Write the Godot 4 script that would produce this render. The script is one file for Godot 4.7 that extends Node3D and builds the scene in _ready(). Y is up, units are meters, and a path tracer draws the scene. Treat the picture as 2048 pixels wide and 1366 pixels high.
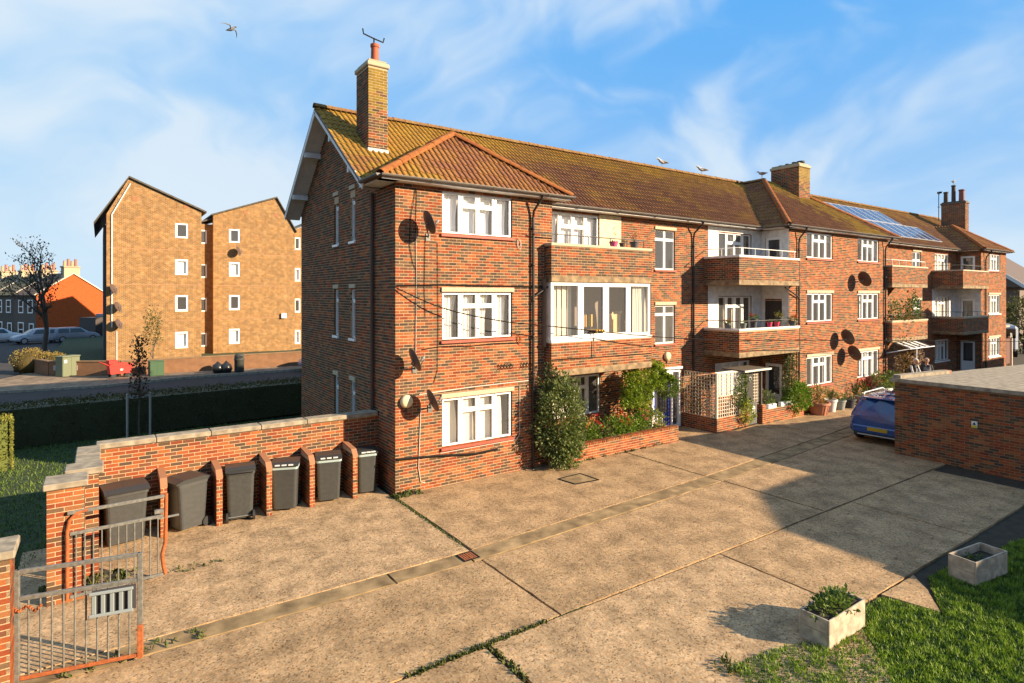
extends Node3D

# ---------------------------------------------------------------- mesh bag: triangles, each with normal and linear colour
class Bag:
	var v := PackedVector3Array()
	var n := PackedVector3Array()
	var c := PackedColorArray()

	func tri(a: Vector3, b: Vector3, d: Vector3, col := Color.WHITE) -> void:   # a b d counter-clockwise seen from outside
		var nn := (b - a).cross(d - a).normalized()
		v.append_array(PackedVector3Array([a, d, b]))
		n.append_array(PackedVector3Array([nn, nn, nn]))
		c.append_array(PackedColorArray([col, col, col]))

	func quad(a: Vector3, b: Vector3, d: Vector3, e: Vector3, col := Color.WHITE) -> void:
		var nn := (d - a).cross(e - b).normalized()
		v.append_array(PackedVector3Array([a, d, b, a, e, d]))
		n.append_array(PackedVector3Array([nn, nn, nn, nn, nn, nn]))
		c.append_array(PackedColorArray([col, col, col, col, col, col]))

	func squad(p: Array, q: Array, col := Color.WHITE) -> void:   # smooth quad: points and normals
		if (p[2] - p[0]).cross(p[3] - p[1]).dot(q[0] + q[1] + q[2] + q[3]) < 0:
			p.reverse(); q.reverse()
		v.append_array(PackedVector3Array([p[0], p[2], p[1], p[0], p[3], p[2]]))
		n.append_array(PackedVector3Array([q[0], q[2], q[1], q[0], q[3], q[2]]))
		c.append_array(PackedColorArray([col, col, col, col, col, col]))

	func add(t: Bag, xf: Transform3D, col: Color) -> void:
		v.append_array(xf * t.v)
		n.append_array(Transform3D(xf.basis.orthonormalized(), Vector3.ZERO) * t.n)
		var k := PackedColorArray()
		k.resize(t.v.size())
		k.fill(col)
		c.append_array(k)

	func join(t: Bag, xf := Transform3D.IDENTITY) -> void:
		v.append_array(xf * t.v)
		n.append_array(Transform3D(xf.basis.orthonormalized(), Vector3.ZERO) * t.n)
		c.append_array(t.c)

	func box(a: Vector3, b: Vector3, col := Color.WHITE, skip := "") -> Bag:   # corners low and high
		if not "f" in skip: quad(Vector3(a.x, a.y, b.z), Vector3(b.x, a.y, b.z), b, Vector3(a.x, b.y, b.z), col)
		if not "k" in skip: quad(Vector3(b.x, a.y, a.z), a, Vector3(a.x, b.y, a.z), Vector3(b.x, b.y, a.z), col)
		if not "l" in skip: quad(a, Vector3(a.x, a.y, b.z), Vector3(a.x, b.y, b.z), Vector3(a.x, b.y, a.z), col)
		if not "r" in skip: quad(Vector3(b.x, a.y, b.z), Vector3(b.x, a.y, a.z), Vector3(b.x, b.y, a.z), b, col)
		if not "t" in skip: quad(Vector3(a.x, b.y, b.z), b, Vector3(b.x, b.y, a.z), Vector3(a.x, b.y, a.z), col)
		if not "b" in skip: quad(a, Vector3(b.x, a.y, a.z), Vector3(b.x, a.y, b.z), Vector3(a.x, a.y, b.z), col)
		return self

	func cbox(a: Vector3, b: Vector3, ch: float, col := Color.WHITE) -> Bag:   # box with chamfered edges
		var m := (a + b) / 2.0
		var h := (b - a) / 2.0
		for ax in 3:
			for s in [-1.0, 1.0]:
				var u := (ax + 1) % 3
				var w := (ax + 2) % 3
				var p := []
				for k in [[-1, -1], [1, -1], [1, 1], [-1, 1]]:
					var q := Vector3()
					q[ax] = s * h[ax]; q[u] = k[0] * (h[u] - ch); q[w] = k[1] * (h[w] - ch)
					p.append(m + q)
				if s > 0: quad(p[0], p[1], p[2], p[3], col)
				else: quad(p[3], p[2], p[1], p[0], col)
			for k in [[-1, -1], [1, -1], [1, 1], [-1, 1]]:   # edges along ax
				var u := (ax + 1) % 3
				var w := (ax + 2) % 3
				var p := []
				for e in [[-1, 0], [1, 0], [1, 1], [-1, 1]]:
					var q := Vector3()
					q[ax] = e[0] * (h[ax] - ch)
					q[u] = k[0] * (h[u] - (ch if e[1] else 0.0))
					q[w] = k[1] * (h[w] - (0.0 if e[1] else ch))
					p.append(m + q)
				if k[0] * k[1] > 0: quad(p[0], p[1], p[2], p[3], col)
				else: quad(p[3], p[2], p[1], p[0], col)
		for sx in [-1, 1]:
			for sy in [-1, 1]:
				for sz in [-1, 1]:
					var s := Vector3(sx, sy, sz)
					var p := m + s * (h - Vector3(0, ch, ch))
					var q := m + s * (h - Vector3(ch, 0, ch))
					var r := m + s * (h - Vector3(ch, ch, 0))
					if sx * sy * sz > 0: tri(p, q, r, col)
					else: tri(r, q, p, col)
		return self

	func bar(p: Vector3, q: Vector3, w: float, h: float, col := Color.WHITE, up := Vector3.UP) -> Bag:   # box from p to q
		var z := (q - p).normalized()
		if absf(z.dot(up)) > 0.98: up = Vector3.RIGHT
		var x := up.cross(z).normalized()
		var y := z.cross(x)
		var t := Bag.new()
		t.box(Vector3(-w / 2, -h / 2, 0), Vector3(w / 2, h / 2, (q - p).length()), col)
		join(t, Transform3D(Basis(x, y, z), p))
		return self

	func tube(pts: Array, r, sides := 8, col := Color.WHITE, caps := true) -> Bag:   # r: number or one per point
		var rings := []
		var x := Vector3.ZERO
		for i in pts.size():
			var d: Vector3 = (pts[mini(i + 1, pts.size() - 1)] - pts[maxi(i - 1, 0)]).normalized()
			if x == Vector3.ZERO:
				x = d.cross(Vector3.UP if absf(d.y) < 0.9 else Vector3.RIGHT).normalized()
			x = (x - d * x.dot(d)).normalized()
			var y := d.cross(x)
			var rr: float = r[i] if r is Array else r
			var ring := []
			for k in sides:
				var a := TAU * k / sides
				var nn := x * cos(a) + y * sin(a)
				ring.append([pts[i] + nn * rr, nn])
			rings.append(ring)
		for i in pts.size() - 1:
			for k in sides:
				var k2 := (k + 1) % sides
				var A = rings[i]; var B = rings[i + 1]
				squad([A[k][0], A[k2][0], B[k2][0], B[k][0]], [A[k][1], A[k2][1], B[k2][1], B[k][1]], col)
		if caps:
			for k in range(1, sides - 1):
				tri(rings[0][0][0], rings[0][k + 1][0], rings[0][k][0], col)
				tri(rings[-1][0][0], rings[-1][k][0], rings[-1][k + 1][0], col)
		return self

	func lathe(pr: Array, sides: int, xf := Transform3D.IDENTITY, col := Color.WHITE, sharp := false) -> Bag:   # profile of Vector2(radius, height), upwards outside
		var t := Bag.new()
		for i in pr.size() - 1:
			var d: Vector2 = pr[i + 1] - pr[i]
			var nn := Vector2(d.y, -d.x).normalized()
			var n0 := nn
			var n1 := nn
			if not sharp:
				if i > 0:
					var e: Vector2 = pr[i] - pr[i - 1]
					n0 = (nn + Vector2(e.y, -e.x).normalized()).normalized()
				if i < pr.size() - 2:
					var e2: Vector2 = pr[i + 2] - pr[i + 1]
					n1 = (nn + Vector2(e2.y, -e2.x).normalized()).normalized()
			for k in sides:
				var a := Vector2.from_angle(TAU * k / sides)
				var b := Vector2.from_angle(TAU * (k + 1) / sides)
				var f := func(q: Vector2, w: Vector2) -> Vector3: return Vector3(w.x * q.x, q.y, -w.y * q.x)
				t.squad([f.call(pr[i], a), f.call(pr[i], b), f.call(pr[i + 1], b), f.call(pr[i + 1], a)], [f.call(n0, a), f.call(n0, b), f.call(n1, b), f.call(n1, a)], col)
		join(t, xf)
		return self

	func prism(poly: PackedVector2Array, z0: float, z1: float, xf := Transform3D.IDENTITY, col := Color.WHITE) -> Bag:   # outline in x, y, pushed along z
		if Geometry2D.is_polygon_clockwise(poly):
			poly = poly.duplicate(); poly.reverse()
		var t := Bag.new()
		var ix := Geometry2D.triangulate_polygon(poly)
		for i in range(0, ix.size(), 3):
			var a := poly[ix[i]]; var b := poly[ix[i + 1]]; var d := poly[ix[i + 2]]
			if (b - a).cross(d - a) < 0:
				var s := b; b = d; d = s
			t.tri(Vector3(a.x, a.y, z1), Vector3(b.x, b.y, z1), Vector3(d.x, d.y, z1), col)
			t.tri(Vector3(a.x, a.y, z0), Vector3(d.x, d.y, z0), Vector3(b.x, b.y, z0), col)
		for i in poly.size():
			var a := poly[i]; var b := poly[(i + 1) % poly.size()]
			t.quad(Vector3(a.x, a.y, z0), Vector3(b.x, b.y, z0), Vector3(b.x, b.y, z1), Vector3(a.x, a.y, z1), col)
		join(t, xf)
		return self

	func mesh() -> ArrayMesh:
		var a := []
		a.resize(Mesh.ARRAY_MAX)
		a[Mesh.ARRAY_VERTEX] = v
		a[Mesh.ARRAY_NORMAL] = n
		a[Mesh.ARRAY_COLOR] = c
		var m := ArrayMesh.new()
		if v.size(): m.add_surface_from_arrays(Mesh.PRIMITIVE_TRIANGLES, a)
		return m

const BK := 0.72
const X := Vector3.RIGHT
const Y := Vector3.UP
const Z := Vector3.BACK
var M := {}
var rng := RandomNumberGenerator.new()
var noise := FastNoiseLite.new()
var CAM := Vector3(-5.80, 4.80, 13.2)

func rf(a: float, b: float) -> float: return rng.randf_range(a, b)
func V(x: float, y: float, z: float) -> Vector3: return Vector3(x, y, z)
func gy(x: float) -> float: return -0.008 * clampf(x, 0.0, 18.0)
func L(r: float, g: float, b: float) -> Color: return Color(r, g, b)          # linear, for vertex colours
func S(c: Color) -> Color: return c.linear_to_srgb()
func turned(p: Vector3, deg := 0.0) -> Transform3D: return Transform3D(Basis(Y, deg_to_rad(deg)), p)
func wall_xf(p: Vector3, out: Vector3) -> Transform3D: return Transform3D(Basis(Y.cross(out), Y, out), p)   # x along the wall, y up, z out of it

# ---------------------------------------------------------------- nodes
func thing(called: String, label: String, category: String, at := Vector3.ZERO, turn := 0.0, group := "") -> Node3D:
	var o := Node3D.new()
	o.name = called
	add_child(o, true)
	o.position = at
	o.rotation_degrees.y = turn
	o.set_meta("label", label); o.set_meta("category", category)
	if group: o.set_meta("group", group)
	return o

func part(b: Bag, called: String, m: Material, par: Node, kind := "", xf := Transform3D.IDENTITY) -> MeshInstance3D:
	return put(b.mesh(), called, m, par, kind, xf)

func put(mesh: Mesh, called: String, m: Material, par: Node, kind := "", xf := Transform3D.IDENTITY) -> MeshInstance3D:
	var o := MeshInstance3D.new()
	o.name = called
	o.mesh = mesh
	o.material_override = m
	o.transform = xf
	par.add_child(o, true)
	if kind: o.set_meta("kind", kind)
	return o

func single(b: Bag, called: String, m: Material, label: String, category: String, group := "", xf := Transform3D.IDENTITY) -> MeshInstance3D:
	var o := part(b, called, m, self, "", xf)
	o.set_meta("label", label); o.set_meta("category", category)
	if group: o.set_meta("group", group)
	return o

func copy(o: Node3D, at: Vector3, turn: float, label := "", group := "") -> Node3D:
	var r: Node3D = o.duplicate()
	r.name = o.name
	add_child(r, true)
	r.position = at
	r.rotation_degrees.y = turn
	if label: r.set_meta("label", label)
	if group: r.set_meta("group", group)
	return r

# ---------------------------------------------------------------- textures and materials
func ntex(s: int, freq: float, lo: float, hi: float, size := 256, type := FastNoiseLite.TYPE_SIMPLEX, oct := 4, pw := 1.0) -> ImageTexture:
	var f := FastNoiseLite.new()
	f.seed = s; f.frequency = freq; f.noise_type = type; f.fractal_octaves = oct
	if type == FastNoiseLite.TYPE_CELLULAR:
		f.cellular_return_type = FastNoiseLite.RETURN_CELL_VALUE
		f.fractal_type = FastNoiseLite.FRACTAL_NONE
	var im := f.get_seamless_image(size, size)
	im.convert(Image.FORMAT_RGB8)
	var d := im.get_data()
	for i in d.size():
		d[i] = int(255.0 * (lo + (hi - lo) * pow(d[i] / 255.0, pw)))
	return ImageTexture.create_from_image(Image.create_from_data(size, size, false, Image.FORMAT_RGB8, d))

func aggregate() -> ImageTexture:   # exposed pebbles in a sandy paste
	var f := FastNoiseLite.new()
	f.seed = 7; f.noise_type = FastNoiseLite.TYPE_CELLULAR; f.frequency = 0.14; f.fractal_type = FastNoiseLite.FRACTAL_NONE
	f.cellular_return_type = FastNoiseLite.RETURN_CELL_VALUE
	var g := FastNoiseLite.new()
	g.seed = 9; g.frequency = 0.02; g.fractal_octaves = 5
	var a := f.get_seamless_image(512, 512)
	var b := g.get_seamless_image(512, 512)
	var da := a.get_data()
	var db := b.get_data()
	var out := PackedByteArray()
	out.resize(512 * 512 * 3)
	for i in da.size():
		var t := da[i] / 255.0
		var k := 0.80 + 0.20 * t
		if t > 0.86: k = 1.0
		if t < 0.08: k = 0.66
		k *= 0.86 + 0.2 * db[i] / 255.0
		k = minf(k, 1.0)
		var warm := fposmod(t * 7.3, 1.0)
		out[i * 3] = int(255 * k)
		out[i * 3 + 1] = int(255 * k * (0.93 + 0.07 * warm))
		out[i * 3 + 2] = int(255 * k * (0.84 + 0.16 * warm))
	return ImageTexture.create_from_image(Image.create_from_data(512, 512, false, Image.FORMAT_RGB8, out))

func mk(called: String, col: Color, rough := 0.8, o := {}) -> StandardMaterial3D:   # col linear
	var m := StandardMaterial3D.new()
	m.resource_name = called
	m.albedo_color = S(col)
	m.roughness = rough
	m.metallic = o.get("metal", 0.0)
	m.metallic_specular = o.get("spec", 0.5)
	if o.has("vc"): m.vertex_color_use_as_albedo = true
	if o.has("tex"):
		m.albedo_texture = o.tex
		m.uv1_triplanar = true; m.uv1_world_triplanar = true
		m.uv1_scale = Vector3.ONE * o.get("scale", 1.0)
	if o.has("stain"):
		m.detail_enabled = true
		m.detail_albedo = o.stain
		m.detail_blend_mode = BaseMaterial3D.BLEND_MODE_MUL
		m.detail_uv_layer = BaseMaterial3D.DETAIL_UV_2
		m.uv2_triplanar = true; m.uv2_world_triplanar = true
		m.uv2_scale = Vector3.ONE * o.get("sscale", 0.15)
	if o.has("bump"):
		m.heightmap_enabled = true
		m.heightmap_texture = o.bump
		m.heightmap_scale = o.get("bs", 0.5)
		m.uv1_triplanar = true; m.uv1_world_triplanar = true
		m.uv1_scale = Vector3.ONE * o.get("scale", 1.0)
	if o.has("back"):
		m.backlight_enabled = true
		m.backlight = S(o.back)
	if o.has("two"): m.cull_mode = BaseMaterial3D.CULL_DISABLED
	M[called] = m
	return m

func glass(called: String, tint: Color, alpha: float) -> void:
	var m := StandardMaterial3D.new()
	m.resource_name = called
	m.albedo_color = Color(tint.r, tint.g, tint.b, alpha)
	m.transparency = BaseMaterial3D.TRANSPARENCY_ALPHA
	m.roughness = 0.02
	m.metallic_specular = 0.75
	M[called] = m

func materials() -> void:
	var fine := ntex(1, 0.06, 0.84, 1.0)
	var mott := ntex(2, 0.015, 0.72, 1.0, 256, FastNoiseLite.TYPE_SIMPLEX, 5)
	var stain := ntex(3, 0.012, 0.70, 1.0, 512, FastNoiseLite.TYPE_SIMPLEX, 6, 0.7)
	var soft := ntex(4, 0.02, 0.86, 1.0, 256, FastNoiseLite.TYPE_SIMPLEX, 4)
	var agg := aggregate()
	mk("brick", L(1, 1, 1) * BK, 0.9, {vc = 1, tex = fine, scale = 2.1, stain = soft, sscale = 0.3, spec = 0.3})
	mk("mortar", L(0.56, 0.40, 0.25), 0.95, {tex = fine, scale = 1.3, spec = 0.2})
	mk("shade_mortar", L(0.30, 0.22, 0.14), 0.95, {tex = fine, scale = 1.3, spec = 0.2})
	mk("tile", L(1, 1, 1) * BK, 0.88, {vc = 1, tex = mott, scale = 1.7, spec = 0.3})
	mk("deck", L(0.16, 0.08, 0.045), 0.95)
	mk("plain", L(1, 1, 1) * 0.85, 0.75, {vc = 1})
	mk("gloss", L(1, 1, 1), 0.3, {vc = 1})
	mk("cloth", L(1, 1, 1), 0.95, {vc = 1, spec = 0.1, back = L(0.35, 0.35, 0.33)})
	mk("leaf", L(1, 1, 1) * 0.78, 0.55, {vc = 1, spec = 0.35, back = L(0.5, 0.55, 0.25), two = 1})
	mk("bark", L(0.13, 0.10, 0.075), 0.95, {tex = mott, scale = 3.0})
	mk("upvc", L(0.80, 0.79, 0.76), 0.35)
	mk("white_paint", L(0.78, 0.76, 0.72), 0.7, {tex = soft, scale = 0.5})
	mk("cream_paint", L(0.70, 0.58, 0.36), 0.75, {tex = soft, scale = 0.5})
	mk("stone", L(0.42, 0.35, 0.25), 0.9, {tex = mott, scale = 0.9, stain = soft, sscale = 0.5})
	mk("lintel", L(0.52, 0.43, 0.29), 0.85, {tex = soft, scale = 2.0})
	mk("band", L(0.42, 0.29, 0.155), 0.9, {tex = mott, scale = 0.8, stain = stain, sscale = 0.35})
	mk("sill", L(0.36, 0.075, 0.04), 0.6, {tex = soft, scale = 1.5})
	mk("room", L(0.13, 0.11, 0.09), 0.95)
	mk("gutter", L(0.13, 0.115, 0.10), 0.45, {tex = soft, scale = 1.0})
	mk("pipe", L(0.022, 0.016, 0.013), 0.4)
	mk("brown_pipe", L(0.075, 0.042, 0.03), 0.7)
	mk("cable", L(0.02, 0.018, 0.017), 0.95, {spec = 0.1})
	mk("pale_cable", L(0.5, 0.45, 0.38), 0.6)
	mk("lead", L(0.42, 0.42, 0.42), 0.5, {tex = soft, scale = 2.0})
	mk("dish", L(0.085, 0.055, 0.045), 0.5)
	mk("slab", L(0.60, 0.43, 0.255), 0.92, {tex = agg, scale = 0.62, stain = stain, sscale = 0.16, bump = agg, bs = 0.35, spec = 0.3})
	mk("slab_pale", L(0.66, 0.485, 0.30), 0.92, {tex = agg, scale = 0.62, stain = stain, sscale = 0.21, bump = agg, bs = 0.35, spec = 0.3})
	mk("channel", L(0.46, 0.32, 0.165), 0.9, {tex = mott, scale = 0.35, stain = stain, sscale = 0.3, spec = 0.3})
	mk("soil", L(0.045, 0.035, 0.02), 1.0, {tex = mott, scale = 0.8})
	mk("turf", L(0.045, 0.075, 0.015), 1.0, {tex = mott, scale = 0.7, stain = stain, sscale = 0.3})
	mk("asphalt", L(0.042, 0.036, 0.034), 0.95, {tex = fine, scale = 0.8, stain = stain, sscale = 0.1})
	mk("pavement", L(0.36, 0.25, 0.155), 0.95, {tex = mott, scale = 0.4, stain = stain, sscale = 0.1})
	mk("road_paint", L(0.6, 0.6, 0.57), 0.9, {tex = mott, scale = 1.0})
	mk("bin", L(0.055, 0.057, 0.055), 0.45, {tex = soft, scale = 1.5})
	mk("bin_lid", L(0.028, 0.029, 0.029), 0.4)
	mk("bin_rim", L(0.30, 0.38, 0.38), 0.5)
	mk("rubber", L(0.018, 0.018, 0.018), 0.8)
	mk("gate_steel", L(0.19, 0.185, 0.165), 0.5, {tex = mott, scale = 2.5})
	mk("rust", L(0.42, 0.115, 0.03), 0.9, {tex = mott, scale = 3.0})
	mk("chrome", L(0.6, 0.6, 0.6), 0.25, {metal = 1.0})
	mk("timber", L(0.55, 0.45, 0.33), 0.9, {tex = mott, scale = 1.2})
	mk("trellis", L(0.62, 0.54, 0.42), 0.9, {tex = soft, scale = 3.0})
	mk("dark_timber", L(0.055, 0.04, 0.03), 0.8, {tex = soft, scale = 3.0})
	mk("yellow_brick", L(0.60, 0.57, 0.54), 0.92, {vc = 1, tex = mott, scale = 0.5, stain = soft, sscale = 0.12, spec = 0.2})
	mk("red_render", L(0.42, 0.095, 0.028), 0.92, {tex = soft, scale = 0.5, spec = 0.2})
	mk("slate", L(0.10, 0.085, 0.065), 0.8, {tex = mott, scale = 0.6})
	mk("car_blue", L(0.012, 0.06, 0.22), 0.22, {spec = 0.5})
	M.car_blue.clearcoat_enabled = true; M.car_blue.clearcoat = 0.8; M.car_blue.clearcoat_roughness = 0.05
	mk("dark_glass", L(0.012, 0.013, 0.015), 0.05, {spec = 0.6})
	mk("solar", L(0.012, 0.025, 0.085), 0.12, {spec = 0.6})
	mk("aluminium", L(0.72, 0.72, 0.72), 0.35, {metal = 0.6})
	mk("skin", L(0.50, 0.27, 0.18), 0.6)
	mk("weed", L(1, 1, 1) * 0.78, 0.7, {vc = 1, two = 1, back = L(0.4, 0.45, 0.2)})
	glass("glass", Color(1, 1, 1), 0.06)

# ---------------------------------------------------------------- sky
const SUN := Vector3(0.604, 0.342, 0.720)
func sky_picture() -> ImageTexture:
	var w := 2048; var h := 1024
	var data := PackedFloat32Array()
	data.resize(w * h * 3)
	var f := FastNoiseLite.new()
	f.seed = 31; f.noise_type = FastNoiseLite.TYPE_SIMPLEX; f.fractal_octaves = 6; f.frequency = 1.0; f.fractal_gain = 0.55
	f.domain_warp_enabled = false
	var g := FastNoiseLite.new()
	g.seed = 77; g.noise_type = FastNoiseLite.TYPE_SIMPLEX; g.fractal_octaves = 3; g.frequency = 1.0
	var k := SKY
	for y in h:
		var el := PI / 2 - PI * (y + 0.5) / h
		var up := sin(el)
		var ce := cos(el)
		for x in w:
			var i := (y * w + x) * 3
			if up < -0.02:
				data[i] = 0.10 * k; data[i + 1] = 0.085 * k; data[i + 2] = 0.07 * k
				continue
			var az := TAU * (x + 0.5) / w
			var d := Vector3(sin(az) * ce, up, -cos(az) * ce)   # middle column looks along +z? see _ready
			d = Vector3(-d.x, d.y, -d.z)
			var cs := d.dot(SUN)
			var u := maxf(up, 0.0)
			var pale := clampf(0.85 * cs * cs * (1.25 if cs < 0.0 else 1.0) + 0.03, 0.0, 1.0)
			var c := Color(0.05, 0.40, 0.96).lerp(Color(0.30, 0.63, 1.0), pale)
			c = c.lerp(Color(0.66, 0.85, 1.0), clampf(exp(-u * 5.0) * 1.0 + pale * 0.42, 0, 1))
			# soft broken cloud
			var p := Vector3(d.x, u * 1.7 + 0.3, d.z) * 1.9
			var wv := g.get_noise_3dv(p * 0.8) * 0.35
			var n := f.get_noise_3d(p.x + wv, p.y - wv, p.z + wv)
			var m := g.get_noise_3d(p.x * 0.55 + 5.0, p.y * 0.8, p.z * 0.55)
			var cover := smoothstep(-0.55, 0.62, n * 1.25 + m * 0.7 + 0.10 * exp(-u * 4.0)) * 0.80
			cover *= smoothstep(-0.02, 0.08, up) * (1.0 - 0.35 * smoothstep(0.4, 0.8, u))
			c = c.lerp(Color(0.80, 0.91, 1.0), cover)
			data[i] = c.r * k; data[i + 1] = c.g * k; data[i + 2] = c.b * k
	var im := Image.create_from_data(w, h, false, Image.FORMAT_RGBF, data.to_byte_array())
	return ImageTexture.create_from_image(im)

const SKY := 0.37
const EXPOSURE := 2.6

func _ready() -> void:
	rng.seed = 4711
	noise.seed = 5; noise.frequency = 1.0; noise.fractal_octaves = 3; noise.noise_type = FastNoiseLite.TYPE_SIMPLEX
	# camera: level, facade verticals upright, lens shifted so the horizon sits above the middle
	var cam := Camera3D.new()
	cam.name = "camera"
	add_child(cam)
	var fw := V(0.572, 0, -0.820).normalized()
	cam.transform = Transform3D(Basis(fw.cross(Y), Y, -fw), CAM)
	cam.projection = Camera3D.PROJECTION_FRUSTUM
	cam.near = 0.1
	cam.far = 900.0
	cam.size = 0.1 * 1366.0 / 1181.0
	cam.frustum_offset = Vector2(0, -0.1 * (683.0 - 589.5) / 1181.0)
	cam.current = true
	# sky and air
	var we := WorldEnvironment.new()
	we.name = "world"
	var e := Environment.new()
	e.background_mode = Environment.BG_SKY
	var sm := PanoramaSkyMaterial.new()
	sm.panorama = sky_picture()
	var sky := Sky.new()
	sky.sky_material = sm
	e.sky = sky
	e.tonemap_mode = Environment.TONE_MAPPER_LINEAR
	e.tonemap_exposure = EXPOSURE
	e.sdfgi_enabled = true; e.ssao_enabled = true; e.ssil_enabled = true
	we.environment = e
	add_child(we)
	# low warm sun from behind the right shoulder
	var sun := DirectionalLight3D.new()
	sun.name = "sun"
	sun.light_color = Color(1.0, 0.90, 0.76)
	sun.light_energy = 1.6
	sun.light_angular_distance = 0.5
	sun.shadow_enabled = true
	add_child(sun)
	sun.look_at_from_position(SUN * 50.0, Vector3.ZERO)
	materials()
	B5.box(Vector3(-0.5, -0.5, -0.5), Vector3(0.5, 0.5, 0.5), Color.WHITE, "k")
	leaf_template()
	yard()
	apartment_block()
	garage()
	yard_entrance()
	flats()
	terrace()
	street()
	garden_front()
	porch()
	pots()
	planter("whitewashed board planter full of green herbs standing in the sun", V(2.83, gy(3) - 0.01, 8.88), 0, true)
	planter("whitewashed board planter with bare soil standing in the shade", V(6.70, gy(6.5) - 0.01, 9.42), -8, false)
	fixings()
	blue_car()
	people()
	birds()
	out_of_view()

# ---------------------------------------------------------------- brickwork
var PAL := [L(0.50, 0.140, 0.048), L(0.44, 0.110, 0.042), L(0.55, 0.180, 0.060), L(0.38, 0.092, 0.038), L(0.48, 0.195, 0.078),
	L(0.215, 0.122, 0.066), L(0.170, 0.105, 0.064), L(0.140, 0.094, 0.064), L(0.25, 0.150, 0.082), L(0.28, 0.115, 0.06)]
var brick_shape: ArrayMesh
var B5 := Bag.new()

func brick_pick(p: Vector3, dark: float) -> int:
	var k := noise.get_noise_3d(p.x * 1.1, p.y * 2.2, p.z * 1.1)
	if rng.randf() < dark + k * 0.18: return 5 + rng.randi() % 5
	return rng.randi() % 5

# collects bricks of a wall into list: [transform, palette index, how large it shows]
func lay(list: Array, xf: Transform3D, w: float, h: float, holes: Array, o := {}) -> void:
	var bl: float = o.get("len", 0.225)
	var bh: float = o.get("course", 0.075)
	var jt := 0.012
	var dark: float = o.get("dark", 0.45)
	var dip: float = o.get("proud", 0.0035)
	var rows := int(h / bh + 0.3)
	var toward := (CAM - xf.origin)
	for j in rows:
		var y0 := j * bh
		var y1 := minf(y0 + bh - jt, h)
		var mid := (y0 + y1) / 2
		var free := [[0.0, w]]
		if o.has("span"): free = [o.span.call(mid)]   # gables and cut-off ends
		for r in holes:
			if mid > r.position.y and mid < r.end.y:
				var nf := []
				for s in free:
					if r.end.x <= s[0] or r.position.x >= s[1]: nf.append(s)
					else:
						if r.position.x - s[0] > 0.03: nf.append([s[0], r.position.x])
						if s[1] - r.end.x > 0.03: nf.append([r.end.x, s[1]])
				free = nf
		var off := 0.0 if j % 2 else bl / 2
		for s in free:
			var k := floori((s[0] - off) / bl)
			while true:
				var x0: float = maxf(off + k * bl, s[0])
				var x1: float = minf(off + (k + 1) * bl - jt, s[1])
				k += 1
				if x0 >= s[1] - 0.015: break
				if x1 - x0 < 0.02: continue
				var c := Vector3((x0 + x1) / 2, mid, dip - 0.02 + rf(-0.0015, 0.0015))
				var p := xf * c
				var bx := Transform3D(xf.basis.scaled_local(Vector3(x1 - x0, y1 - y0, 0.04)), p)
				var d := CAM - p
				list.append([bx, brick_pick(p, dark), maxf(0.0, xf.basis.z.dot(d)) / pow(d.length(), 3.0)])

# the 300 bricks that show largest become parts, the rest one mesh
func set_bricks(list: Array, par: Node, most := 300) -> void:
	if brick_shape == null:
		brick_shape = B5.mesh()
		for i in PAL.size():
			mk("brick_%d" % i, PAL[i] * BK, 0.9, {tex = M.brick.albedo_texture, scale = 2.1, stain = M.brick.detail_albedo, sscale = 0.3, spec = 0.3})
	list.sort_custom(func(a, b): return a[2] > b[2])
	var b := Bag.new()
	for i in list.size():
		var e = list[i]
		if i < most and e[2] > 0.0:
			var o := MeshInstance3D.new()
			o.name = "brick_%03d" % i
			o.mesh = brick_shape
			o.material_override = M["brick_%d" % e[1]]
			o.transform = e[0]
			par.add_child(o)
		else:
			var g: Color = PAL[e[1]] * rf(0.86, 1.1)
			b.add(B5, e[0], g)
	if b.v.size(): part(b, "brickwork", M.brick, par, "stuff")

# a flat wall face with openings and their reveals
func face(b: Bag, xf: Transform3D, w: float, h: float, holes: Array, reveal := 0.12) -> void:
	var t := Bag.new()
	var xs := [0.0, w]
	for r in holes: xs.append_array([clampf(r.position.x, 0, w), clampf(r.end.x, 0, w)])
	xs.sort()
	for i in xs.size() - 1:
		if xs[i + 1] - xs[i] < 0.001: continue
		var m: float = (xs[i] + xs[i + 1]) / 2
		var cut := []
		for r in holes:
			if r.position.x < m and r.end.x > m: cut.append([r.position.y, r.end.y])
		cut.sort_custom(func(p, q): return p[0] < q[0])
		var y := 0.0
		for e in cut + [[h, h]]:
			if e[0] > y + 0.001: t.quad(Vector3(xs[i], y, 0), Vector3(xs[i + 1], y, 0), Vector3(xs[i + 1], e[0], 0), Vector3(xs[i], e[0], 0))
			y = e[1]
	for r in holes:
		var a: Vector2 = r.position; var e: Vector2 = r.end
		t.quad(Vector3(a.x, a.y, 0), Vector3(a.x, a.y, -reveal), Vector3(e.x, a.y, -reveal), Vector3(e.x, a.y, 0))
		t.quad(Vector3(a.x, e.y, -reveal), Vector3(a.x, e.y, 0), Vector3(e.x, e.y, 0), Vector3(e.x, e.y, -reveal))
		t.quad(Vector3(a.x, a.y, -reveal), Vector3(a.x, a.y, 0), Vector3(a.x, e.y, 0), Vector3(a.x, e.y, -reveal))
		t.quad(Vector3(e.x, a.y, 0), Vector3(e.x, a.y, -reveal), Vector3(e.x, e.y, -reveal), Vector3(e.x, e.y, 0))
	b.join(t, xf)

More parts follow.
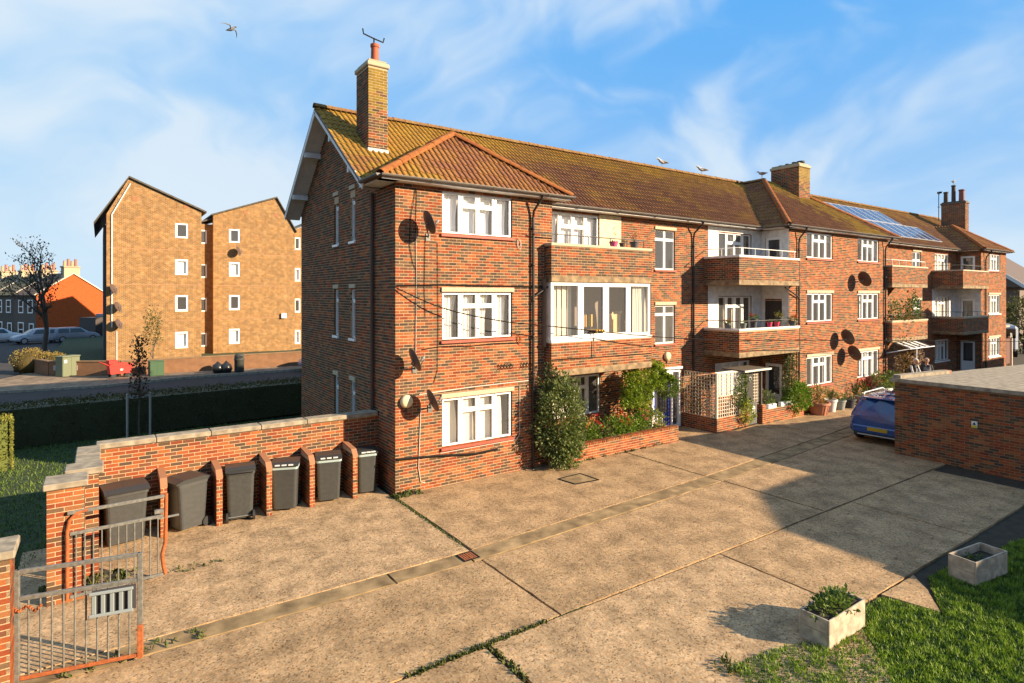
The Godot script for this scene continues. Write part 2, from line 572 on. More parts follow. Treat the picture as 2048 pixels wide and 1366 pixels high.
# ---------------------------------------------------------------- windows
var FOUR := [[0.0, 0.26, 0.0, 1.0, 1], [0.26, 0.5, 0.0, 0.70, 0], [0.5, 0.74, 0.0, 0.70, 0], [0.26, 0.5, 0.70, 1.0, 1], [0.5, 0.74, 0.70, 1.0, 1], [0.74, 1.0, 0.0, 1.0, 1]]
var STAIR := [[0.0, 0.5, 0.0, 0.76, 0], [0.5, 1.0, 0.0, 0.76, 0], [0.0, 0.5, 0.76, 1.0, 0], [0.5, 1.0, 0.76, 1.0, 0]]
var SLIT := [[0.0, 1.0, 0.0, 0.74, 0], [0.0, 1.0, 0.74, 1.0, 1]]
var ONE := [[0.0, 1.0, 0.0, 1.0, 1]]

func ring(b: Bag, x0: float, x1: float, y0: float, y1: float, w: float, z0: float, z1: float) -> void:
	b.box(V(x0, y0, z0), V(x0 + w, y1, z1))
	b.box(V(x1 - w, y0, z0), V(x1, y1, z1))
	b.box(V(x0 + w, y0, z0), V(x1 - w, y0 + w, z1), Color.WHITE, "lr")
	b.box(V(x0 + w, y1 - w, z0), V(x1 - w, y1, z1), Color.WHITE, "lr")

func drape(x0: float, x1: float, y0: float, y1: float, z: float, col: Color, flare := 0.0, folds := 7.0) -> Bag:   # a hanging curtain with pleats, drawn aside at the bottom by flare
	var b := Bag.new()
	var nx := 26
	var ny := 6
	var ph := rf(0, 6)
	var f := func(i: int, j: int) -> Vector3:
		var s := float(i) / nx
		var t := float(j) / ny
		var pull := flare * sin(minf(1.0, (1.0 - t) * 1.5) * PI * 0.5)
		var xx := lerpf(x0, x1 + pull * (x1 - x0), s)
		return V(xx, lerpf(y0, y1, t), z + 0.012 * sin(s * TAU * folds * 0.8 + ph + 0.8 * t) + 0.006 * sin(s * TAU * folds * 1.3 + ph * 2.0))
	for i in nx:
		for j in ny:
			b.quad(f.call(i, j), f.call(i + 1, j), f.call(i + 1, j + 1), f.call(i, j + 1), col)
	return b

# wall frame xf, opening w x h at its origin. o: set (back), sill, lintel, curtains [[x0, x1, colour, flare, folds]], room, blind, paint
func window(par: Node, xf: Transform3D, w: float, h: float, cells: Array, o := {}) -> MeshInstance3D:
	var sb: float = o.get("set", 0.045)
	var fw: float = o.get("frame", 0.05)
	var b := Bag.new()
	for c in cells:
		var x0: float = c[0] * w; var x1: float = c[1] * w; var y0: float = c[2] * h; var y1: float = c[3] * h
		ring(b, x0, x1, y0, y1, fw, -sb - 0.06, -sb)
		if c[4]: ring(b, x0 + fw * 0.55, x1 - fw * 0.55, y0 + fw * 0.55, y1 - fw * 0.55, fw * 0.8, -sb - 0.045, -sb + 0.014)
	var win := part(b, o.get("called", "window"), o.get("mat", M.upvc), par, "", xf)
	for c in cells:
		var e := fw * (1.3 if c[4] else 0.95)
		var g := Bag.new()
		var zz := -sb - 0.03
		g.quad(V(c[0] * w + e, c[2] * h + e, zz), V(c[1] * w - e, c[2] * h + e, zz), V(c[1] * w - e, c[3] * h - e, zz), V(c[0] * w + e, c[3] * h - e, zz))
		part(g, "pane", M.glass, win)
	for k in o.get("curtains", []):
		part(drape(k[0] * w, k[1] * w, k[5] * h if k.size() > 5 else 0.03, h - 0.03, -sb - 0.16, k[2], k[3], k[4]), "curtain", M.cloth, win)
	if o.has("blind"):
		var g := Bag.new()
		for i in int(w / 0.089):
			var t := Transform3D(Basis(Y, 0.5), V(0.06 + i * 0.089, h / 2, -sb - 0.14))
			var s := Bag.new()
			s.box(V(-0.042, -h / 2 + 0.05, -0.001), V(0.042, h / 2 - 0.03, 0.001), o.blind)
			g.join(s, t)
		part(g, "blind", M.cloth, win)
	if o.get("room", true):
		var r := Bag.new()
		var d: float = o.get("deep", 1.3)
		var a := V(-0.12, -0.2, -sb - 0.07 - d); var e := V(w + 0.12, h + 0.1, -sb - 0.065)
		var wc: Color = o.get("wall", L(0.16, 0.135, 0.11))
		r.quad(V(a.x, a.y, a.z), V(e.x, a.y, a.z), V(e.x, e.y, a.z), V(a.x, e.y, a.z), wc)
		r.quad(V(a.x, a.y, e.z), V(a.x, a.y, a.z), V(a.x, e.y, a.z), V(a.x, e.y, e.z), wc)
		r.quad(V(e.x, a.y, a.z), V(e.x, a.y, e.z), V(e.x, e.y, e.z), V(e.x, e.y, a.z), wc)
		r.quad(V(a.x, e.y, a.z), V(e.x, e.y, a.z), V(e.x, e.y, e.z), V(a.x, e.y, e.z), wc)
		r.quad(V(a.x, a.y, e.z), V(e.x, a.y, e.z), V(e.x, a.y, a.z), V(a.x, a.y, a.z), wc * 0.6)
		part(r, "interior", M.plain, win)
	if o.has("sill"):
		var s := Bag.new()
		s.cbox(V(-0.05, -0.075, -sb), V(w + 0.05, -0.003, 0.06), 0.008)
		part(s, "sill", o.sill, win)
	if o.has("lintel"):
		var s := Bag.new()
		s.cbox(V(-0.03, h + 0.004, -sb - 0.05), V(w + 0.05, h + 0.12, 0.045), 0.006)
		part(s, "lintel", o.lintel, win)
	return win

# ---------------------------------------------------------------- roof tiles
var TL := Bag.new()
var tile_shape: ArrayMesh
var TW := 0.33
var TG := 0.335
func tile_template() -> void:   # two rolls wide; x across, y up the slope, z off it
	var pr := []
	for r in 2:
		var a := r * 0.165
		for q in [[0.0, 0.004], [0.05, 0.0], [0.085, 0.002], [0.10, 0.026], [0.125, 0.04], [0.15, 0.026]]: pr.append(Vector2(a + q[0], q[1]))
	pr.append(Vector2(0.33, 0.004))
	for i in pr.size() - 1:
		var a: Vector2 = pr[i]; var e: Vector2 = pr[i + 1]
		TL.quad(V(a.x, 0, a.y + 0.028), V(e.x, 0, e.y + 0.028), V(e.x, TG + 0.03, e.y + 0.006), V(a.x, TG + 0.03, a.y + 0.006))
		TL.quad(V(a.x, 0, 0.0), V(e.x, 0, 0.0), V(e.x, 0, e.y + 0.028), V(a.x, 0, a.y + 0.028))
	tile_shape = TL.mesh()

func clip(poly: Array, p: Vector2, d: Vector2) -> Array:   # keeps what lies left of the line p, d
	var out := []
	for i in poly.size():
		var a: Vector3 = poly[i]; var e: Vector3 = poly[(i + 1) % poly.size()]
		var sa := d.cross(Vector2(a.x, a.y) - p); var se := d.cross(Vector2(e.x, e.y) - p)
		if sa >= 0: out.append(a)
		if (sa > 0 and se < 0) or (sa < 0 and se > 0): out.append(a.lerp(e, sa / (sa - se)))
	return out

# slope: origin at an eave corner, u along the eave, s up the slope; outline in (u, s), counter-clockwise
func tile_slope(list: Array, cut: Bag, org: Vector3, u: Vector3, s: Vector3, outline: Array, tint: Callable) -> void:
	var bs := Basis(u, s, u.cross(s))
	var hi := Vector2(-1e9, -1e9); var lo := Vector2(1e9, 1e9)
	for p in outline:
		hi = hi.max(p); lo = lo.min(p)
	for j in ceili((hi.y - lo.y) / TG):
		for i in ceili((hi.x - lo.x) / TW) + 1:
			var at := Vector2(lo.x + (i - 0.5 * (j % 2)) * TW, lo.y + j * TG - 0.05)
			var full := true; var none := false
			for k in outline.size():
				var p: Vector2 = outline[k]; var d: Vector2 = outline[(k + 1) % outline.size()] - p
				var outs := 0
				for c in [Vector2(0, 0.05), Vector2(TW, 0.05), Vector2(TW, TG + 0.06), Vector2(0, TG + 0.06)]:
					if d.cross(at + c - p) < -0.0001: outs += 1
				if outs: full = false
				if outs == 4: none = true
			if none: continue
			var wob := rf(-0.004, 0.004)
			var xf := Transform3D(bs * Basis.from_euler(Vector3(0, 0, rf(-0.008, 0.008))), org + bs * V(at.x, at.y, wob))
			var col: Color = tint.call(org + bs * V(at.x, at.y, 0))
			var dd := CAM - xf.origin
			if full: list.append([xf, col, maxf(0.0, bs.z.dot(dd)) / pow(dd.length(), 3.0)])
			else:
				for q in range(0, TL.v.size(), 3):
					var poly := []
					for m in 3: poly.append(TL.v[q + m] + V(at.x, at.y, wob))
					for k in outline.size():
						var p: Vector2 = outline[k]
						poly = clip(poly, p if k else p - Vector2(0, 0.06), outline[(k + 1) % outline.size()] - p)
						if poly.size() < 3: break
					for m in range(1, poly.size() - 1):
						cut.tri(org + bs * poly[0], org + bs * poly[m + 1], org + bs * poly[m], col)

func ridge(par: Node, p: Vector3, q: Vector3, r: float, col: Callable, step := 0.42) -> void:   # half-round tiles, each lapping the next
	var n := maxi(1, roundi((q - p).length() / step))
	var d := (q - p) / n
	var zz := d.normalized()
	var xx := Y.cross(zz).normalized()
	var yy := zz.cross(xx)
	for i in n:
		var b := Bag.new()
		var pr := []
		for k in 9: pr.append(Vector2(cos(PI * k / 8), sin(PI * k / 8)))
		var l := d.length() + 0.03
		for k in 8:
			var a: Vector2 = pr[k]; var e: Vector2 = pr[k + 1]
			var r0 := r; var r1 := r * 0.93
			b.squad([V(a.x * r0, a.y * r0, 0), V(a.x * r1, a.y * r1, l), V(e.x * r1, e.y * r1, l), V(e.x * r0, e.y * r0, 0)], [V(a.x, a.y, 0), V(a.x, a.y, 0), V(e.x, e.y, 0), V(e.x, e.y, 0)], col.call(p + d * i))
			b.quad(V(a.x * r0, a.y * r0, 0), V(e.x * r0, e.y * r0, 0), V(e.x * r0 * 0.8, e.y * r0 * 0.8, 0), V(a.x * r0 * 0.8, a.y * r0 * 0.8, 0), col.call(p + d * i))
		var o := part(b, "ridge_tile", M.tile, par, "", Transform3D(Basis(xx, yy, zz), p + d * i + V(0, rf(-0.006, 0.006), 0)))
		o.name = "ridge_tile_%03d" % par.get_child_count()

func gutter(par: Node, p: Vector3, q: Vector3, r := 0.062) -> void:
	var b := Bag.new()
	var z := (q - p).normalized()
	var x := Y.cross(z).normalized()
	for k in 8:
		var a := PI + PI * k / 8; var e := PI + PI * (k + 1) / 8
		var na := x * cos(a) + Y * sin(a); var ne := x * cos(e) + Y * sin(e)
		b.squad([p + na * r, p + ne * r, q + ne * r, q + na * r], [na, ne, ne, na])
		b.squad([p + ne * (r - 0.008), p + na * (r - 0.008), q + na * (r - 0.008), q + ne * (r - 0.008)], [-ne, -na, -na, -ne])
	for s in [p, q]:
		for k in 8: b.tri(s, s + (x * cos(PI + PI * k / 8) + Y * sin(PI + PI * k / 8)) * r, s + (x * cos(PI + PI * (k + 1) / 8) + Y * sin(PI + PI * (k + 1) / 8)) * r)
	var n := int((q - p).length() / 1.8)
	for i in n:
		var m := p + z * (1.8 * (i + 0.7))
		for k in 8:
			var a := PI + PI * k / 8; var e := PI + PI * (k + 1) / 8
			var na := x * cos(a) + Y * sin(a); var ne := x * cos(e) + Y * sin(e)
			b.squad([m + na * (r + 0.01), m + ne * (r + 0.01), m + z * 0.09 + ne * (r + 0.01), m + z * 0.09 + na * (r + 0.01)], [na, ne, ne, na])
	part(b, "gutter", M.gutter, par)

# ---------------------------------------------------------------- the brick apartment block
var WHITE_NET := L(0.88, 0.89, 0.90)
var CREAM := L(0.86, 0.78, 0.64)
var GREY_CURTAIN := L(0.80, 0.77, 0.70)

func lichen(p: Vector3) -> Color:   # main roof: ochre lichen thick near the gable and along the ridge
	var k := noise.get_noise_3d(p.x * 0.5, p.y * 0.5, p.z * 0.5) * 0.55
	var f := 0.0
	f += 0.95 * smoothstep(7.5, 1.0, p.x)
	f += 0.55 * smoothstep(9.2, 10.2, p.y)
	f += 0.25 * smoothstep(30.0, 8.0, p.x) * smoothstep(8.0, 9.6, p.y)
	f = clampf(f + k + rf(-0.16, 0.16), 0.0, 1.0)
	var base := L(0.34, 0.155, 0.075).lerp(L(0.26, 0.115, 0.062), rf(0, 1))
	return base.lerp(L(0.60, 0.35, 0.055).lerp(L(0.50, 0.26, 0.045), rf(0, 1)), f)

func rusty(p: Vector3) -> Color:   # wing roofs
	var k := noise.get_noise_3d(p.x * 0.7, p.y * 0.7, p.z * 0.7)
	var f := clampf(0.18 + k * 0.5 + 0.5 * smoothstep(1.8, 0.2, p.x) + rf(-0.14, 0.14), 0.0, 0.8)
	return L(0.44, 0.19, 0.085).lerp(L(0.33, 0.135, 0.065), rf(0, 1)).lerp(L(0.58, 0.29, 0.06), f)

func wing2_tint(p: Vector3) -> Color:
	var f := smoothstep(1.9, 0.6, absf(p.x - (22.6 + (9.2 - p.y) * 0.6) + noise.get_noise_2d(p.x * 2.0, p.y * 3.0) * 1.6)) + smoothstep(9.0, 10.0, p.y) * 0.7
	f = clampf(f * 0.8 + rf(-0.15, 0.15), 0, 0.85)
	return L(0.33, 0.145, 0.072).lerp(L(0.26, 0.11, 0.06), rf(0, 1)).lerp(L(0.56, 0.34, 0.05), f)

func hip_tint(p: Vector3) -> Color: return L(0.52, 0.20, 0.055).lerp(L(0.44, 0.14, 0.05), rf(0, 1))
func ridge_tint(p: Vector3) -> Color: return L(0.34, 0.17, 0.08).lerp(L(0.42, 0.26, 0.09), rf(0, 1))

func slope(par: Node, list: Array, cut: Bag, deck: Bag, org: Vector3, u: Vector3, s: Vector3, outline: Array, tint: Callable) -> void:
	tile_slope(list, cut, org, u, s, outline, tint)
	var nn := u.cross(s)
	var lo := []
	for p in outline: lo.append(org + u * p.x + s * p.y)
	for i in range(1, lo.size() - 1):
		deck.tri(lo[0] - nn * 0.01, lo[i] - nn * 0.01, lo[i + 1] - nn * 0.01)
		deck.tri(lo[0] - nn * 0.06, lo[i + 1] - nn * 0.06, lo[i] - nn * 0.06)
	for i in lo.size():
		var a: Vector3 = lo[i]; var e: Vector3 = lo[(i + 1) % lo.size()]
		deck.quad(a - nn * 0.06, e - nn * 0.06, e - nn * 0.01, a - nn * 0.01)

func chimney(par: Node, list: Array, a: Vector3, e: Vector3, capc: Color, pots: Array, yellow: float) -> void:
	var b := Bag.new()
	b.box(a, e)
	var ch := part(b, "chimney", M.mortar, par)
	var l := []
	var h := e.y - a.y
	lay(l, wall_xf(V(a.x, a.y, e.z), Z), e.x - a.x, h, [], {dark = 0.75})
	lay(l, wall_xf(V(a.x, a.y, a.z), -X), e.z - a.z, h, [], {dark = 0.75})
	var bb := Bag.new()
	for q in l:
		var g: Color = PAL[q[1]] * rf(0.8, 1.0)
		var t: float = (q[0].origin.y - a.y) / h
		var f := smoothstep(0.40, 0.72, t + noise.get_noise_3d(q[0].origin.x * 4, q[0].origin.y * 4, q[0].origin.z * 4) * 0.5) * yellow
		if q[0].basis.z.normalized().z < 0.5: f = 0.0
		bb.add(B5, q[0], g.lerp(L(0.40, 0.27, 0.045) * rf(0.8, 1.1), f))
	part(bb, "chimney_bricks", M.brick, ch, "stuff")
	var c := Bag.new()
	c.cbox(V(a.x - 0.05, e.y, a.z - 0.05), V(e.x + 0.05, e.y + 0.13, e.z + 0.05), 0.02, capc)
	c.box(V(a.x + 0.02, e.y + 0.13, a.z + 0.02), V(e.x - 0.02, e.y + 0.2, e.z - 0.02), capc * 0.8)
	part(c, "chimney_cap", M.plain, ch)
	for p in pots:   # x, z, height, radius, colour
		var q := Bag.new()
		var r: float = p[3]
		q.lathe([Vector2(r * 1.12, 0), Vector2(r, 0.06), Vector2(r * 0.92, p[2] - 0.1), Vector2(r * 1.1, p[2] - 0.08), Vector2(r * 1.1, p[2]), Vector2(r * 0.8, p[2]), Vector2(r * 0.75, p[2] - 0.15)], 14, turned(V(p[0], e.y + 0.18, p[1])), p[4], true)
		part(q, "chimney_pot", M.plain, ch)
	var f := Bag.new()
	f.box(V(a.x - 0.025, a.y - 0.25, e.z - 0.1), V(e.x + 0.025, a.y + 0.16, e.z + 0.03))
	f.box(V(a.x - 0.028, a.y - 0.1, a.z), V(a.x + 0.02, a.y + 0.24, e.z - 0.12))
	part(f, "flashing", M.lead, ch)

func railing(par: Node, pts: Array, y: float, h: float, m: Material, posts: Array) -> void:
	var b := Bag.new()
	var p := []
	for q in pts: p.append(V(q.x, y + h, q.y))
	b.tube(p, 0.017, 6)
	for q in posts: b.tube([V(q.x, y, q.y), V(q.x, y + h, q.y)], 0.013, 5)
	part(b, "railing", m, par)

func balcony(par: Node, list: Array, x0: float, x1: float, yb: float, coping: Material, yt: float, dark: float) -> Node3D:
	var zf := 0.3
	var bal := Node3D.new()
	bal.name = "balcony"
	par.add_child(bal, true)
	var s := Bag.new()
	s.cbox(V(x0 - 0.004, yb, -1.25), V(x1 + 0.004, yb + 0.185, zf + 0.006), 0.01)
	part(s, "slab_edge", M.band, bal)
	var w := Bag.new()
	w.box(V(x0, yb + 0.185, zf - 0.11), V(x1, yt, zf))
	w.box(V(x0, yb + 0.185, -1.25), V(x0 + 0.11, yt, zf - 0.11))
	w.box(V(x1 - 0.11, yb + 0.185, -1.25), V(x1, yt, zf - 0.11))
	part(w, "parapet", M.mortar, bal)
	lay(list, wall_xf(V(x0, yb + 0.19, zf), Z), x1 - x0, yt - yb - 0.19, [], {dark = dark})
	lay(list, wall_xf(V(x0, yb + 0.19, -1.25), -X), zf + 1.25, yt - yb - 0.19, [], {dark = dark + 0.15})
	var c := Bag.new()
	c.cbox(V(x0 - 0.025, yt, zf - 0.15), V(x1 + 0.02, yt + 0.08, zf + 0.03), 0.012)
	c.cbox(V(x0 - 0.025, yt, -1.24), V(x0 + 0.13, yt + 0.08, zf - 0.153), 0.012)
	part(c, "coping", coping, bal)
	return bal

func wavy(x0: float, x1: float, col: Color, flare := -0.25, folds := 5.0) -> Array: return [x0, x1, col, flare, folds]

func downpipe(par: Node, x: float, z: float, from_y: float, gz: float, to_y := -0.1) -> void:
	var b := Bag.new()
	b.tube([V(x + 0.12, from_y, gz), V(x + 0.1, from_y - 0.12, gz - 0.05), V(x, from_y - 0.42, z + 0.03), V(x, from_y - 0.6, z)], 0.034, 8)
	b.tube([V(x, from_y - 0.6, z), V(x, to_y, z)], 0.038, 8)
	for i in 7: b.lathe([Vector2(0.038, 0), Vector2(0.048, 0.005), Vector2(0.048, 0.07), Vector2(0.038, 0.075)], 10, turned(V(x, to_y + 0.7 + i * 1.0, z)))
	part(b, "downpipe", M.pipe, par)

func apartment_block() -> void:
	var bl := thing("apartment_block", "long three-storey red brick apartment block with tiled roof and balconies facing the concrete yard", "apartment building")
	var wall := Bag.new()
	var bricks := []
	var H := 7.52
	var by := -0.3
	var xf_f := func(x: float, z: float) -> Transform3D: return wall_xf(V(x, by, z), Z)
	var R := func(x0: float, y0: float, x1: float, y1: float, ox: float) -> Rect2: return Rect2(x0 - ox, y0 - by, x1 - x0, y1 - y0)
	# openings: x0, y0, x1, y1
	var w1 := [[1.26, 0.94, 3.41, 2.18], [1.26, 3.64, 3.41, 4.87], [1.26, 6.34, 3.41, 7.42]]
	var w2 := [[18.42, 0.94, 20.55, 2.18], [18.42, 3.64, 20.55, 4.87], [18.42, 6.34, 20.55, 7.42], [22.81, 0.94, 24.91, 2.18], [22.81, 3.64, 24.91, 4.87], [22.81, 6.34, 24.91, 7.42]]
	var w3 := [[39.63, 0.9, 41.7, 2.1], [39.63, 3.6, 41.7, 4.8], [39.63, 6.3, 41.7, 7.38]]
	var r1 := [[5.55, 5.95, 7.82, 7.42], [10.54, 5.71, 11.62, 7.15], [10.54, 3.02, 11.62, 4.42], [10.42, -0.1, 11.95, 2.04], [14.2, 5.9, 16.42, 7.3], [14.2, 3.35, 16.42, 4.75], [5.72, 0.88, 7.86, 2.18], [14.0, 0.75, 16.3, 2.1]]
	var r2 := [[31.95, 5.85, 33.05, 7.25], [31.95, 3.1, 33.05, 4.5], [35.0, 5.9, 37.1, 7.3], [35.0, 3.3, 37.1, 4.7], [35.0, 0.8, 37.1, 2.1], [30.9, -0.1, 32.4, 2.04]]
	var sides := [[wall_xf(V(17.1, by, -1.25), -X), [[0.2, 5.3, 0.95, 7.2], [0.2, 2.62, 0.95, 4.55], [0.2, -0.1, 0.95, 1.95]]], [wall_xf(V(38.36, by, -1.25), -X), [[0.2, 5.3, 0.95, 7.2], [0.2, 2.62, 0.95, 4.55], [0.2, -0.1, 0.95, 1.95]]]]
	var slits := [[3.55, 0.95, 3.93, 2.4], [4.95, 0.95, 5.33, 2.4], [3.55, 3.58, 3.93, 4.98], [4.95, 3.58, 5.33, 4.98], [3.55, 6.30, 3.93, 7.75], [4.95, 6.30, 5.33, 7.75]]
	var fronts := [[0.0, 0.0, 4.80, w1, 0.45], [17.1, 0.0, 8.75, w2, 0.33], [38.36, 0.0, 4.47, w3, 0.3], [4.8, -1.25, 12.3, r1, 0.4], [25.85, -1.25, 12.51, r2, 0.3]]
	for f in fronts:
		var holes := []
		for q in f[3]: holes.append(R.call(q[0], q[1], q[2], q[3], f[0]))
		face(wall, xf_f.call(f[0], f[1]), f[2], H - by, holes)
		lay(bricks, xf_f.call(f[0], f[1]), f[2], H - by, holes, {dark = f[4]})
	for s in sides:
		var holes := []
		for q in s[1]: holes.append(Rect2(q[0], q[1] - by, q[2] - q[0], q[3] - q[1]))
		face(wall, s[0], 1.25, H - by, holes)
		lay(bricks, s[0], 1.25, H - by, holes, {dark = 0.5})
	# gable wall, u runs from the back (z -8.03) to the wing front (z 0)
	var gx := wall_xf(V(0, by, -8.03), -X)
	var gh := []
	for q in slits: gh.append(Rect2(q[0], q[1] - by, q[2] - q[0], q[3] - q[1]))
	face(wall, gx, 8.03, H - by, gh)
	var gt := PackedVector2Array([Vector2(0, H - by), Vector2(6.78, H - by), Vector2(6.78, 7.80 - by), Vector2(3.28, 10.24 - by), Vector2(0, 7.66 - by)])
	wall.prism(gt, -0.3, 0.0, gx)
	var under := func(y: float) -> Array:
		var yy: float = y + by
		if yy < 7.49: return [0.0, 8.03]
		return [maxf(0.0, (yy - 7.62) / 0.80), minf(6.78, 3.28 + (10.22 - yy) / 0.70)]
	lay(bricks, gx, 8.03, 10.3, gh, {dark = 0.62, span = under})
	# ends and back, which the yard does not see
	var back := Bag.new()
	back.quad(V(45.4, by, -8.03), V(0, by, -8.03), V(0, 7.6, -8.03), V(45.4, 7.6, -8.03))
	back.quad(V(42.83, by, 0), V(42.83, by, -1.25), V(42.83, H, -1.25), V(42.83, H, 0))
	back.quad(V(45.4, by, -1.25), V(45.4, by, -8.03), V(45.4, 7.6, -8.03), V(45.4, 7.6, -1.25))
	back.quad(V(42.83, by, -1.25), V(45.4, by, -1.25), V(45.4, 7.6, -1.25), V(42.83, 7.6, -1.25))
	back.tri(V(45.4, 7.6, -1.25), V(45.4, 7.6, -8.03), V(45.4, 10.2, -4.6))
	back.quad(V(4.8, by, 0), V(4.8, by, -1.25), V(4.8, H, -1.25), V(4.8, H, 0))
	back.quad(V(25.85, by, 0), V(25.85, by, -1.25), V(25.85, H, -1.25), V(25.85, H, 0))
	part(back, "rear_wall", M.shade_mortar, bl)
	part(wall, "wall", M.mortar, bl)

	# painted walls behind the balconies
	var pc := Bag.new()
	pc.box(V(4.83, 5.36, -1.25), V(5.55, 7.47, -1.235), Color.WHITE, "k"); pc.box(V(7.82, 5.36, -1.25), V(8.82, 7.47, -1.235), Color.WHITE, "k"); pc.box(V(5.55, 5.36, -1.25), V(7.82, 5.95, -1.235), Color.WHITE, "k")
	part(pc, "cream_render", M.cream_paint, bl)
	var pw := Bag.new()
	for yy in [[5.36, 7.47, 5.9, 7.3], [2.67, 5.16, 3.35, 4.75]]:
		pw.box(V(13.55, yy[0], -1.25), V(14.2, yy[1], -1.235), Color.WHITE, "k"); pw.box(V(16.42, yy[0], -1.25), V(17.08, yy[1], -1.235), Color.WHITE, "k")
		pw.box(V(14.2, yy[0], -1.25), V(16.42, yy[2], -1.235), Color.WHITE, "k"); pw.box(V(14.2, yy[3], -1.25), V(16.42, yy[1], -1.235), Color.WHITE, "k")
		pw.box(V(17.085, yy[0], -1.235), V(17.1, yy[1], -1.05)); pw.box(V(17.085, yy[0], -0.3), V(17.1, yy[1], -0.01)); pw.box(V(17.085, yy[3] - 0.12, -1.05), V(17.1, yy[1], -0.3))
	pw.box(V(38.345, 2.67, -1.235), V(38.36, 5.16, -1.05)); pw.box(V(38.345, 2.67, -0.3), V(38.36, 5.16, -0.01)); pw.box(V(38.345, 4.56, -1.05), V(38.36, 5.16, -0.3))
	pw.box(V(34.6, 2.67, -1.25), V(35.0, 5.16, -1.235)); pw.box(V(37.1, 2.67, -1.25), V(38.34, 5.16, -1.235)); pw.box(V(35.0, 4.7, -1.25), V(37.1, 5.16, -1.235)); pw.box(V(35.0, 2.67, -1.25), V(37.1, 3.3, -1.235))
	part(pw, "white_render", M.white_paint, bl)

	# windows
	var net := [wavy(0.02, 0.28, WHITE_NET, -0.2), wavy(0.28, 0.52, WHITE_NET, -0.12, 4.0), wavy(0.51, 0.75, WHITE_NET, -0.2, 4.0), wavy(0.75, 0.97, WHITE_NET, -0.12)]
	var o_low := {sill = M.sill, lintel = M.lintel}
	var mid1 := {sill = M.sill, lintel = M.lintel, curtains = [wavy(0.03, 0.24, GREY_CURTAIN, -0.25), wavy(0.28, 0.48, GREY_CURTAIN, -0.15), wavy(0.51, 0.70, GREY_CURTAIN, -0.3), wavy(0.76, 0.97, GREY_CURTAIN, -0.1)]}
	var low1 := {sill = M.sill, lintel = M.lintel, curtains = [wavy(0.03, 0.20, CREAM, 0.25, 1.5), wavy(0.27, 0.45, CREAM, 0.2, 1.5), wavy(0.51, 0.70, CREAM, 0.12, 1.5), wavy(0.77, 0.88, CREAM, 0.2, 2.0)]}
	var dims := func(q: Array) -> Vector2: return Vector2(q[2] - q[0], q[3] - q[1])
	var at := func(q: Array, z: float) -> Transform3D: return wall_xf(V(q[0], q[1], z), Z)
	var d: Vector2
	for i in 3:
		d = dims.call(w1[i])
		window(bl, at.call(w1[i], 0.0), d.x, d.y, FOUR, [low1, mid1, {sill = M.sill, curtains = net}][i])
	var some := [{curtains = [wavy(0.78, 0.95, GREY_CURTAIN, 0.1), wavy(0.03, 0.2, GREY_CURTAIN, -0.2)]}, {}, {}, {curtains = [wavy(0.04, 0.1, WHITE_NET), wavy(0.27, 0.46, WHITE_NET, 0), wavy(0.52, 0.72, WHITE_NET, 0)]}, {curtains = [wavy(0.3, 0.38, WHITE_NET, 0.1, 2.0)]}, {}]
	for i in 6:
		d = dims.call(w2[i])
		var o: Dictionary = some[i].duplicate()
		o.sill = M.sill
		if i % 3 < 2: o.lintel = M.lintel
		window(bl, at.call(w2[i], 0.0), d.x, d.y, FOUR, o)
	for i in 3:
		d = dims.call(w3[i])
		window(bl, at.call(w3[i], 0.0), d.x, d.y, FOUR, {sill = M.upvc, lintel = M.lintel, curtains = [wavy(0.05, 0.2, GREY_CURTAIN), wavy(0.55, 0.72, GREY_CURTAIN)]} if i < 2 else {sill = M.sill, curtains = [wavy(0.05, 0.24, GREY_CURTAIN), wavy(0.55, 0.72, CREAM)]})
	for i in r1.size():
		d = dims.call(r1[i])
		match i:
			0: window(bl, at.call(r1[i], -1.25), d.x, d.y, FOUR, {curtains = net})
			1: window(bl, at.call(r1[i], -1.25), d.x, d.y, STAIR, {sill = M.sill, lintel = M.lintel, deep = 2.5})
			2: window(bl, at.call(r1[i], -1.25), d.x, d.y, STAIR, {sill = M.sill, lintel = M.lintel, deep = 2.5, wall = L(0.42, 0.40, 0.33)})
			4: window(bl, at.call(r1[i], -1.25), d.x, d.y, FOUR, {curtains = [wavy(0.76, 0.98, L(0.30, 0.24, 0.14), 0), wavy(0.5, 0.6, L(0.30, 0.24, 0.14), 0)]})
			5: window(bl, at.call(r1[i], -1.25), d.x, d.y, FOUR, {curtains = [wavy(0.27, 0.42, CREAM, -0.5), wavy(0.52, 0.66, CREAM, -0.3), wavy(0.03, 0.1, CREAM)]})
			6: window(bl, at.call(r1[i], -1.25), d.x, d.y, FOUR, {sill = M.sill, curtains = [wavy(0.05, 0.26, CREAM, 0.1, 2.0), wavy(0.28, 0.44, CREAM, 0.2, 2.0), wavy(0.52, 0.68, CREAM, 0.15, 2.0)]})
			7: window(bl, at.call(r1[i], -1.25), d.x, d.y, [[0, 0.25, 0, 0.72, 0], [0.25, 0.5, 0, 0.72, 0], [0.5, 0.75, 0, 0.72, 0], [0.75, 1, 0, 0.72, 0], [0, 0.25, 0.72, 1, 1], [0.25, 0.5, 0.72, 1, 1], [0.5, 0.75, 0.72, 1, 1], [0.75, 1, 0.72, 1, 1]], {curtains = [[0.05, 0.95, WHITE_NET, 0.0, 14.0]]})
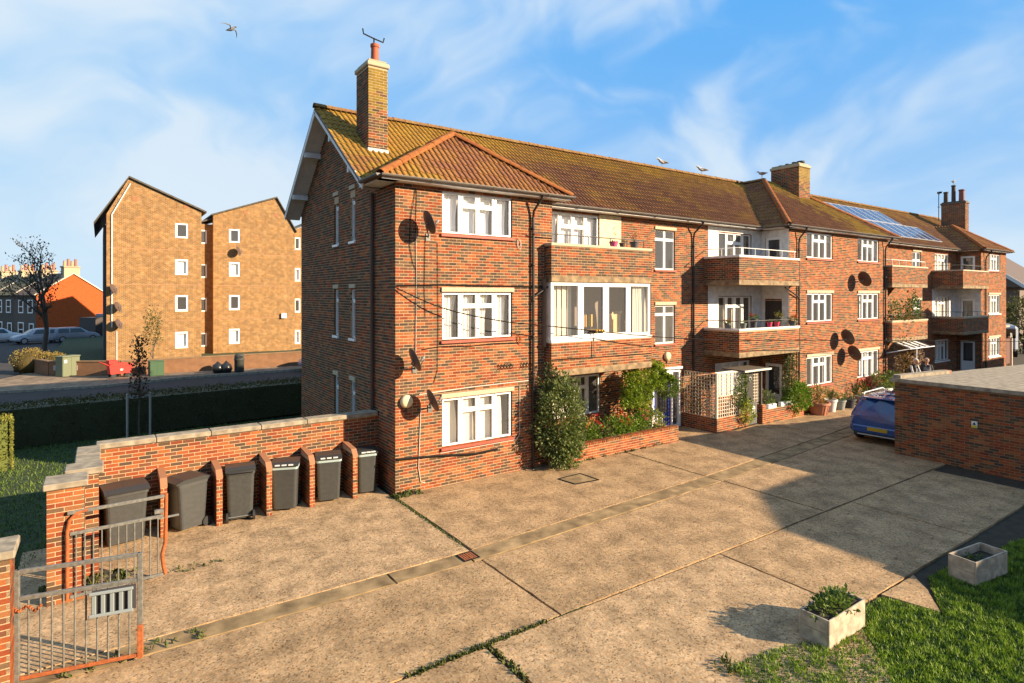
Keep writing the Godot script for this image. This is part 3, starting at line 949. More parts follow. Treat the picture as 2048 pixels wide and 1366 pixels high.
	for i in 5:
		d = dims.call(r2[i])
		if i < 2: window(bl, at.call(r2[i], -1.25), d.x, d.y, [[0, 0.5, 0, 0.33, 0], [0.5, 1, 0, 0.33, 0], [0, 0.5, 0.33, 0.66, 0], [0.5, 1, 0.33, 0.66, 0], [0, 0.5, 0.66, 1, 0], [0.5, 1, 0.66, 1, 0]], {sill = M.sill, lintel = M.lintel})
		else: window(bl, at.call(r2[i], -1.25), d.x, d.y, FOUR, {sill = M.upvc, curtains = [[0.04, 0.9, GREY_CURTAIN, -0.3, 9.0]]})
	for i in slits.size():
		var q = slits[i]
		window(bl, wall_xf(V(0, q[1], q[0] - 8.03), -X), q[2] - q[0], q[3] - q[1], SLIT, {sill = M.upvc, lintel = M.lintel, frame = 0.042, set = 0.06, deep = 0.8})
	# doors in the side walls of the middle and far wings
	for s in sides.size():
		for k in 3:
			var q = sides[s][1][k]
			var xf: Transform3D = sides[s][0].translated_local(V(q[0], q[1] - by, 0))
			var dark: bool = s == 0 and k == 1
			var dd := window(bl, xf, q[2] - q[0], q[3] - q[1], ONE, {called = "balcony_door", mat = M.dark_timber if dark else M.upvc, frame = 0.09, set = 0.03, wall = L(0.12, 0.10, 0.07)})
			if dark or k == 2:
				var pn := Bag.new()
				pn.cbox(V(0.1, 0.08, -0.08), V(0.65, q[3] - q[1] - 0.1 if dark else 0.8, -0.045), 0.01)
				part(pn, "door_panel", M.dark_timber if dark else M.upvc, dd)
	# entrance: white frame, side light, blue door
	var ent := Node3D.new()
	ent.name = "entrance"
	bl.add_child(ent, true)
	ent.position = V(10.42, -0.1, -1.25)
	var fr := Bag.new()
	ring(fr, 0, 1.53, 0, 2.14, 0.09, -0.12, -0.01)
	fr.box(V(1.02, 0.09, -0.12), V(1.1, 2.05, -0.012)); fr.box(V(0.09, 1.98, -0.11), V(1.02, 2.05, -0.014))
	fr.box(V(-0.05, 2.145, -0.1), V(1.6, 2.24, 0.04))
	part(fr, "door_frame", M.upvc, ent)
	mk("blue_door", L(0.012, 0.025, 0.17), 0.4)
	var dr := Bag.new()
	ring(dr, 0.1, 1.01, 0.1, 1.97, 0.13, -0.1, -0.05)
	dr.box(V(0.23, 0.23, -0.09), V(0.88, 0.6, -0.06))
	part(dr, "door", M.blue_door, ent)
	var gl := Bag.new()
	gl.quad(V(0.23, 0.6, -0.075), V(0.88, 0.6, -0.075), V(0.88, 1.84, -0.075), V(0.23, 1.84, -0.075))
	gl.quad(V(1.1, 0.09, -0.07), V(1.44, 0.09, -0.07), V(1.44, 2.05, -0.07), V(1.1, 2.05, -0.07))
	part(gl, "pane", M.glass, ent)
	var hall := Bag.new()
	hall.box(V(-0.2, -0.02, -2.2), V(1.8, 2.3, -0.13), L(0.2, 0.17, 0.13), "f")
	part(hall, "interior", M.plain, ent)

	# balconies
	var bp := bricks
	var b1 := balcony(bl, bp, 4.54, 8.62, 5.16, M.lintel, 6.18, 0.6)
	var b1m := balcony(bl, bp, 4.54, 8.62, 2.49, M.white_paint, 3.44, 0.3)
	var b2 := balcony(bl, bp, 13.28, 17.32, 5.16, M.white_paint, 6.18, 0.6)
	var b2m := balcony(bl, bp, 13.28, 17.32, 2.49, M.white_paint, 3.47, 0.45)
	var b3 := balcony(bl, bp, 25.6, 29.7, 5.16, M.lintel, 6.16, 0.6)
	var b3m := balcony(bl, bp, 25.6, 29.7, 2.49, M.lintel, 3.46, 0.35)
	var b4 := balcony(bl, bp, 34.55, 38.62, 5.16, M.lintel, 6.16, 0.5)
	var b4m := balcony(bl, bp, 34.55, 38.62, 2.49, M.lintel, 3.46, 0.5)
	mk("rail_dark", L(0.035, 0.03, 0.028), 0.5)
	mk("rail_white", L(0.7, 0.68, 0.64), 0.5)
	var Q := func(x: float, z: float) -> Vector2: return Vector2(x, z)
	railing(b1, [Q.call(4.0, 0.16), Q.call(4.25, 0.2), Q.call(4.5, 0.22), Q.call(8.4, 0.22)], 6.26, 0.25, M.rail_dark, [Q.call(5.1, 0.22), Q.call(6.0, 0.22), Q.call(6.9, 0.22), Q.call(7.6, 0.22), Q.call(8.35, 0.22)])
	railing(b2, [Q.call(13.36, -1.2), Q.call(13.36, 0.22), Q.call(17.2, 0.22)], 6.26, 0.27, M.rail_white, [Q.call(13.36, -0.5), Q.call(14.4, 0.22), Q.call(15.3, 0.22), Q.call(16.2, 0.22), Q.call(17.1, 0.22)])
	railing(b2m, [Q.call(13.36, -1.2), Q.call(13.36, 0.22), Q.call(17.2, 0.22)], 3.55, 0.27, M.rail_dark, [Q.call(13.36, -0.6), Q.call(13.36, 0.2), Q.call(15.3, 0.22), Q.call(16.2, 0.22), Q.call(17.1, 0.22)])
	for e in [[b3, 25.7, 29.6, 6.24, M.rail_white], [b3m, 25.7, 29.6, 3.54, M.rail_dark], [b4, 34.65, 38.5, 6.24, M.rail_dark], [b4m, 34.65, 38.5, 3.54, M.rail_dark]]:
		var posts := []
		for i in 6: posts.append(Q.call(lerpf(e[1] + 0.1, e[2], i / 5.0), 0.22))
		railing(e[0], [Q.call(e[1], -1.2), Q.call(e[1], 0.22), Q.call(e[2], 0.22)], e[3], 0.27, e[4], posts)
	# glazed-in balcony between wing and stair
	var x0 := 4.56; var x1 := 8.6
	window(bl, wall_xf(V(x0, 3.53, 0.27), Z), x1 - x0, 1.62, [[0.0, 0.27, 0, 1, 0], [0.27, 0.52, 0, 1, 1], [0.52, 0.76, 0, 1, 1], [0.76, 1, 0, 1, 0]], {called = "balcony_glazing", frame = 0.085, set = 0.01, deep = 1.3, wall = L(0.20, 0.16, 0.12), curtains = [[0.84, 0.97, L(0.62, 0.60, 0.52), 0.25, 8.0]]})
	var sp := Bag.new()
	sp.box(V(x0, 3.53, -1.2), V(x0 + 0.04, 5.15, 0.19))
	sp.box(V(x0 - 0.03, 3.53, -1.2), V(x0 - 0.002, 3.62, 0.19))
	part(sp, "side_panel", M.white_paint, b1m)
	var vb := Bag.new()
	for i in 9: vb.box(V(x0 + 0.13 + i * 0.095, 3.62, -0.02 + 0.03 * (i % 2)), V(x0 + 0.215 + i * 0.095, 5.06, -0.01 + 0.03 * (i % 2)), L(0.66, 0.60, 0.48))
	part(vb, "vertical_blind", M.cloth, b1m)
	var hd := Bag.new()
	hd.tube([V(6.68, 4.15, 0.30), V(6.68, 4.17, 0.335), V(6.68, 4.43, 0.335), V(6.68, 4.45, 0.30)], 0.012, 6)
	part(hd, "door_handle", M.upvc, b1m)

	# roof
	var roof := Node3D.new()
	roof.name = "roof"
	bl.add_child(roof, true)
	tile_template()
	var tiles := []
	var cut := Bag.new()
	var deck := Bag.new()
	var sm := V(0, 2.85, -3.9); var ml := sm.length(); sm /= ml
	slope(roof, tiles, cut, deck, V(-0.52, 7.57, -0.85), X, sm, [Vector2(0, 0), Vector2(46.2, 0), Vector2(46.2, ml), Vector2(0, ml)], lichen)
	deck.quad(V(45.6, 7.57, -8.3), V(-0.52, 7.57, -8.3), V(-0.52, 10.42, -4.75), V(45.6, 10.42, -4.75))
	# near wing
	var A := V(-0.5, 7.57, 0.3); var B := V(5.3, 7.57, 0.3); var P := V(2.4, 9.3, -1.51)
	var fs := (P - (A + B) / 2.0); var fl := fs.length(); fs /= fl
	slope(roof, tiles, cut, deck, A, X, fs, [Vector2(0, 0), Vector2(5.8, 0), Vector2(2.9, fl)], rusty)
	var ss := V(2.9, 1.73, 0); var sl := ss.length(); ss /= sl
	slope(roof, tiles, cut, deck, V(-0.5, 7.57, -3.4), Z, ss, [Vector2(2.47, 0), Vector2(3.7, 0), Vector2(1.89, sl), Vector2(0.1, sl)], lichen)
	slope(roof, tiles, cut, deck, V(5.3, 7.57, 0.3), -Z, V(-ss.x, ss.y, 0), [Vector2(0, 0), Vector2(1.23, 0), Vector2(3.6, sl), Vector2(1.81, sl)], rusty)
	ridge(roof, A + V(0, 0.02, 0), P + V(0, 0.03, 0), 0.12, hip_tint)
	ridge(roof, B + V(0, 0.02, 0), P + V(0, 0.03, 0), 0.12, hip_tint)
	ridge(roof, P + V(0, 0.03, 0), P + V(0, 0.03, -1.5), 0.12, hip_tint)
	# middle wing
	A = V(16.6, 7.57, 0.3); B = V(26.35, 7.57, 0.3)
	var f2 := V(0, 2.85, -3.9); var f2l := f2.length(); f2 /= f2l
	slope(roof, tiles, cut, deck, A, X, f2, [Vector2(0, 0), Vector2(9.75, 0), Vector2(5.25, f2l), Vector2(4.5, f2l)], wing2_tint)
	var s2 := V(4.5, 2.85, 0); var s2l := s2.length(); s2 /= s2l
	slope(roof, tiles, cut, deck, V(16.6, 7.57, -5.0), Z, s2, [Vector2(4.07, 0), Vector2(5.3, 0), Vector2(1.4, s2l), Vector2(0.2, s2l)], rusty)
	slope(roof, tiles, cut, deck, B, -Z, V(-s2.x, s2.y, 0), [Vector2(0, 0), Vector2(1.23, 0), Vector2(5.1, s2l), Vector2(3.9, s2l)], rusty)
	ridge(roof, A + V(0, 0.02, 0), V(21.1, 10.45, -3.6), 0.12, hip_tint)
	ridge(roof, B + V(0, 0.02, 0), V(21.85, 10.45, -3.6), 0.12, hip_tint)
	ridge(roof, V(21.1, 10.45, -3.6), V(21.1, 10.45, -4.75), 0.12, ridge_tint)
	# far wing
	A = V(37.9, 7.57, 0.3); B = V(43.0, 7.57, 0.3); P = V(40.45, 9.35, -2.2)
	fs = (P - (A + B) / 2.0); fl = fs.length(); fs /= fl
	slope(roof, tiles, cut, deck, A, X, fs, [Vector2(0, 0), Vector2(5.1, 0), Vector2(2.55, fl)], rusty)
	ss = V(2.55, 1.78, 0); sl = ss.length(); ss /= sl
	slope(roof, tiles, cut, deck, V(37.9, 7.57, -3.6), Z, ss, [Vector2(2.67, 0), Vector2(3.9, 0), Vector2(1.4, sl), Vector2(0.24, sl)], rusty)
	slope(roof, tiles, cut, deck, B, -Z, V(-ss.x, ss.y, 0), [Vector2(0, 0), Vector2(1.23, 0), Vector2(3.66, sl), Vector2(2.5, sl)], rusty)
	ridge(roof, A + V(0, 0.02, 0), P, 0.12, hip_tint)
	ridge(roof, B + V(0, 0.02, 0), P, 0.12, hip_tint)
	ridge(roof, V(-0.54, 10.44, -4.75), V(45.6, 10.44, -4.75), 0.125, ridge_tint)
	part(deck, "roof_deck", M.deck, roof)
	tiles.sort_custom(func(p, q): return p[2] > q[2])
	var tm := []
	for i in 10: tm.append(mk("tile_%d" % i, (lichen(V(i * 0.8, 9, -2)) if i % 2 else rusty(V(i * 0.8, 9, -2))) * BK, 0.88, {tex = M.tile.albedo_texture, scale = 1.7, spec = 0.3}))
	for i in mini(300, tiles.size()):   # the nearest tiles, one by one
		var o := MeshInstance3D.new()
		o.name = "roof_tile_%03d" % i
		o.mesh = tile_shape
		var best := 0
		for k in 10:
			var ca: Color = tm[k].albedo_color.srgb_to_linear(); var cb: Color = tm[best].albedo_color.srgb_to_linear(); var ct: Color = tiles[i][1] * BK
			if absf(ca.r - ct.r) + 2 * absf(ca.g - ct.g) < absf(cb.r - ct.r) + 2 * absf(cb.g - ct.g): best = k
		o.material_override = tm[best]
		o.transform = tiles[i][0]
		roof.add_child(o)
	for i in range(300, tiles.size()): cut.add(TL, tiles[i][0], tiles[i][1])
	part(cut, "roof_tiles", M.tile, roof, "stuff")
	# barge boards, soffit and purlin ends of the gable
	var bg := Bag.new()
	var ys := 0.0
	bg.bar(V(-0.50, 7.47, -0.81), V(-0.50, 10.31, -4.75), 0.03, 0.15)
	bg.bar(V(-0.50, 7.47, -8.27), V(-0.50, 10.31, -4.75), 0.03, 0.15)
	for k in [0.28, 0.68]:
		for e in [[-0.85, 7.57], [-8.3, 7.57]]:
			var zc: float = lerpf(e[0], -4.75, k); var yc: float = lerpf(e[1], 10.42, k)
			bg.box(V(-0.485, yc - 0.36, zc - 0.06), V(0, yc - 0.2, zc + 0.06))
	part(bg, "barge_board", M.white_paint, bl)
	var so := Bag.new()
	so.quad(V(-0.48, 7.43, -0.88), V(0.0, 7.43, -0.88), V(0.0, 10.28, -4.75), V(-0.48, 10.28, -4.75))
	so.quad(V(-0.48, 10.28, -4.75), V(0.0, 10.28, -4.75), V(0.0, 7.43, -8.26), V(-0.48, 7.43, -8.26))
	for e in [[-0.46, 5.26], [16.64, 26.31], [37.94, 42.96]]:
		so.box(V(e[0], 7.50, 0.0), V(e[1], 7.52, 0.27))
		so.box(V(e[0], 7.50, 0.27), V(e[1], 7.585, 0.295))
	so.box(V(-0.46, 7.50, -1.2), V(0.0, 7.52, 0.27)); so.box(V(16.64, 7.50, -1.2), V(17.1, 7.52, 0.27)); so.box(V(37.94, 7.50, -1.2), V(38.36, 7.52, 0.27))
	for e in [[4.82, 17.08], [25.87, 38.34]]:
		so.box(V(e[0], 7.50, -1.25), V(e[1], 7.52, -0.90))
		so.box(V(e[0], 7.495, -0.90), V(e[1], 7.585, -0.875))
	part(so, "soffit", M.white_paint, bl)
	gutter(bl, V(-0.5, 7.60, 0.355), V(5.34, 7.60, 0.355))
	gutter(bl, V(-0.555, 7.60, -0.85), V(-0.555, 7.60, 0.33))
	gutter(bl, V(5.25, 7.60, -0.82), V(16.7, 7.60, -0.82))
	gutter(bl, V(16.55, 7.60, 0.355), V(26.4, 7.60, 0.355))
	gutter(bl, V(16.545, 7.60, -0.85), V(16.545, 7.60, 0.33))
	gutter(bl, V(26.3, 7.60, -0.82), V(38.0, 7.60, -0.82))
	gutter(bl, V(37.85, 7.60, 0.355), V(43.05, 7.60, 0.355))
	downpipe(bl, 4.08, 0.07, 7.55, 0.355)
	downpipe(bl, 17.72, 0.07, 7.55, 0.355)
	downpipe(bl, 25.45, 0.07, 7.55, 0.355)
	downpipe(bl, 38.95, 0.07, 7.55, 0.355)
	downpipe(bl, 12.62, -1.19, 7.55, -0.82)
	var dp := Bag.new()
	dp.tube([V(-0.07, 7.4, -1.3), V(-0.07, 0.9, -1.3)], 0.05, 8)
	part(dp, "downpipe", M.brown_pipe, bl)
	for e in [[4.4, 0.3, 5.05, 5.0, 4.12], [17.3, 0.0, 5.1, 4.95, 17.68]]:
		var wp := Bag.new()
		wp.tube([V(e[0] + 0.2 if e[0] < 10 else 16.6, e[2], 0.12), V(e[4], e[3] - 0.25, 0.08)], 0.03, 7)
		part(wp, "waste_pipe", M.pipe, bl)
	# chimneys
	chimney(bl, [], V(0.30, 8.72, -3.42), V(0.86, 11.17, -2.5), L(0.46, 0.38, 0.24), [[0.6, -2.78, 0.55, 0.115, L(0.42, 0.10, 0.045)]], 1.0)
	chimney(bl, [], V(21.95, 9.3, -3.75), V(22.95, 11.02, -2.3), L(0.40, 0.33, 0.20), [[22.4, -3.5, 0.12, 0.09, L(0.03, 0.03, 0.03)], [22.4, -3.15, 0.14, 0.09, L(0.03, 0.03, 0.03)], [22.4, -2.8, 0.16, 0.1, L(0.03, 0.03, 0.03)], [22.5, -2.52, 0.17, 0.17, L(0.03, 0.03, 0.03)]], 0.9)
	chimney(bl, [], V(42.15, 8.9, -3.4), V(42.75, 11.0, -2.0), L(0.10, 0.08, 0.06), [[42.4, -3.2, 0.75, 0.14, L(0.06, 0.045, 0.04)], [42.4, -2.75, 1.15, 0.13, L(0.06, 0.045, 0.04)], [42.45, -2.3, 0.8, 0.17, L(0.22, 0.08, 0.06)]], 0.0)
	set_bricks(bricks, bl)

# ---------------------------------------------------------------- plants
var LF := Bag.new()
func leaf_template() -> void:   # a folded pointed leaf, 1 long
	LF.tri(V(0, 0, 0), V(0.28, 0.45, 0.06), V(0, 0.5, -0.04)); LF.tri(V(0, 0.5, -0.04), V(0.28, 0.45, 0.06), V(0, 1, 0.0))
	LF.tri(V(0, 0, 0), V(0, 0.5, -0.04), V(-0.28, 0.45, 0.06)); LF.tri(V(0, 0.5, -0.04), V(0, 1, 0.0), V(-0.28, 0.45, 0.06))

func leaf(b: Bag, p: Vector3, out: Vector3, size: float, col: Color) -> void:
	var d := (out.normalized() + V(rf(-1, 1), rf(-1, 1), rf(-1, 1)) * 0.8).normalized()
	var x := d.cross(V(rf(-1, 1), rf(-1, 1), rf(-1, 1))).normalized()
	b.add(LF, Transform3D(Basis(x, d, x.cross(d)).scaled_local(Vector3.ONE * size * rf(0.7, 1.3)), p), col)

func shrub(b: Bag, c: Vector3, r: Vector3, n: int, size: float, ca: Color, cb: Color, lump := 0.25) -> void:   # leaves through an uneven ellipsoid
	for i in n:
		var d := V(rf(-1, 1), rf(-1, 1), rf(-1, 1))
		if d.length() > 1.0 or d.length() < 0.05: continue
		d = d.normalized()
		var k := 1.0 + lump * 2.0 * noise.get_noise_3dv(d * 1.6 / 0.9 * 10.0 / 10.0 + c * 3.1)
		k += lump * noise.get_noise_3dv(d * 5.0 + c)
		var q := d * k * pow(rng.randf(), 0.22)
		var tone := clampf(0.5 + 0.9 * noise.get_noise_3dv((c + q * r) * 4.0) + rf(-0.3, 0.3), 0, 1)
		leaf(b, c + q * r, d + V(0, 0.3, 0), size, ca.lerp(cb, tone))

func flowers(b: Bag, c: Vector3, r: float, col: Color, n := 14) -> void:   # a round head of small petals
	for i in n:
		var d := V(rf(-1, 1), rf(-0.4, 1), rf(-1, 1)).normalized()
		var x := d.cross(V(0.3, 0.9, 0.1)).normalized()
		b.add(LF, Transform3D(Basis(x, d, x.cross(d)).scaled_local(Vector3(1.5, 0.8, 1) * r * rf(0.7, 1.2)), c + d * r * 0.35), col * rf(0.75, 1.15))

func tree(o: Node3D, h: float, spread: float, levels: int, leaves: int, size: float, ca: Color, cb: Color, trunk_r: float, fork := 0.4, s := 5) -> void:
	var g := RandomNumberGenerator.new()
	g.seed = s
	var tr := Bag.new()
	var tips := []
	var todo := [[V(0, 0, 0), V(0, 1, 0), h * fork, trunk_r, 0]]
	while todo.size():
		var t = todo.pop_back()
		var p: Vector3 = t[0]; var d: Vector3 = t[1]; var l: float = t[2]; var r: float = t[3]
		var m: Vector3 = p + d * l * 0.5 + V(g.randf_range(-1, 1), 0, g.randf_range(-1, 1)) * l * 0.05
		var e: Vector3 = p + d * l + V(g.randf_range(-1, 1), 0, g.randf_range(-1, 1)) * l * 0.06
		tr.tube([p, m, e], [r, r * 0.85, r * 0.7], 7 if t[4] < 2 else 4, Color.WHITE, false)
		if t[4] >= 1: tips.append_array([m, e])
		if t[4] < levels:
			var k := 3 if t[4] == 0 else g.randi_range(2, 3)
			for i in k:
				var a := TAU * (i + g.randf()) / k
				var nd: Vector3 = (d + V(cos(a), g.randf_range(0.05, 0.5), sin(a)) * spread).normalized()
				todo.append([e if g.randf() < 0.7 else m, nd, l * g.randf_range(0.62, 0.82) if t[4] else h * 0.2, r * 0.62, t[4] + 1])
	part(tr, "trunk", M.bark, o)
	if leaves:
		var cr := Bag.new()
		for i in leaves:
			var p: Vector3 = tips[g.randi() % tips.size()]
			leaf(cr, p + V(g.randf_range(-1, 1), g.randf_range(-1, 1), g.randf_range(-1, 1)) * h * 0.035, V(0, 0.4, 0), size, ca.lerp(cb, g.randf()))
		part(cr, "crown", M.leaf, o)

func grass_patch(called: String, outline: PackedVector2Array, n: int, h: float, ca: Color, cb: Color, base: float) -> void:
	var gr := Bag.new()
	var lo := Vector2(1e9, 1e9); var hi := -lo
	for p in outline:
		lo = lo.min(p); hi = hi.max(p)
	for i in n:
		var p := Vector2(rf(lo.x, hi.x), rf(lo.y, hi.y))
		if not Geometry2D.is_point_in_polygon(p, outline): continue
		var a := rf(0, TAU)
		var k := clampf(0.5 + 1.3 * noise.get_noise_2d(p.x * 3.0, p.y * 3.0) + rf(-0.3, 0.3), 0, 1)
		var hh := h * rf(0.5, 1.4) * (0.7 + 0.6 * k)
		var q := V(p.x, gy(p.x) + base, p.y)
		var s := V(cos(a), 0, sin(a)) * rf(0.008, 0.016)
		var lean := V(rf(-1, 1), 0, rf(-1, 1)) * hh * 0.6
		var col := ca.lerp(cb, k)
		gr.tri(q - s, q + s, q + V(0, hh, 0) + lean, col)
	var o := part(gr, called, M.weed, self)
	o.set_meta("kind", "stuff")
	o.set_meta("label", "short green grass blades of the " + ("lawn beside the white planters" if base_is_yard(outline) else "lawn behind the bin wall"))
	o.set_meta("category", "grass")

func base_is_yard(o: PackedVector2Array) -> bool: return o[0].x > 0

# ---------------------------------------------------------------- the ground
func flat_sheet(called: String, pts: Array, m: Material, y: float, kind := "structure") -> MeshInstance3D:
	var b := Bag.new()
	var pl := PackedVector2Array(pts)
	var ix := Geometry2D.triangulate_polygon(pl)
	for i in range(0, ix.size(), 3):
		var a := pl[ix[i]]; var e := pl[ix[i + 1]]; var d := pl[ix[i + 2]]
		var p := V(a.x, y + gy(a.x), a.y); var q := V(e.x, y + gy(e.x), e.y); var r := V(d.x, y + gy(d.x), d.y)
		if (q - p).cross(r - p).y < 0:
			var s := q; q = r; r = s
		b.tri(p, q, r)
	var o := part(b, called, m, self, kind)
	return o

func slab(par: Node, pts: Array, m: Material, dy := 0.0) -> void:   # a cast slab, its edge slightly ragged; pts counter-clockwise from above
	var b := Bag.new()
	var rim := []
	for i in pts.size():
		var a: Vector2 = pts[i]; var e: Vector2 = pts[(i + 1) % pts.size()]
		var n := maxi(2, int((e - a).length() / 0.18))
		for k in n:
			var t := float(k) / n
			var p := a.lerp(e, t)
			var nn := (e - a).orthogonal().normalized()
			if k: p += nn * (rf(0.0, 0.012) + 0.008 * noise.get_noise_2d(p.x * 9.0, p.y * 9.0)) * (-1.0)
			rim.append(p)
	var pl := PackedVector2Array(rim)
	var ix := Geometry2D.triangulate_polygon(pl)
	for i in range(0, ix.size(), 3):
		var q := []
		for k in 3: q.append(V(pl[ix[i + k]].x, gy(pl[ix[i + k]].x) + dy, pl[ix[i + k]].y))
		if (q[1] - q[0]).cross(q[2] - q[0]).y > 0: b.tri(q[0], q[1], q[2])
		else: b.tri(q[0], q[2], q[1])
	var ccw := not Geometry2D.is_polygon_clockwise(pl)
	for i in rim.size():
		var a: Vector2 = rim[i]; var e: Vector2 = rim[(i + 1) % rim.size()]
		if ccw:
			var s := a; a = e; e = s
		var p := V(a.x, gy(a.x) + dy, a.y); var q := V(e.x, gy(e.x) + dy, e.y)
		b.quad(p - V(0, 0.07, 0), q - V(0, 0.07, 0), q, p)
	part(b, "concrete_slab", m, par)

func drain_up(x: float) -> float: return lerpf(3.56, 3.66, (x + 5.4) / 5.2) if x < -0.2 else (lerpf(3.66, 3.2, (x + 0.2) / 7.7) if x < 7.5 else lerpf(3.2, 1.8, (x - 7.5) / 15.5))
func drain_lo(x: float) -> float: return drain_up(x) + lerpf(0.40, 0.60, clampf((x + 5.0) / 25.0, 0, 1))

func yard() -> void:
	flat_sheet("ground", [Vector2(-400, 400), Vector2(600, 400), Vector2(600, -500), Vector2(-400, -500)], M.soil, -0.16)
	var bb := Bag.new()
	for q in [[-7.6, 0.0], [0.0, 18.0], [18.0, 60.0]]: bb.quad(V(q[0], gy(q[0]) - 0.045, 16), V(q[1], gy(q[1]) - 0.045, 16), V(q[1], gy(q[1]) - 0.045, -1.2), V(q[0], gy(q[0]) - 0.045, -1.2))
	part(bb, "yard_bed", M.soil, self, "structure")
	var y := Node3D.new()
	y.name = "concrete_yard"
	y.set_meta("kind", "structure"); y.set_meta("label", "yard of large weathered concrete slabs with weedy joints")
	add_child(y)
	var j := 0.018
	var row := func(xs: Array, lo: Callable, hi: Callable, m: Array) -> void:
		for i in xs.size() - 1:
			var a: float = xs[i] + j; var e: float = xs[i + 1] - j
			var mid := (a + e) / 2
			var p := [Vector2(a, lo.call(a))]
			for k in [-5.4, -0.2, 7.5]:
				if k > a + 0.3 and k < e - 0.3: p.append(Vector2(k, lo.call(k)))
			p.append(Vector2(e, lo.call(e))); p.append(Vector2(e, hi.call(e)))
			for k in [7.5, -0.2, -5.4]:
				if k > a + 0.3 and k < e - 0.3: p.append(Vector2(k, hi.call(k)))
			p.append(Vector2(a, hi.call(a)))
			slab(y, p, m[i % m.size()], rf(-0.003, 0.003))
	var sl := [M.slab]
	row.call([-7.0, -0.10], func(_x): return -1.04, func(x): return drain_up(x) - j, [M.slab_pale])
	row.call([-0.06, 7.50, 15.0, 18.0, 23.0, 46.0], func(_x): return -1.2 if _x > 4.7 else 0.02, func(x): return drain_up(x) - j, sl)
	row.call([-7.0, -1.75, -0.28, 7.5, 15.0, 18.0, 23.0, 46.0], func(x): return drain_up(x) + j * 0.6, func(x): return drain_lo(x) - j * 0.6, [M.channel])
	row.call([-7.0, -0.13, 7.55, 15.1, 18.0, 23.0, 46.0], func(x): return drain_lo(x) + j, func(_x): return 6.34, sl)
	row.call([-7.0, -1.48], func(_x): return 6.385, func(_x): return 12.0, sl)
	row.call([-1.43, 3.68, 8.68, 13.3], func(_x): return 6.385, func(x): return 8.75 if x > 0.9 else 12.0, [M.slab_pale, M.slab, M.slab])
	slab(y, [Vector2(4.55, 8.79), Vector2(5.75, 8.79), Vector2(5.35, 9.15), Vector2(4.72, 9.55)], M.slab)
	slab(y, [Vector2(-7.0, 12.05), Vector2(20, 12.05), Vector2(20, 16), Vector2(-7, 16)], M.slab)
	slab(y, [Vector2(-13.0, 1.1), Vector2(-7.04, 1.1), Vector2(-7.04, 3.9), Vector2(-13.0, 3.9)], M.slab)
	# manhole cover in the slab by the wing
	var mc := Bag.new()
	var p0 := [V(4.08, -0.028, 1.22), V(4.15, -0.028, 1.76), V(4.86, -0.034, 1.82), V(4.82, -0.034, 1.18)]
	mc.quad(p0[0], p0[1], p0[2], p0[3])
	for i in 4: mc.quad(p0[i], p0[(i + 1) % 4], p0[(i + 1) % 4] - V(0, 0.03, 0), p0[i] - V(0, 0.03, 0))
	part(mc, "manhole_cover", M.channel, y)
	var mf := Bag.new()
	var mid := V(4.48, -0.03, 1.5)
	for i in 4:
		var a: Vector3 = mid + (p0[i] - mid) * 1.07 ; var e: Vector3 = mid + (p0[(i + 1) % 4] - mid) * 1.07
		mf.bar(a, e, 0.035, 0.02)
	part(mf, "cover_frame", M.cable, y)
	# drain grate at the crossing
	var dg := thing("drain_grate", "small dark metal drain grate where the slab joints cross in the channel", "drain", V(-0.27, 0, 3.86))
	var gb := Bag.new()
	ring(gb, -0.17, 0.17, -0.16, 0.16, 0.025, 0.0, 0.012)
	part(gb, "frame", M.cable, dg, "", Transform3D(Basis(X, -PI / 2), Vector3.ZERO))
	for i in 6:
		var q := Bag.new()
		q.box(V(-0.13 + i * 0.047, -0.02, -0.135), V(-0.105 + i * 0.047, 0.009, 0.135))
		part(q, "bar", M.rust, dg)
	# weeds in the joints
	var wd := Bag.new()
	var sprout := func(p: Vector3, n: int, r: float, h: float) -> void:
		for i in n:
			var a := rf(0, TAU); var d := sqrt(rng.randf()) * r
			var q := p + V(cos(a) * d, 0, sin(a) * d)
			leaf(wd, q, V(0, 1.2, 0), h, L(0.06, 0.11, 0.02).lerp(L(0.16, 0.15, 0.035), rng.randf()))
	for i in 60:
		var t := i / 60.0
		sprout.call(V(lerpf(-0.08, -0.12, t) + rf(-0.02, 0.02), -0.02, lerpf(0.0, 3.5, t * t)), 6, 0.045, 0.05)
	for i in 16: sprout.call(V(rf(-0.1, 0.55), 0, rf(0.03, 0.25)), 9, 0.07, 0.09)
	for i in 70:
		var xx := lerpf(-2.6, -0.4, pow(i / 70.0, 0.8))
		sprout.call(V(xx, -0.02, 6.36 + rf(-0.015, 0.015)), int(9 * (1.0 - i / 80.0)) + 3, 0.05, 0.055)
	for i in 30: sprout.call(V(-1.45 + rf(-0.03, 0.03), -0.02, 6.4 + i * 0.03), 4, 0.05, 0.06)
	for i in 26: sprout.call(V(rf(4.6, 9.4), gy(6.0), 0.28 + rf(0, 0.06)), 5, 0.06, 0.07)
	for i in 34: sprout.call(V(rf(-6.6, -5.2), 0, rf(0.9, 1.5)), 8, 0.08, 0.09)
	for i in 16: sprout.call(V(rf(-6.2, -4.6), 0, rf(3.75, 3.95)), 5, 0.07, 0.07)
	for i in 12: sprout.call(V(rf(-4.9, -4.0), 0, rf(1.35, 1.6)), 5, 0.06, 0.05)
	for i in 20: sprout.call(V(7.46, gy(7.4), lerpf(0.5, 2.9, i / 20.0)), 3, 0.03, 0.04)
	for i in 14: sprout.call(V(0.85 + rf(-0.15, 0.15), 0, 8.5 + rf(-0.1, 0.2)), 5, 0.07, 0.06)
	var wo := part(wd, "weeds", M.weed, self, "stuff")
	wo.set_meta("label", "low weeds and moss growing along the concrete joints"); wo.set_meta("category", "weeds")
	var mo := Bag.new()   # moss pads lying in the joints
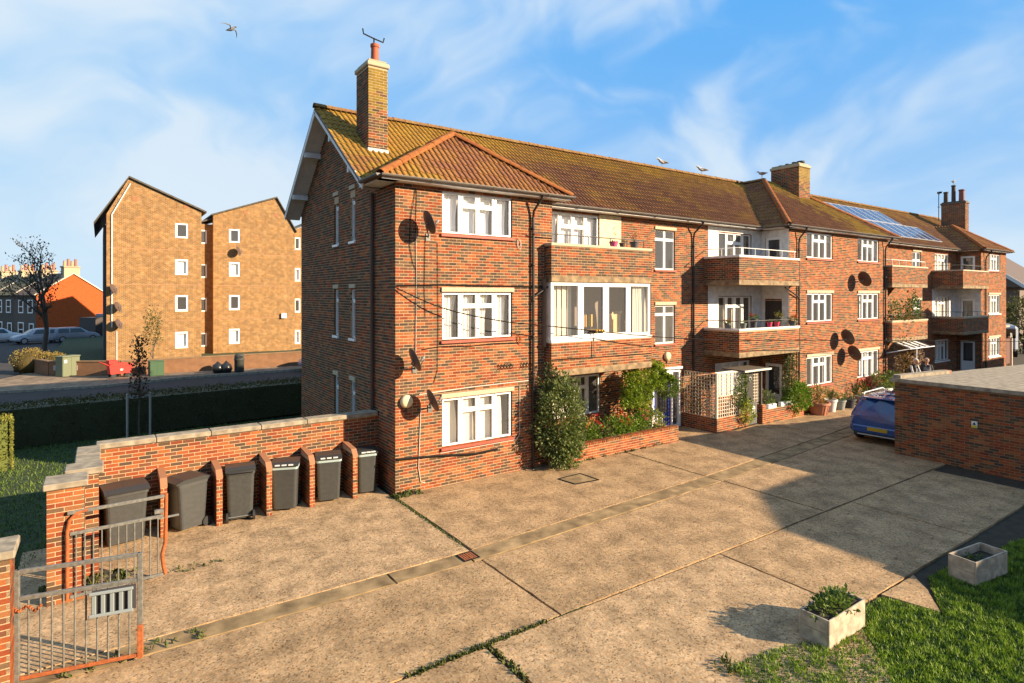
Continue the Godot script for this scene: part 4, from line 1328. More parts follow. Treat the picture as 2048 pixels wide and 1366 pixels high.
	for i in 120:
		var t := i / 120.0
		var c := V(lerpf(-2.5, 0.4, t), gy(0) - 0.024, 6.362)
		if i % 2: c = V(-0.08 - 0.04 * t, -0.024, lerpf(0.2, 3.5, t))
		mo.box(c - V(0.03, 0.02, 0.014), c + V(0.03, rf(0.0, 0.022), 0.014), L(0.07, 0.085, 0.02) * rf(0.7, 1.3))
	var mob := part(mo, "moss", M.weed, self, "stuff")
	mob.set_meta("label", "dark green moss pads lying in the concrete joints"); mob.set_meta("category", "moss")
	# lawns
	var lawn := PackedVector2Array([Vector2(0.85, 8.55), Vector2(1.6, 8.62), Vector2(2.2, 8.80), Vector2(4.5, 8.84), Vector2(4.66, 9.6), Vector2(5.45, 9.18), Vector2(5.9, 8.95), Vector2(9.4, 9.35), Vector2(14, 9.5), Vector2(14, 12.0), Vector2(3.0, 12.0), Vector2(1.5, 10.0), Vector2(0.75, 8.95)])
	flat_sheet("lawn", Array(lawn), M.turf, -0.018)
	grass_patch("grass", lawn, 125000, 0.05, L(0.08, 0.16, 0.016), L(0.26, 0.38, 0.04), -0.018)
	var ll := PackedVector2Array([Vector2(-16, -10.9), Vector2(-0.3, -10.9), Vector2(-0.3, -1.35), Vector2(-6.6, -1.35), Vector2(-7.05, 0.9), Vector2(-16, 0.9)])
	flat_sheet("lawn_behind_wall", Array(ll), M.turf, -0.02)
	grass_patch("grass", ll, 45000, 0.06, L(0.05, 0.10, 0.012), L(0.15, 0.23, 0.03), -0.02)

# ---------------------------------------------------------------- bin wall, piers, gates, bins
func cap_stone(called: String, par: Node, a: Vector3, e: Vector3) -> void:
	var b := Bag.new()
	b.cbox(a, e, 0.015)
	part(b, called, M.stone, par)

func brick_pier(called: String, label: String, c: Vector3, w: float, d: float, h: float) -> void:
	var p := thing(called, label, "gate pier", c)
	var core := Bag.new()
	core.box(V(-w / 2, -0.2, -d / 2), V(w / 2, h, d / 2))
	part(core, "core", M.mortar, p)
	var list := []
	for f in [[V(-w / 2, 0, d / 2), Z, w], [V(w / 2, 0, -d / 2), -Z, w], [V(-w / 2, 0, -d / 2), -X, d], [V(w / 2, 0, d / 2), X, d]]:
		var n := list.size()
		lay(list, wall_xf(c + f[0], f[1]), f[2], h, [], {dark = 0.22})
	for q in list: q[0].origin -= c
	set_bricks(list, p)
	cap_stone("cap", p, V(-w / 2 - 0.05, h, -d / 2 - 0.05), V(w / 2 + 0.05, h + 0.10, d / 2 + 0.05))

func bin_wall() -> void:
	var w := thing("bin_store_wall", "red brick wall with pale coping stones and low brick dividers behind the wheelie bins", "wall")
	var b := Bag.new()
	b.box(V(-5.82, -0.2, -1.29), V(0, 1.74, -1.07))
	b.box(V(-6.09, -0.2, -1.29), V(-5.82, 1.74, -0.62)); b.box(V(-6.09, -0.2, -0.62), V(-5.87, 1.74, 0.42)); b.box(V(-6.22, -0.2, 0.42), V(-5.82, 1.74, 0.82))
	var list := []
	lay(list, wall_xf(V(-5.82, 0, -1.07), Z), 5.82, 1.74, [], {dark = 0.34})
	lay(list, wall_xf(V(-5.87, 0, 0.42), X), 1.49, 1.74, [], {dark = 0.34})
	lay(list, wall_xf(V(-6.22, 0, 0.82), Z), 0.40, 1.74, [], {dark = 0.3})
	lay(list, wall_xf(V(-5.82, 0, 0.82), X), 0.40, 1.74, [], {dark = 0.3})
	lay(list, wall_xf(V(-6.22, 0, 0.42), -X), 0.40, 1.74, [], {dark = 0.3})
	for x in [-4.82, -3.82, -2.84, -1.92, -0.92]:
		var dv := Bag.new()
		dv.prism(PackedVector2Array([Vector2(1.07, 0), Vector2(0.34, 0), Vector2(0.34, 0.98), Vector2(0.46, 1.1), Vector2(1.07, 1.16)]), x, x + 0.112, Transform3D(Basis(-Z, Y, X), Vector3.ZERO))
		part(dv, "divider", M.mortar, w)
		lay(list, wall_xf(V(x, 0, -0.34), Z), 0.112, 0.98, [], {dark = 0.15, len = 0.122})
		lay(list, wall_xf(V(x, 0, -1.05), -X), 0.70, 1.06, [], {dark = 0.3})
		var cp := Bag.new()
		cp.prism(PackedVector2Array([Vector2(1.06, 1.165), Vector2(0.45, 1.105), Vector2(0.325, 0.98), Vector2(0.325, 1.02), Vector2(0.445, 1.145), Vector2(1.06, 1.205)]), x - 0.006, x + 0.118, Transform3D(Basis(-Z, Y, X), Vector3.ZERO), L(0.36, 0.16, 0.075))
		part(cp, "divider_coping", M.plain, w)
	part(b, "core", M.mortar, w)
	for i in 6:
		var xa := -5.87 + i * 1.02
		cap_stone("coping_stone", w, V(xa + 0.004, 1.742, -1.36), V(minf(xa + 1.02, -0.02) - 0.004, 1.85, -1.0))
	cap_stone("coping_stone", w, V(-6.17, 1.743, -0.99), V(-5.79, 1.85, -0.28)); cap_stone("coping_stone", w, V(-6.17, 1.743, -0.27), V(-5.79, 1.85, 0.36))
	cap_stone("pier_cap", w, V(-6.29, 1.744, 0.37), V(-5.75, 1.86, 0.88))
	set_bricks(list, w)

func wheelie_bin(label: String, at: Vector3, turn: float, w := 0.58, d := 0.70, h := 0.98, rim := false, group := "wheelie bins along the brick wall") -> Node3D:
	var o := thing("wheelie_bin", label, "wheelie bin", at, turn, group)
	var b := Bag.new()
	var lo := [V(-w * 0.41, 0.05, -d * 0.36), V(w * 0.41, 0.05, -d * 0.36), V(w * 0.41, 0.05, d * 0.36), V(-w * 0.41, 0.05, d * 0.36)]
	var hi := [V(-w * 0.47, h, -d * 0.44), V(w * 0.47, h, -d * 0.44), V(w * 0.47, h, d * 0.46), V(-w * 0.47, h, d * 0.46)]
	var rimlo := []; var rimhi := []   # rounded corners
	for src in [[lo, rimlo], [hi, rimhi]]:
		for i in 4:
			var p: Vector3 = src[0][i]; var pr: Vector3 = src[0][(i + 3) % 4]; var nx: Vector3 = src[0][(i + 1) % 4]
			for k in 4:
				var a := (k / 3.0) * PI / 2
				src[1].append(p + (pr - p).normalized() * 0.06 * (1 - sin(a)) + (nx - p).normalized() * 0.06 * (1 - cos(a)))
	for i in 16:
		var k := (i + 1) % 16
		b.quad(rimlo[k], rimlo[i], rimhi[i], rimhi[k])
	for i in range(1, 15): b.tri(rimlo[0], rimlo[i], rimlo[i + 1])
	part(b, "body", M.bin, o)
	var rb := Bag.new()
	for i in 16:
		var k := (i + 1) % 16
		var a: Vector3 = rimhi[i] * V(1.05, 1, 1.05); var e: Vector3 = rimhi[k] * V(1.05, 1, 1.05)
		rb.quad(e - V(0, 0.06, 0), a - V(0, 0.06, 0), a, e)
		rb.quad(rimhi[k] - V(0, 0.06, 0), rimhi[i] - V(0, 0.06, 0), a - V(0, 0.06, 0), e - V(0, 0.06, 0))
	part(rb, "rim", M.bin_rim if rim else M.bin, o)
	var lid := Bag.new()
	var y0 := h + 0.004
	var prof := PackedVector2Array([Vector2(-d * 0.47, y0), Vector2(d * 0.52, y0), Vector2(d * 0.53, y0 + 0.025), Vector2(d * 0.30, y0 + 0.075), Vector2(-d * 0.30, y0 + 0.085), Vector2(-d * 0.47, y0 + 0.05)])
	lid.prism(prof, -w * 0.505, w * 0.505, Transform3D(Basis(Z, Y, -X), Vector3.ZERO))
	var ld := part(lid, "lid", M.bin_lid, o)
	var hd := Bag.new()
	hd.tube([V(-w * 0.4, h - 0.03, -d * 0.44), V(-w * 0.4, h + 0.01, -d * 0.56), V(w * 0.4, h + 0.01, -d * 0.56), V(w * 0.4, h - 0.03, -d * 0.44)], 0.017, 7)
	part(hd, "handle", M.bin_lid, o)
	for s in [-1, 1]:
		var wh := Bag.new()
		wh.lathe([Vector2(0, 0), Vector2(0.07, 0), Vector2(0.075, 0.005), Vector2(0.1, 0.005), Vector2(0.1, 0.05), Vector2(0, 0.05)], 18, Transform3D(Basis(Z, PI / 2), V(s * w * 0.44 + 0.025, 0.1, -d * 0.40)), Color.WHITE, true)
		part(wh, "wheel", M.rubber, o)
	var ax := Bag.new()
	ax.tube([V(-w * 0.42, 0.1, -d * 0.4), V(w * 0.42, 0.1, -d * 0.4)], 0.014, 6)
	part(ax, "axle", M.gate_steel, o)
	if rim:
		var st := Bag.new()
		for k in 3: st.box(V(-w * 0.32 + k * w * 0.24, h + 0.02, d * 0.515 - 0.04), V(-w * 0.32 + k * w * 0.24 + 0.1, h + 0.052, d * 0.515 + 0.004), L(0.75, 0.74, 0.7))
		part(st, "sticker", M.plain, ld)
	return o

func gate(called: String, label: String, at: Vector3, turn: float, w: float, top: float, bars: int, rust_post: bool, curved: bool) -> void:   # leaf along +x from its hinge
	var o := thing(called, label, "gate", at, turn, "steel bar gates of the yard entrance")
	var s := 0.05
	var rail := top - 0.33
	var a := Bag.new()
	a.cbox(V(0, top - s, -0.02), V(w, top, 0.02), 0.004)
	part(a, "top_rail", M.gate_steel, o)
	a = Bag.new(); a.cbox(V(0.03, rail - s, -0.02), V(w - 0.03, rail, 0.02), 0.004); part(a, "middle_rail", M.gate_steel, o)
	a = Bag.new(); a.cbox(V(0.03, 0.06, -0.02), V(w - 0.03, 0.105, 0.02), 0.004); part(a, "bottom_rail", M.rust if rust_post else M.gate_steel, o)
	if curved:
		a = Bag.new()
		a.tube([V(0.0, 0.05, 0), V(0.0, top - 0.30, 0), V(0.03, top - 0.14, 0), V(0.12, top - 0.04, 0), V(0.26, top - 0.02, 0)], 0.028, 8)
		part(a, "hinge_stile", M.rust, o)
	else:
		a = Bag.new(); a.cbox(V(-0.03, 0.05, -0.024), V(0.03, top, 0.024), 0.004); part(a, "hinge_stile", M.gate_steel, o)
	var zz := rail * 0.44
	if rust_post:
		a = Bag.new(); a.cbox(V(w - 0.03, zz, -0.026), V(w + 0.03, top, 0.026), 0.004); part(a, "closing_stile", M.gate_steel, o)
		a = Bag.new(); a.cbox(V(w - 0.032, 0.04, -0.028), V(w + 0.032, zz - 0.002, 0.028), 0.004); part(a, "rusted_stile_foot", M.rust, o)
	else:
		a = Bag.new(); a.tube([V(w + 0.01, top + 0.01, 0), V(w + 0.0, 0.62, 0), V(w - 0.05, 0.42, 0.02), V(w - 0.03, 0.22, 0.01), V(w + 0.0, 0.07, 0)], 0.03, 8); part(a, "bent_closing_stile", M.rust, o)
	for i in bars:
		var x := w * (i + 1.0) / (bars + 1.0)
		a = Bag.new()
		a.tube([V(x, 0.1, rf(-0.006, 0.006)), V(x, rail - 0.03, 0)], 0.0115, 6)
		part(a, "bar", M.gate_steel, o)
	if rust_post:   # lock box with slotted guard
		var lk := Bag.new()
		lk.box(V(w * 0.60, rail - 0.37, 0.028), V(w - 0.04, rail - 0.06, 0.05), L(0.05, 0.045, 0.05))
		var box := part(lk, "lock_plate", M.plain, o)
		for i in 5:
			var sl := Bag.new()
			var x := w * 0.62 + i * (w * 0.33) / 4.4
			sl.cbox(V(x - 0.025, rail - 0.36, 0.055), V(x + 0.025, rail - 0.08, 0.085), 0.008, L(0.22, 0.26, 0.27))
			part(sl, "guard_slat", M.plain, box)
		for yy in [rail - 0.38, rail - 0.1]:
			var sl := Bag.new()
			sl.cbox(V(w * 0.585, yy, 0.088), V(w - 0.06, yy + 0.04, 0.11), 0.006, L(0.25, 0.29, 0.30))
			part(sl, "guard_bar", M.plain, box)
		var ch := Bag.new()   # rusty chain round the hinge post
		for i in 16: ch.lathe([Vector2(0.014, -0.01), Vector2(0.022, 0), Vector2(0.014, 0.01), Vector2(0.008, 0), Vector2(0.014, -0.01)], 8, Transform3D(Basis.from_euler(Vector3(i * 1.3, 0.4, i)), V(-0.08 + i * 0.022, rail - 0.12 - 0.003 * i + 0.03 * sin(i * 0.9), 0.03 + 0.012 * cos(i * 1.4))))
		part(ch, "chain", M.rust, o)
	else:
		var lk := Bag.new()
		lk.box(V(w - 0.16, top - 0.30, -0.03), V(w - 0.03, top - 0.24, 0.03)); lk.box(V(w - 0.12, top - 0.40, -0.02), V(w + 0.2, top - 0.375, 0.02))
		part(lk, "latch", M.gate_steel, o)

func yard_entrance() -> void:
	bin_wall()
	brick_pier("gate_pier", "near red brick gate pier with pale stone cap at the yard entrance", V(-6.90, 0, 3.95), 0.47, 0.47, 1.72)
	brick_pier("gate_pier", "far red brick gate pier with stone cap beside the stepped end of the bin wall", V(-6.24, 0, 1.42), 0.47, 0.47, 1.78)
	gate("entrance_gate", "near grey steel bar gate with slotted lock guard and rusty closing stile", V(-6.64, 0, 3.78), -12.0, 1.30, 1.42, 10, true, false)
	gate("entrance_gate", "far grey steel bar gate with a bent rust-red closing stile", V(-6.22, 0, 1.70), 3.0, 1.33, 1.42, 11, false, true)
	var bx := Bag.new()   # mossy post box-like block behind the near pier
	bx.cbox(V(-0.2, 0, -0.12), V(0.2, 0.62, 0.12), 0.02, L(0.30, 0.25, 0.12))
	single(bx, "stone_stub", M.plain, "low lichen-covered stone stub between the two gate piers", "stone post", "", turned(V(-7.35, 0, 2.3), 10))
	wheelie_bin("large dark wheelie bin with ribbed sides standing behind the far gate", V(-5.42, 0, -0.62), 8, 0.74, 0.78, 1.02)
	wheelie_bin("dark grey wheelie bin turned sideways with its wheel in view, second in the row", V(-4.32, 0, -0.66), -68)
	wheelie_bin("dark wheelie bin standing back to front with its axle and handle to the yard", V(-3.32, 0, -0.62), 172, 0.58, 0.64, 1.05)
	wheelie_bin("grey wheelie bin with a pale rim, centre of the three pale-rimmed bins between dividers", V(-2.36, 0, -0.64), -22, 0.58, 0.64, 1.0, true)
	wheelie_bin("blackish wheelie bin with white stickers and a pale rim beside the last divider", V(-1.40, 0, -0.66), -14, 0.58, 0.64, 1.0, true)
	wheelie_bin("slim grey wheelie bin with a pale rim in the corner against the building", V(-0.48, 0, -0.66), -10, 0.48, 0.54, 0.98, true)

func planter(label: String, at: Vector3, turn: float, planted: bool) -> void:
	var o := thing("wooden_planter", label, "planter", at, turn, "whitewashed board planters on the grass edge")
	var w := 1.02; var d := 0.42; var h := 0.40
	for k in 2:
		var y0 := 0.0 + k * 0.2; var y1 := y0 + 0.196
		for f in [[V(-w / 2, y0, d / 2 - 0.025), V(w / 2, y1, d / 2)], [V(-w / 2, y0, -d / 2), V(w / 2, y1, -d / 2 + 0.025)], [V(-w / 2, y0, -d / 2 + 0.026), V(-w / 2 + 0.025, y1, d / 2 - 0.026)], [V(w / 2 - 0.025, y0, -d / 2 + 0.026), V(w / 2, y1, d / 2 - 0.026)]]:
			var b := Bag.new()
			b.cbox(f[0], f[1], 0.004)
			part(b, "board", M.timber, o)
	var sb := Bag.new()
	sb.box(V(-w / 2 + 0.026, h - 0.16 if not planted else h - 0.05, -d / 2 + 0.026), V(w / 2 - 0.026, h - 0.14 if not planted else h - 0.03, d / 2 - 0.026))
	part(sb, "soil", M.soil, o)
	var g := Bag.new()
	if planted: shrub(g, V(0, h + 0.01, 0), V(0.42, 0.12, 0.18), 900, 0.075, L(0.07, 0.13, 0.03), L(0.22, 0.30, 0.06), 0.4)
	else: shrub(g, V(-0.2, h - 0.1, 0.02), V(0.22, 0.06, 0.12), 120, 0.06, L(0.06, 0.10, 0.03), L(0.12, 0.16, 0.04), 0.4)
	part(g, "herbs", M.leaf, o)

# ---------------------------------------------------------------- things on and by the block
func dish(label: String, p: Vector3, yaw: float, r: float, foot: Vector3, tilt := 22.0) -> void:   # centre of the reflector, the way it looks, where its arm meets the wall
	var o := thing("satellite_dish", label, "satellite dish", p, 0.0, "satellite dishes on the walls")
	var bs := Basis(Y, deg_to_rad(yaw)) * Basis(X, deg_to_rad(-tilt))
	var pr := []
	for i in 7: pr.append(Vector2(r * i / 6.0, 0.16 * r * pow(i / 6.0, 2.0)))
	var back := []
	for i in 7: back.append(Vector2(r * (6 - i) / 6.0, 0.16 * r * pow((6 - i) / 6.0, 2.0) - 0.012))
	var b := Bag.new()
	var up := Transform3D(bs * Basis(X, PI / 2).scaled_local(Vector3(1, 1, 1.1)), Vector3.ZERO)
	b.lathe(pr, 24, up); b.lathe([pr[6], back[0]], 24, up, Color.WHITE, true); b.lathe(back, 24, up)
	part(b, "reflector", M.dish, o)
	var a := Bag.new()
	var tip := bs * V(0, -0.1 * r, 1.05 * r)
	a.tube([bs * V(0, -r * 1.05, 0.1 * r), tip], 0.012, 6)
	part(a, "feed_arm", M.dish, o)
	var l := Bag.new()
	l.lathe([Vector2(0, 0), Vector2(0.03, 0), Vector2(0.035, 0.05), Vector2(0.022, 0.12), Vector2(0, 0.12)], 10, Transform3D(bs * Basis(X, -PI / 2 - 0.5), tip), L(0.3, 0.29, 0.27), true)
	part(l, "receiver", M.plain, o)
	var m := Bag.new()
	m.tube([bs * V(0, 0, -0.02), bs * V(0, -0.05, -0.08), foot - p + V(0, 0.04, 0.05), foot - p], 0.02, 6)
	m.box(foot - p - V(0.06, 0.09, 0.0), foot - p + V(0.06, 0.09, 0.015))
	part(m, "bracket", M.gate_steel, o)

func flood_lamp(label: String, p: Vector3) -> void:
	var o := thing("wall_lamp", label, "wall lamp", p, 0.0, "round cream bulkhead lamps")
	var b := Bag.new()
	b.lathe([Vector2(0, 0), Vector2(0.155, 0), Vector2(0.16, 0.03), Vector2(0.15, 0.08), Vector2(0.10, 0.115), Vector2(0, 0.125)], 24, Transform3D(Basis(X, PI / 2), Vector3.ZERO), L(0.70, 0.58, 0.36))
	part(b, "cover", M.plain, o)
	var c := Bag.new()
	c.box(V(-0.02, -0.27, 0), V(0.02, -0.15, 0.03), L(0.06, 0.05, 0.05))
	part(c, "junction", M.plain, o)

func pot(called: String, label: String, at: Vector3, r: float, h: float, col: Color, plant: Callable, ribs := 0, group := "", pm := "leaf") -> void:
	var o := thing(called, label, "plant pot", at, 0.0, group)
	var b := Bag.new()
	b.lathe([Vector2(0, 0), Vector2(r * 0.72, 0), Vector2(r * 0.96, h * 0.84), Vector2(r * 1.06, h * 0.85), Vector2(r * 1.06, h), Vector2(r * 0.92, h), Vector2(r * 0.88, h * 0.88), Vector2(0, h * 0.86)], 18, Transform3D.IDENTITY, col, true)
	for i in ribs:
		var a := TAU * i / ribs
		b.bar(V(cos(a) * r * 0.74, 0.02, sin(a) * r * 0.74), V(cos(a) * r * 0.97, h * 0.84, sin(a) * r * 0.97), 0.02, 0.02, col * 1.1)
	part(b, "pot", M.plain, o)
	var g := Bag.new()
	plant.call(g, V(0, h * 0.9, 0))
	part(g, "plant", M[pm], o)

var GRN := L(0.075, 0.13, 0.028)
var LGT := L(0.19, 0.27, 0.05)
var RED := L(0.62, 0.045, 0.03)

func bushy(r: float, h: float, n: int, s: float, a := GRN, e := LGT) -> Callable:
	return func(g: Bag, p: Vector3) -> void: shrub(g, p + V(0, h * 0.5, 0), V(r, h * 0.55, r), n, s, a, e)
func geranium(r: float, h: float, n: int, heads: int, col := RED) -> Callable:
	return func(g: Bag, p: Vector3) -> void:
		shrub(g, p + V(0, h * 0.4, 0), V(r, h * 0.5, r), n, 0.07, GRN, LGT)
		for i in heads: flowers(g, p + V(rf(-1, 1) * r, h * rf(0.6, 1.1), rf(-1, 1) * r), 0.055, col)
func spiky(n: int, h: float, a: Color, e: Color) -> Callable:
	return func(g: Bag, p: Vector3) -> void:
		for i in n:
			var t := TAU * i / n + rf(-0.2, 0.2)
			var d := V(cos(t) * rf(0.15, 0.9), 1, sin(t) * rf(0.15, 0.9)).normalized()
			var x := d.cross(Y).normalized()
			g.add(LF, Transform3D(Basis(x, d, x.cross(d)).scaled_local(Vector3(h * 0.16, h * rf(0.6, 1.1), h * 0.3)), p), a.lerp(e, rng.randf()))

func garden_front() -> void:
	# low wall, bed and plants under the first balcony
	var w := thing("planter_wall", "low red brick planter wall with brick-on-edge top below the first balcony", "planter wall")
	var b := Bag.new()
	b.box(V(4.62, -0.3, 0.05), V(10.0, 0.36, 0.24)); b.box(V(9.80, -0.3, -1.24), V(10.0, 0.36, 0.05))
	part(b, "core", M.mortar, w)
	var l := []
	lay(l, wall_xf(V(4.62, -0.09, 0.24), Z), 5.38, 0.45, [], {dark = 0.16})
	lay(l, wall_xf(V(10.0, -0.09, 0.24), X), 1.48, 0.45, [], {dark = 0.16})
	set_bricks(l, w, 300)
	for i in 70:
		var c := Bag.new()
		var x := 4.62 + i * 0.0769
		c.cbox(V(x + 0.004, 0.362, 0.03), V(x + 0.068, 0.44 + rf(-0.006, 0.006), 0.255 + rf(-0.006, 0.006)), 0.006)
		var o := part(c, "coping_brick", M["brick_%d" % [0, 1, 2, 4, 9, 2, 4][rng.randi() % 7]], w)
		o.name = "coping_brick_%03d" % i
	var so := Bag.new()
	so.box(V(4.82, -0.2, -1.24), V(9.79, 0.3, 0.04))
	part(so, "bed_soil", M.soil, w)
	var g := Bag.new()
	var big := thing("large_bush", "tall rounded dark green bush growing against the wing corner and the planter wall", "bush", V(4.78, 0, 0.42))
	shrub(g, V(-0.02, 1.35, 0), V(0.74, 1.2, 0.52), 15000, 0.085, L(0.085, 0.125, 0.035), L(0.27, 0.31, 0.11), 0.2)
	shrub(g, V(0.1, 0.55, 0.1), V(0.55, 0.6, 0.4), 3600, 0.085, L(0.085, 0.125, 0.035), L(0.27, 0.32, 0.10), 0.2)
	shrub(g, V(-0.28, 2.5, -0.1), V(0.16, 0.4, 0.16), 500, 0.07, L(0.06, 0.095, 0.03), L(0.20, 0.23, 0.085), 0.3)
	part(g, "foliage", M.leaf, big)
	var st := Bag.new()
	for i in 6: st.tube([V(rf(-0.2, 0.2), 0.1, rf(-0.1, 0.1)), V(rf(-0.3, 0.3), 1.2, rf(-0.2, 0.2)), V(rf(-0.35, 0.35), 2.2, rf(-0.2, 0.2))], [0.03, 0.02, 0.01], 5)
	part(st, "stems", M.bark, big)
	# climber hanging from the balcony edge
	var iv := thing("climbing_vine", "bright green vine hanging from the balcony down to the flower bed beside the blue door", "climbing plant", V(9.0, 0.3, -0.6))
	g = Bag.new()
	for i in 7500:
		var x := rf(-1.15, 1.05)
		var topy := 2.18 + 0.15 * sin(x * 5.0) - 0.3 * smoothstep(0.5, 1.05, x)
		var boty := 1.55 - 1.5 * smoothstep(0.75, -0.1, absf(x + 0.25)) + 0.2 * sin(x * 9)
		if x < -0.75: boty = 0.9
		var y := lerpf(boty, topy, rng.randf())
		var z := 0.25 + 0.2 * noise.get_noise_2d(x * 6, y * 4) + rf(-0.14, 0.14) + 0.18 * smoothstep(0.4, 2.0, y)
		var t := clampf(0.5 + noise.get_noise_3d(x * 5, y * 3, 1) + rf(-0.3, 0.3), 0, 1)
		leaf(g, V(x, y, z), V(0, -0.4, 1), 0.085, L(0.13, 0.21, 0.025).lerp(L(0.40, 0.50, 0.06), t))
	part(g, "foliage", M.leaf, iv)
	st = Bag.new()
	for i in 5: st.tube([V(-0.4 + i * 0.15, 0, 0.0), V(-0.5 + i * 0.2, 1.1, 0.1), V(-0.7 + i * 0.32, 2.15, 0.2)], 0.012, 5)
	part(st, "stems", M.bark, iv)
	# flower bed
	var spots := [["geranium", "red-flowered geranium clump next to the tall bush in the planter bed", 6.35, 0.45, 0.5, 1300, 12], ["geranium", "orange-red geranium clump in front of the hanging vine", 7.5, 0.45, 0.45, 1300, 9], ["geranium", "pink-flowered plant at the blue door end of the planter bed", 8.6, 0.4, 0.55, 900, 4]]
	for s in spots:
		var o := thing("geranium", s[1], "flowering plant", V(s[2], 0.3, -0.25))
		g = Bag.new()
		shrub(g, V(0, 0.32, 0), V(0.5, 0.36, 0.3), s[5], 0.085, L(0.10, 0.19, 0.03), L(0.26, 0.38, 0.06))
		part(g, "foliage", M.leaf, o)
		for i in s[6]:
			var q := Bag.new()
			flowers(q, V(rf(-0.5, 0.5), rf(0.38, 0.82), rf(-0.05, 0.32)), rf(0.05, 0.075), RED if s[2] < 7 else (L(0.70, 0.13, 0.04) if s[2] < 8 else L(0.75, 0.2, 0.22)), 18)
			part(q, "flower", M.leaf, o)
	for s in [["yellow-green bushy plant at the right end of the planter bed", 9.3, 0.42, 0.42, 1500, L(0.13, 0.19, 0.03), L(0.34, 0.36, 0.09)], ["grey-green trailing plant spilling beside the red geraniums", 5.75, 0.35, 0.3, 700, L(0.12, 0.15, 0.09), L(0.25, 0.28, 0.18)], ["brownish leafy plant between the geranium clumps", 7.0, 0.3, 0.3, 700, L(0.10, 0.09, 0.04), L(0.2, 0.2, 0.08)], ["light green mound in the middle of the planter bed", 8.05, 0.34, 0.34, 1000, L(0.14, 0.24, 0.03), L(0.32, 0.44, 0.07)], ["dark leafy plant against the wall below the vine", 8.75, 0.4, 0.75, 1300, GRN, LGT]]:
		var q := Bag.new()
		shrub(q, V(0, s[3] * 0.7, 0), V(s[2], s[3], 0.30), s[4], 0.08, s[5], s[6])
		single(q, "bed_plant", M.leaf, s[0], "plant", "", turned(V(s[1], 0.3, -0.22 if s[1] < 8.7 or s[1] > 9 else -0.75)))
	# hanging basket by the blue door and little fence
	var hb := thing("hanging_plant", "round leafy green bush on a white post in front of the blue entrance door", "plant", V(10.05, 1.35, -0.35))
	g = Bag.new()
	shrub(g, V(0.1, 0.3, 0), V(0.5, 0.36, 0.34), 2600, 0.075, L(0.07, 0.12, 0.025), L(0.20, 0.27, 0.05))
	part(g, "foliage", M.leaf, hb)
	var ps := Bag.new()
	ps.tube([V(-0.36, -1.35, -0.3), V(-0.36, 0.55, -0.3)], 0.05, 8)
	part(ps, "post", M.white_paint, hb)
	var pf := thing("picket_fence", "small white picket fence beside the blue entrance door", "fence", V(9.95, 0.3, -0.8))
	for i in 6:
		var q := Bag.new()
		q.prism(PackedVector2Array([Vector2(0, 0), Vector2(0.035, 0), Vector2(0.035, 0.34), Vector2(0.0175, 0.38), Vector2(0, 0.34)]), 0, 0.015, turned(V(i * 0.085, 0, 0)))
		part(q, "picket", M.white_paint, pf)
	var q2 := Bag.new()
	q2.box(V(-0.02, 0.2, -0.017), V(0.5, 0.235, -0.001))
	part(q2, "rail", M.white_paint, pf)

func trellis_panel(par: Node, called: String, xf: Transform3D, w: float, h: float, m: Material, step := 0.115) -> void:
	var t := Node3D.new()
	t.name = called
	t.transform = xf
	par.add_child(t, true)
	var nx := roundi(w / step); var ny := roundi(h / step)
	for i in nx + 1:
		var b := Bag.new()
		b.box(V(i * w / nx - 0.014, 0, 0.001), V(i * w / nx + 0.014, h, 0.011))
		part(b, "upright_slat", m, t)
	for i in ny + 1:
		var b := Bag.new()
		b.box(V(-0.01, i * h / ny - 0.014, -0.010), V(w + 0.01, i * h / ny + 0.014, 0.0))
		part(b, "cross_slat", m, t)

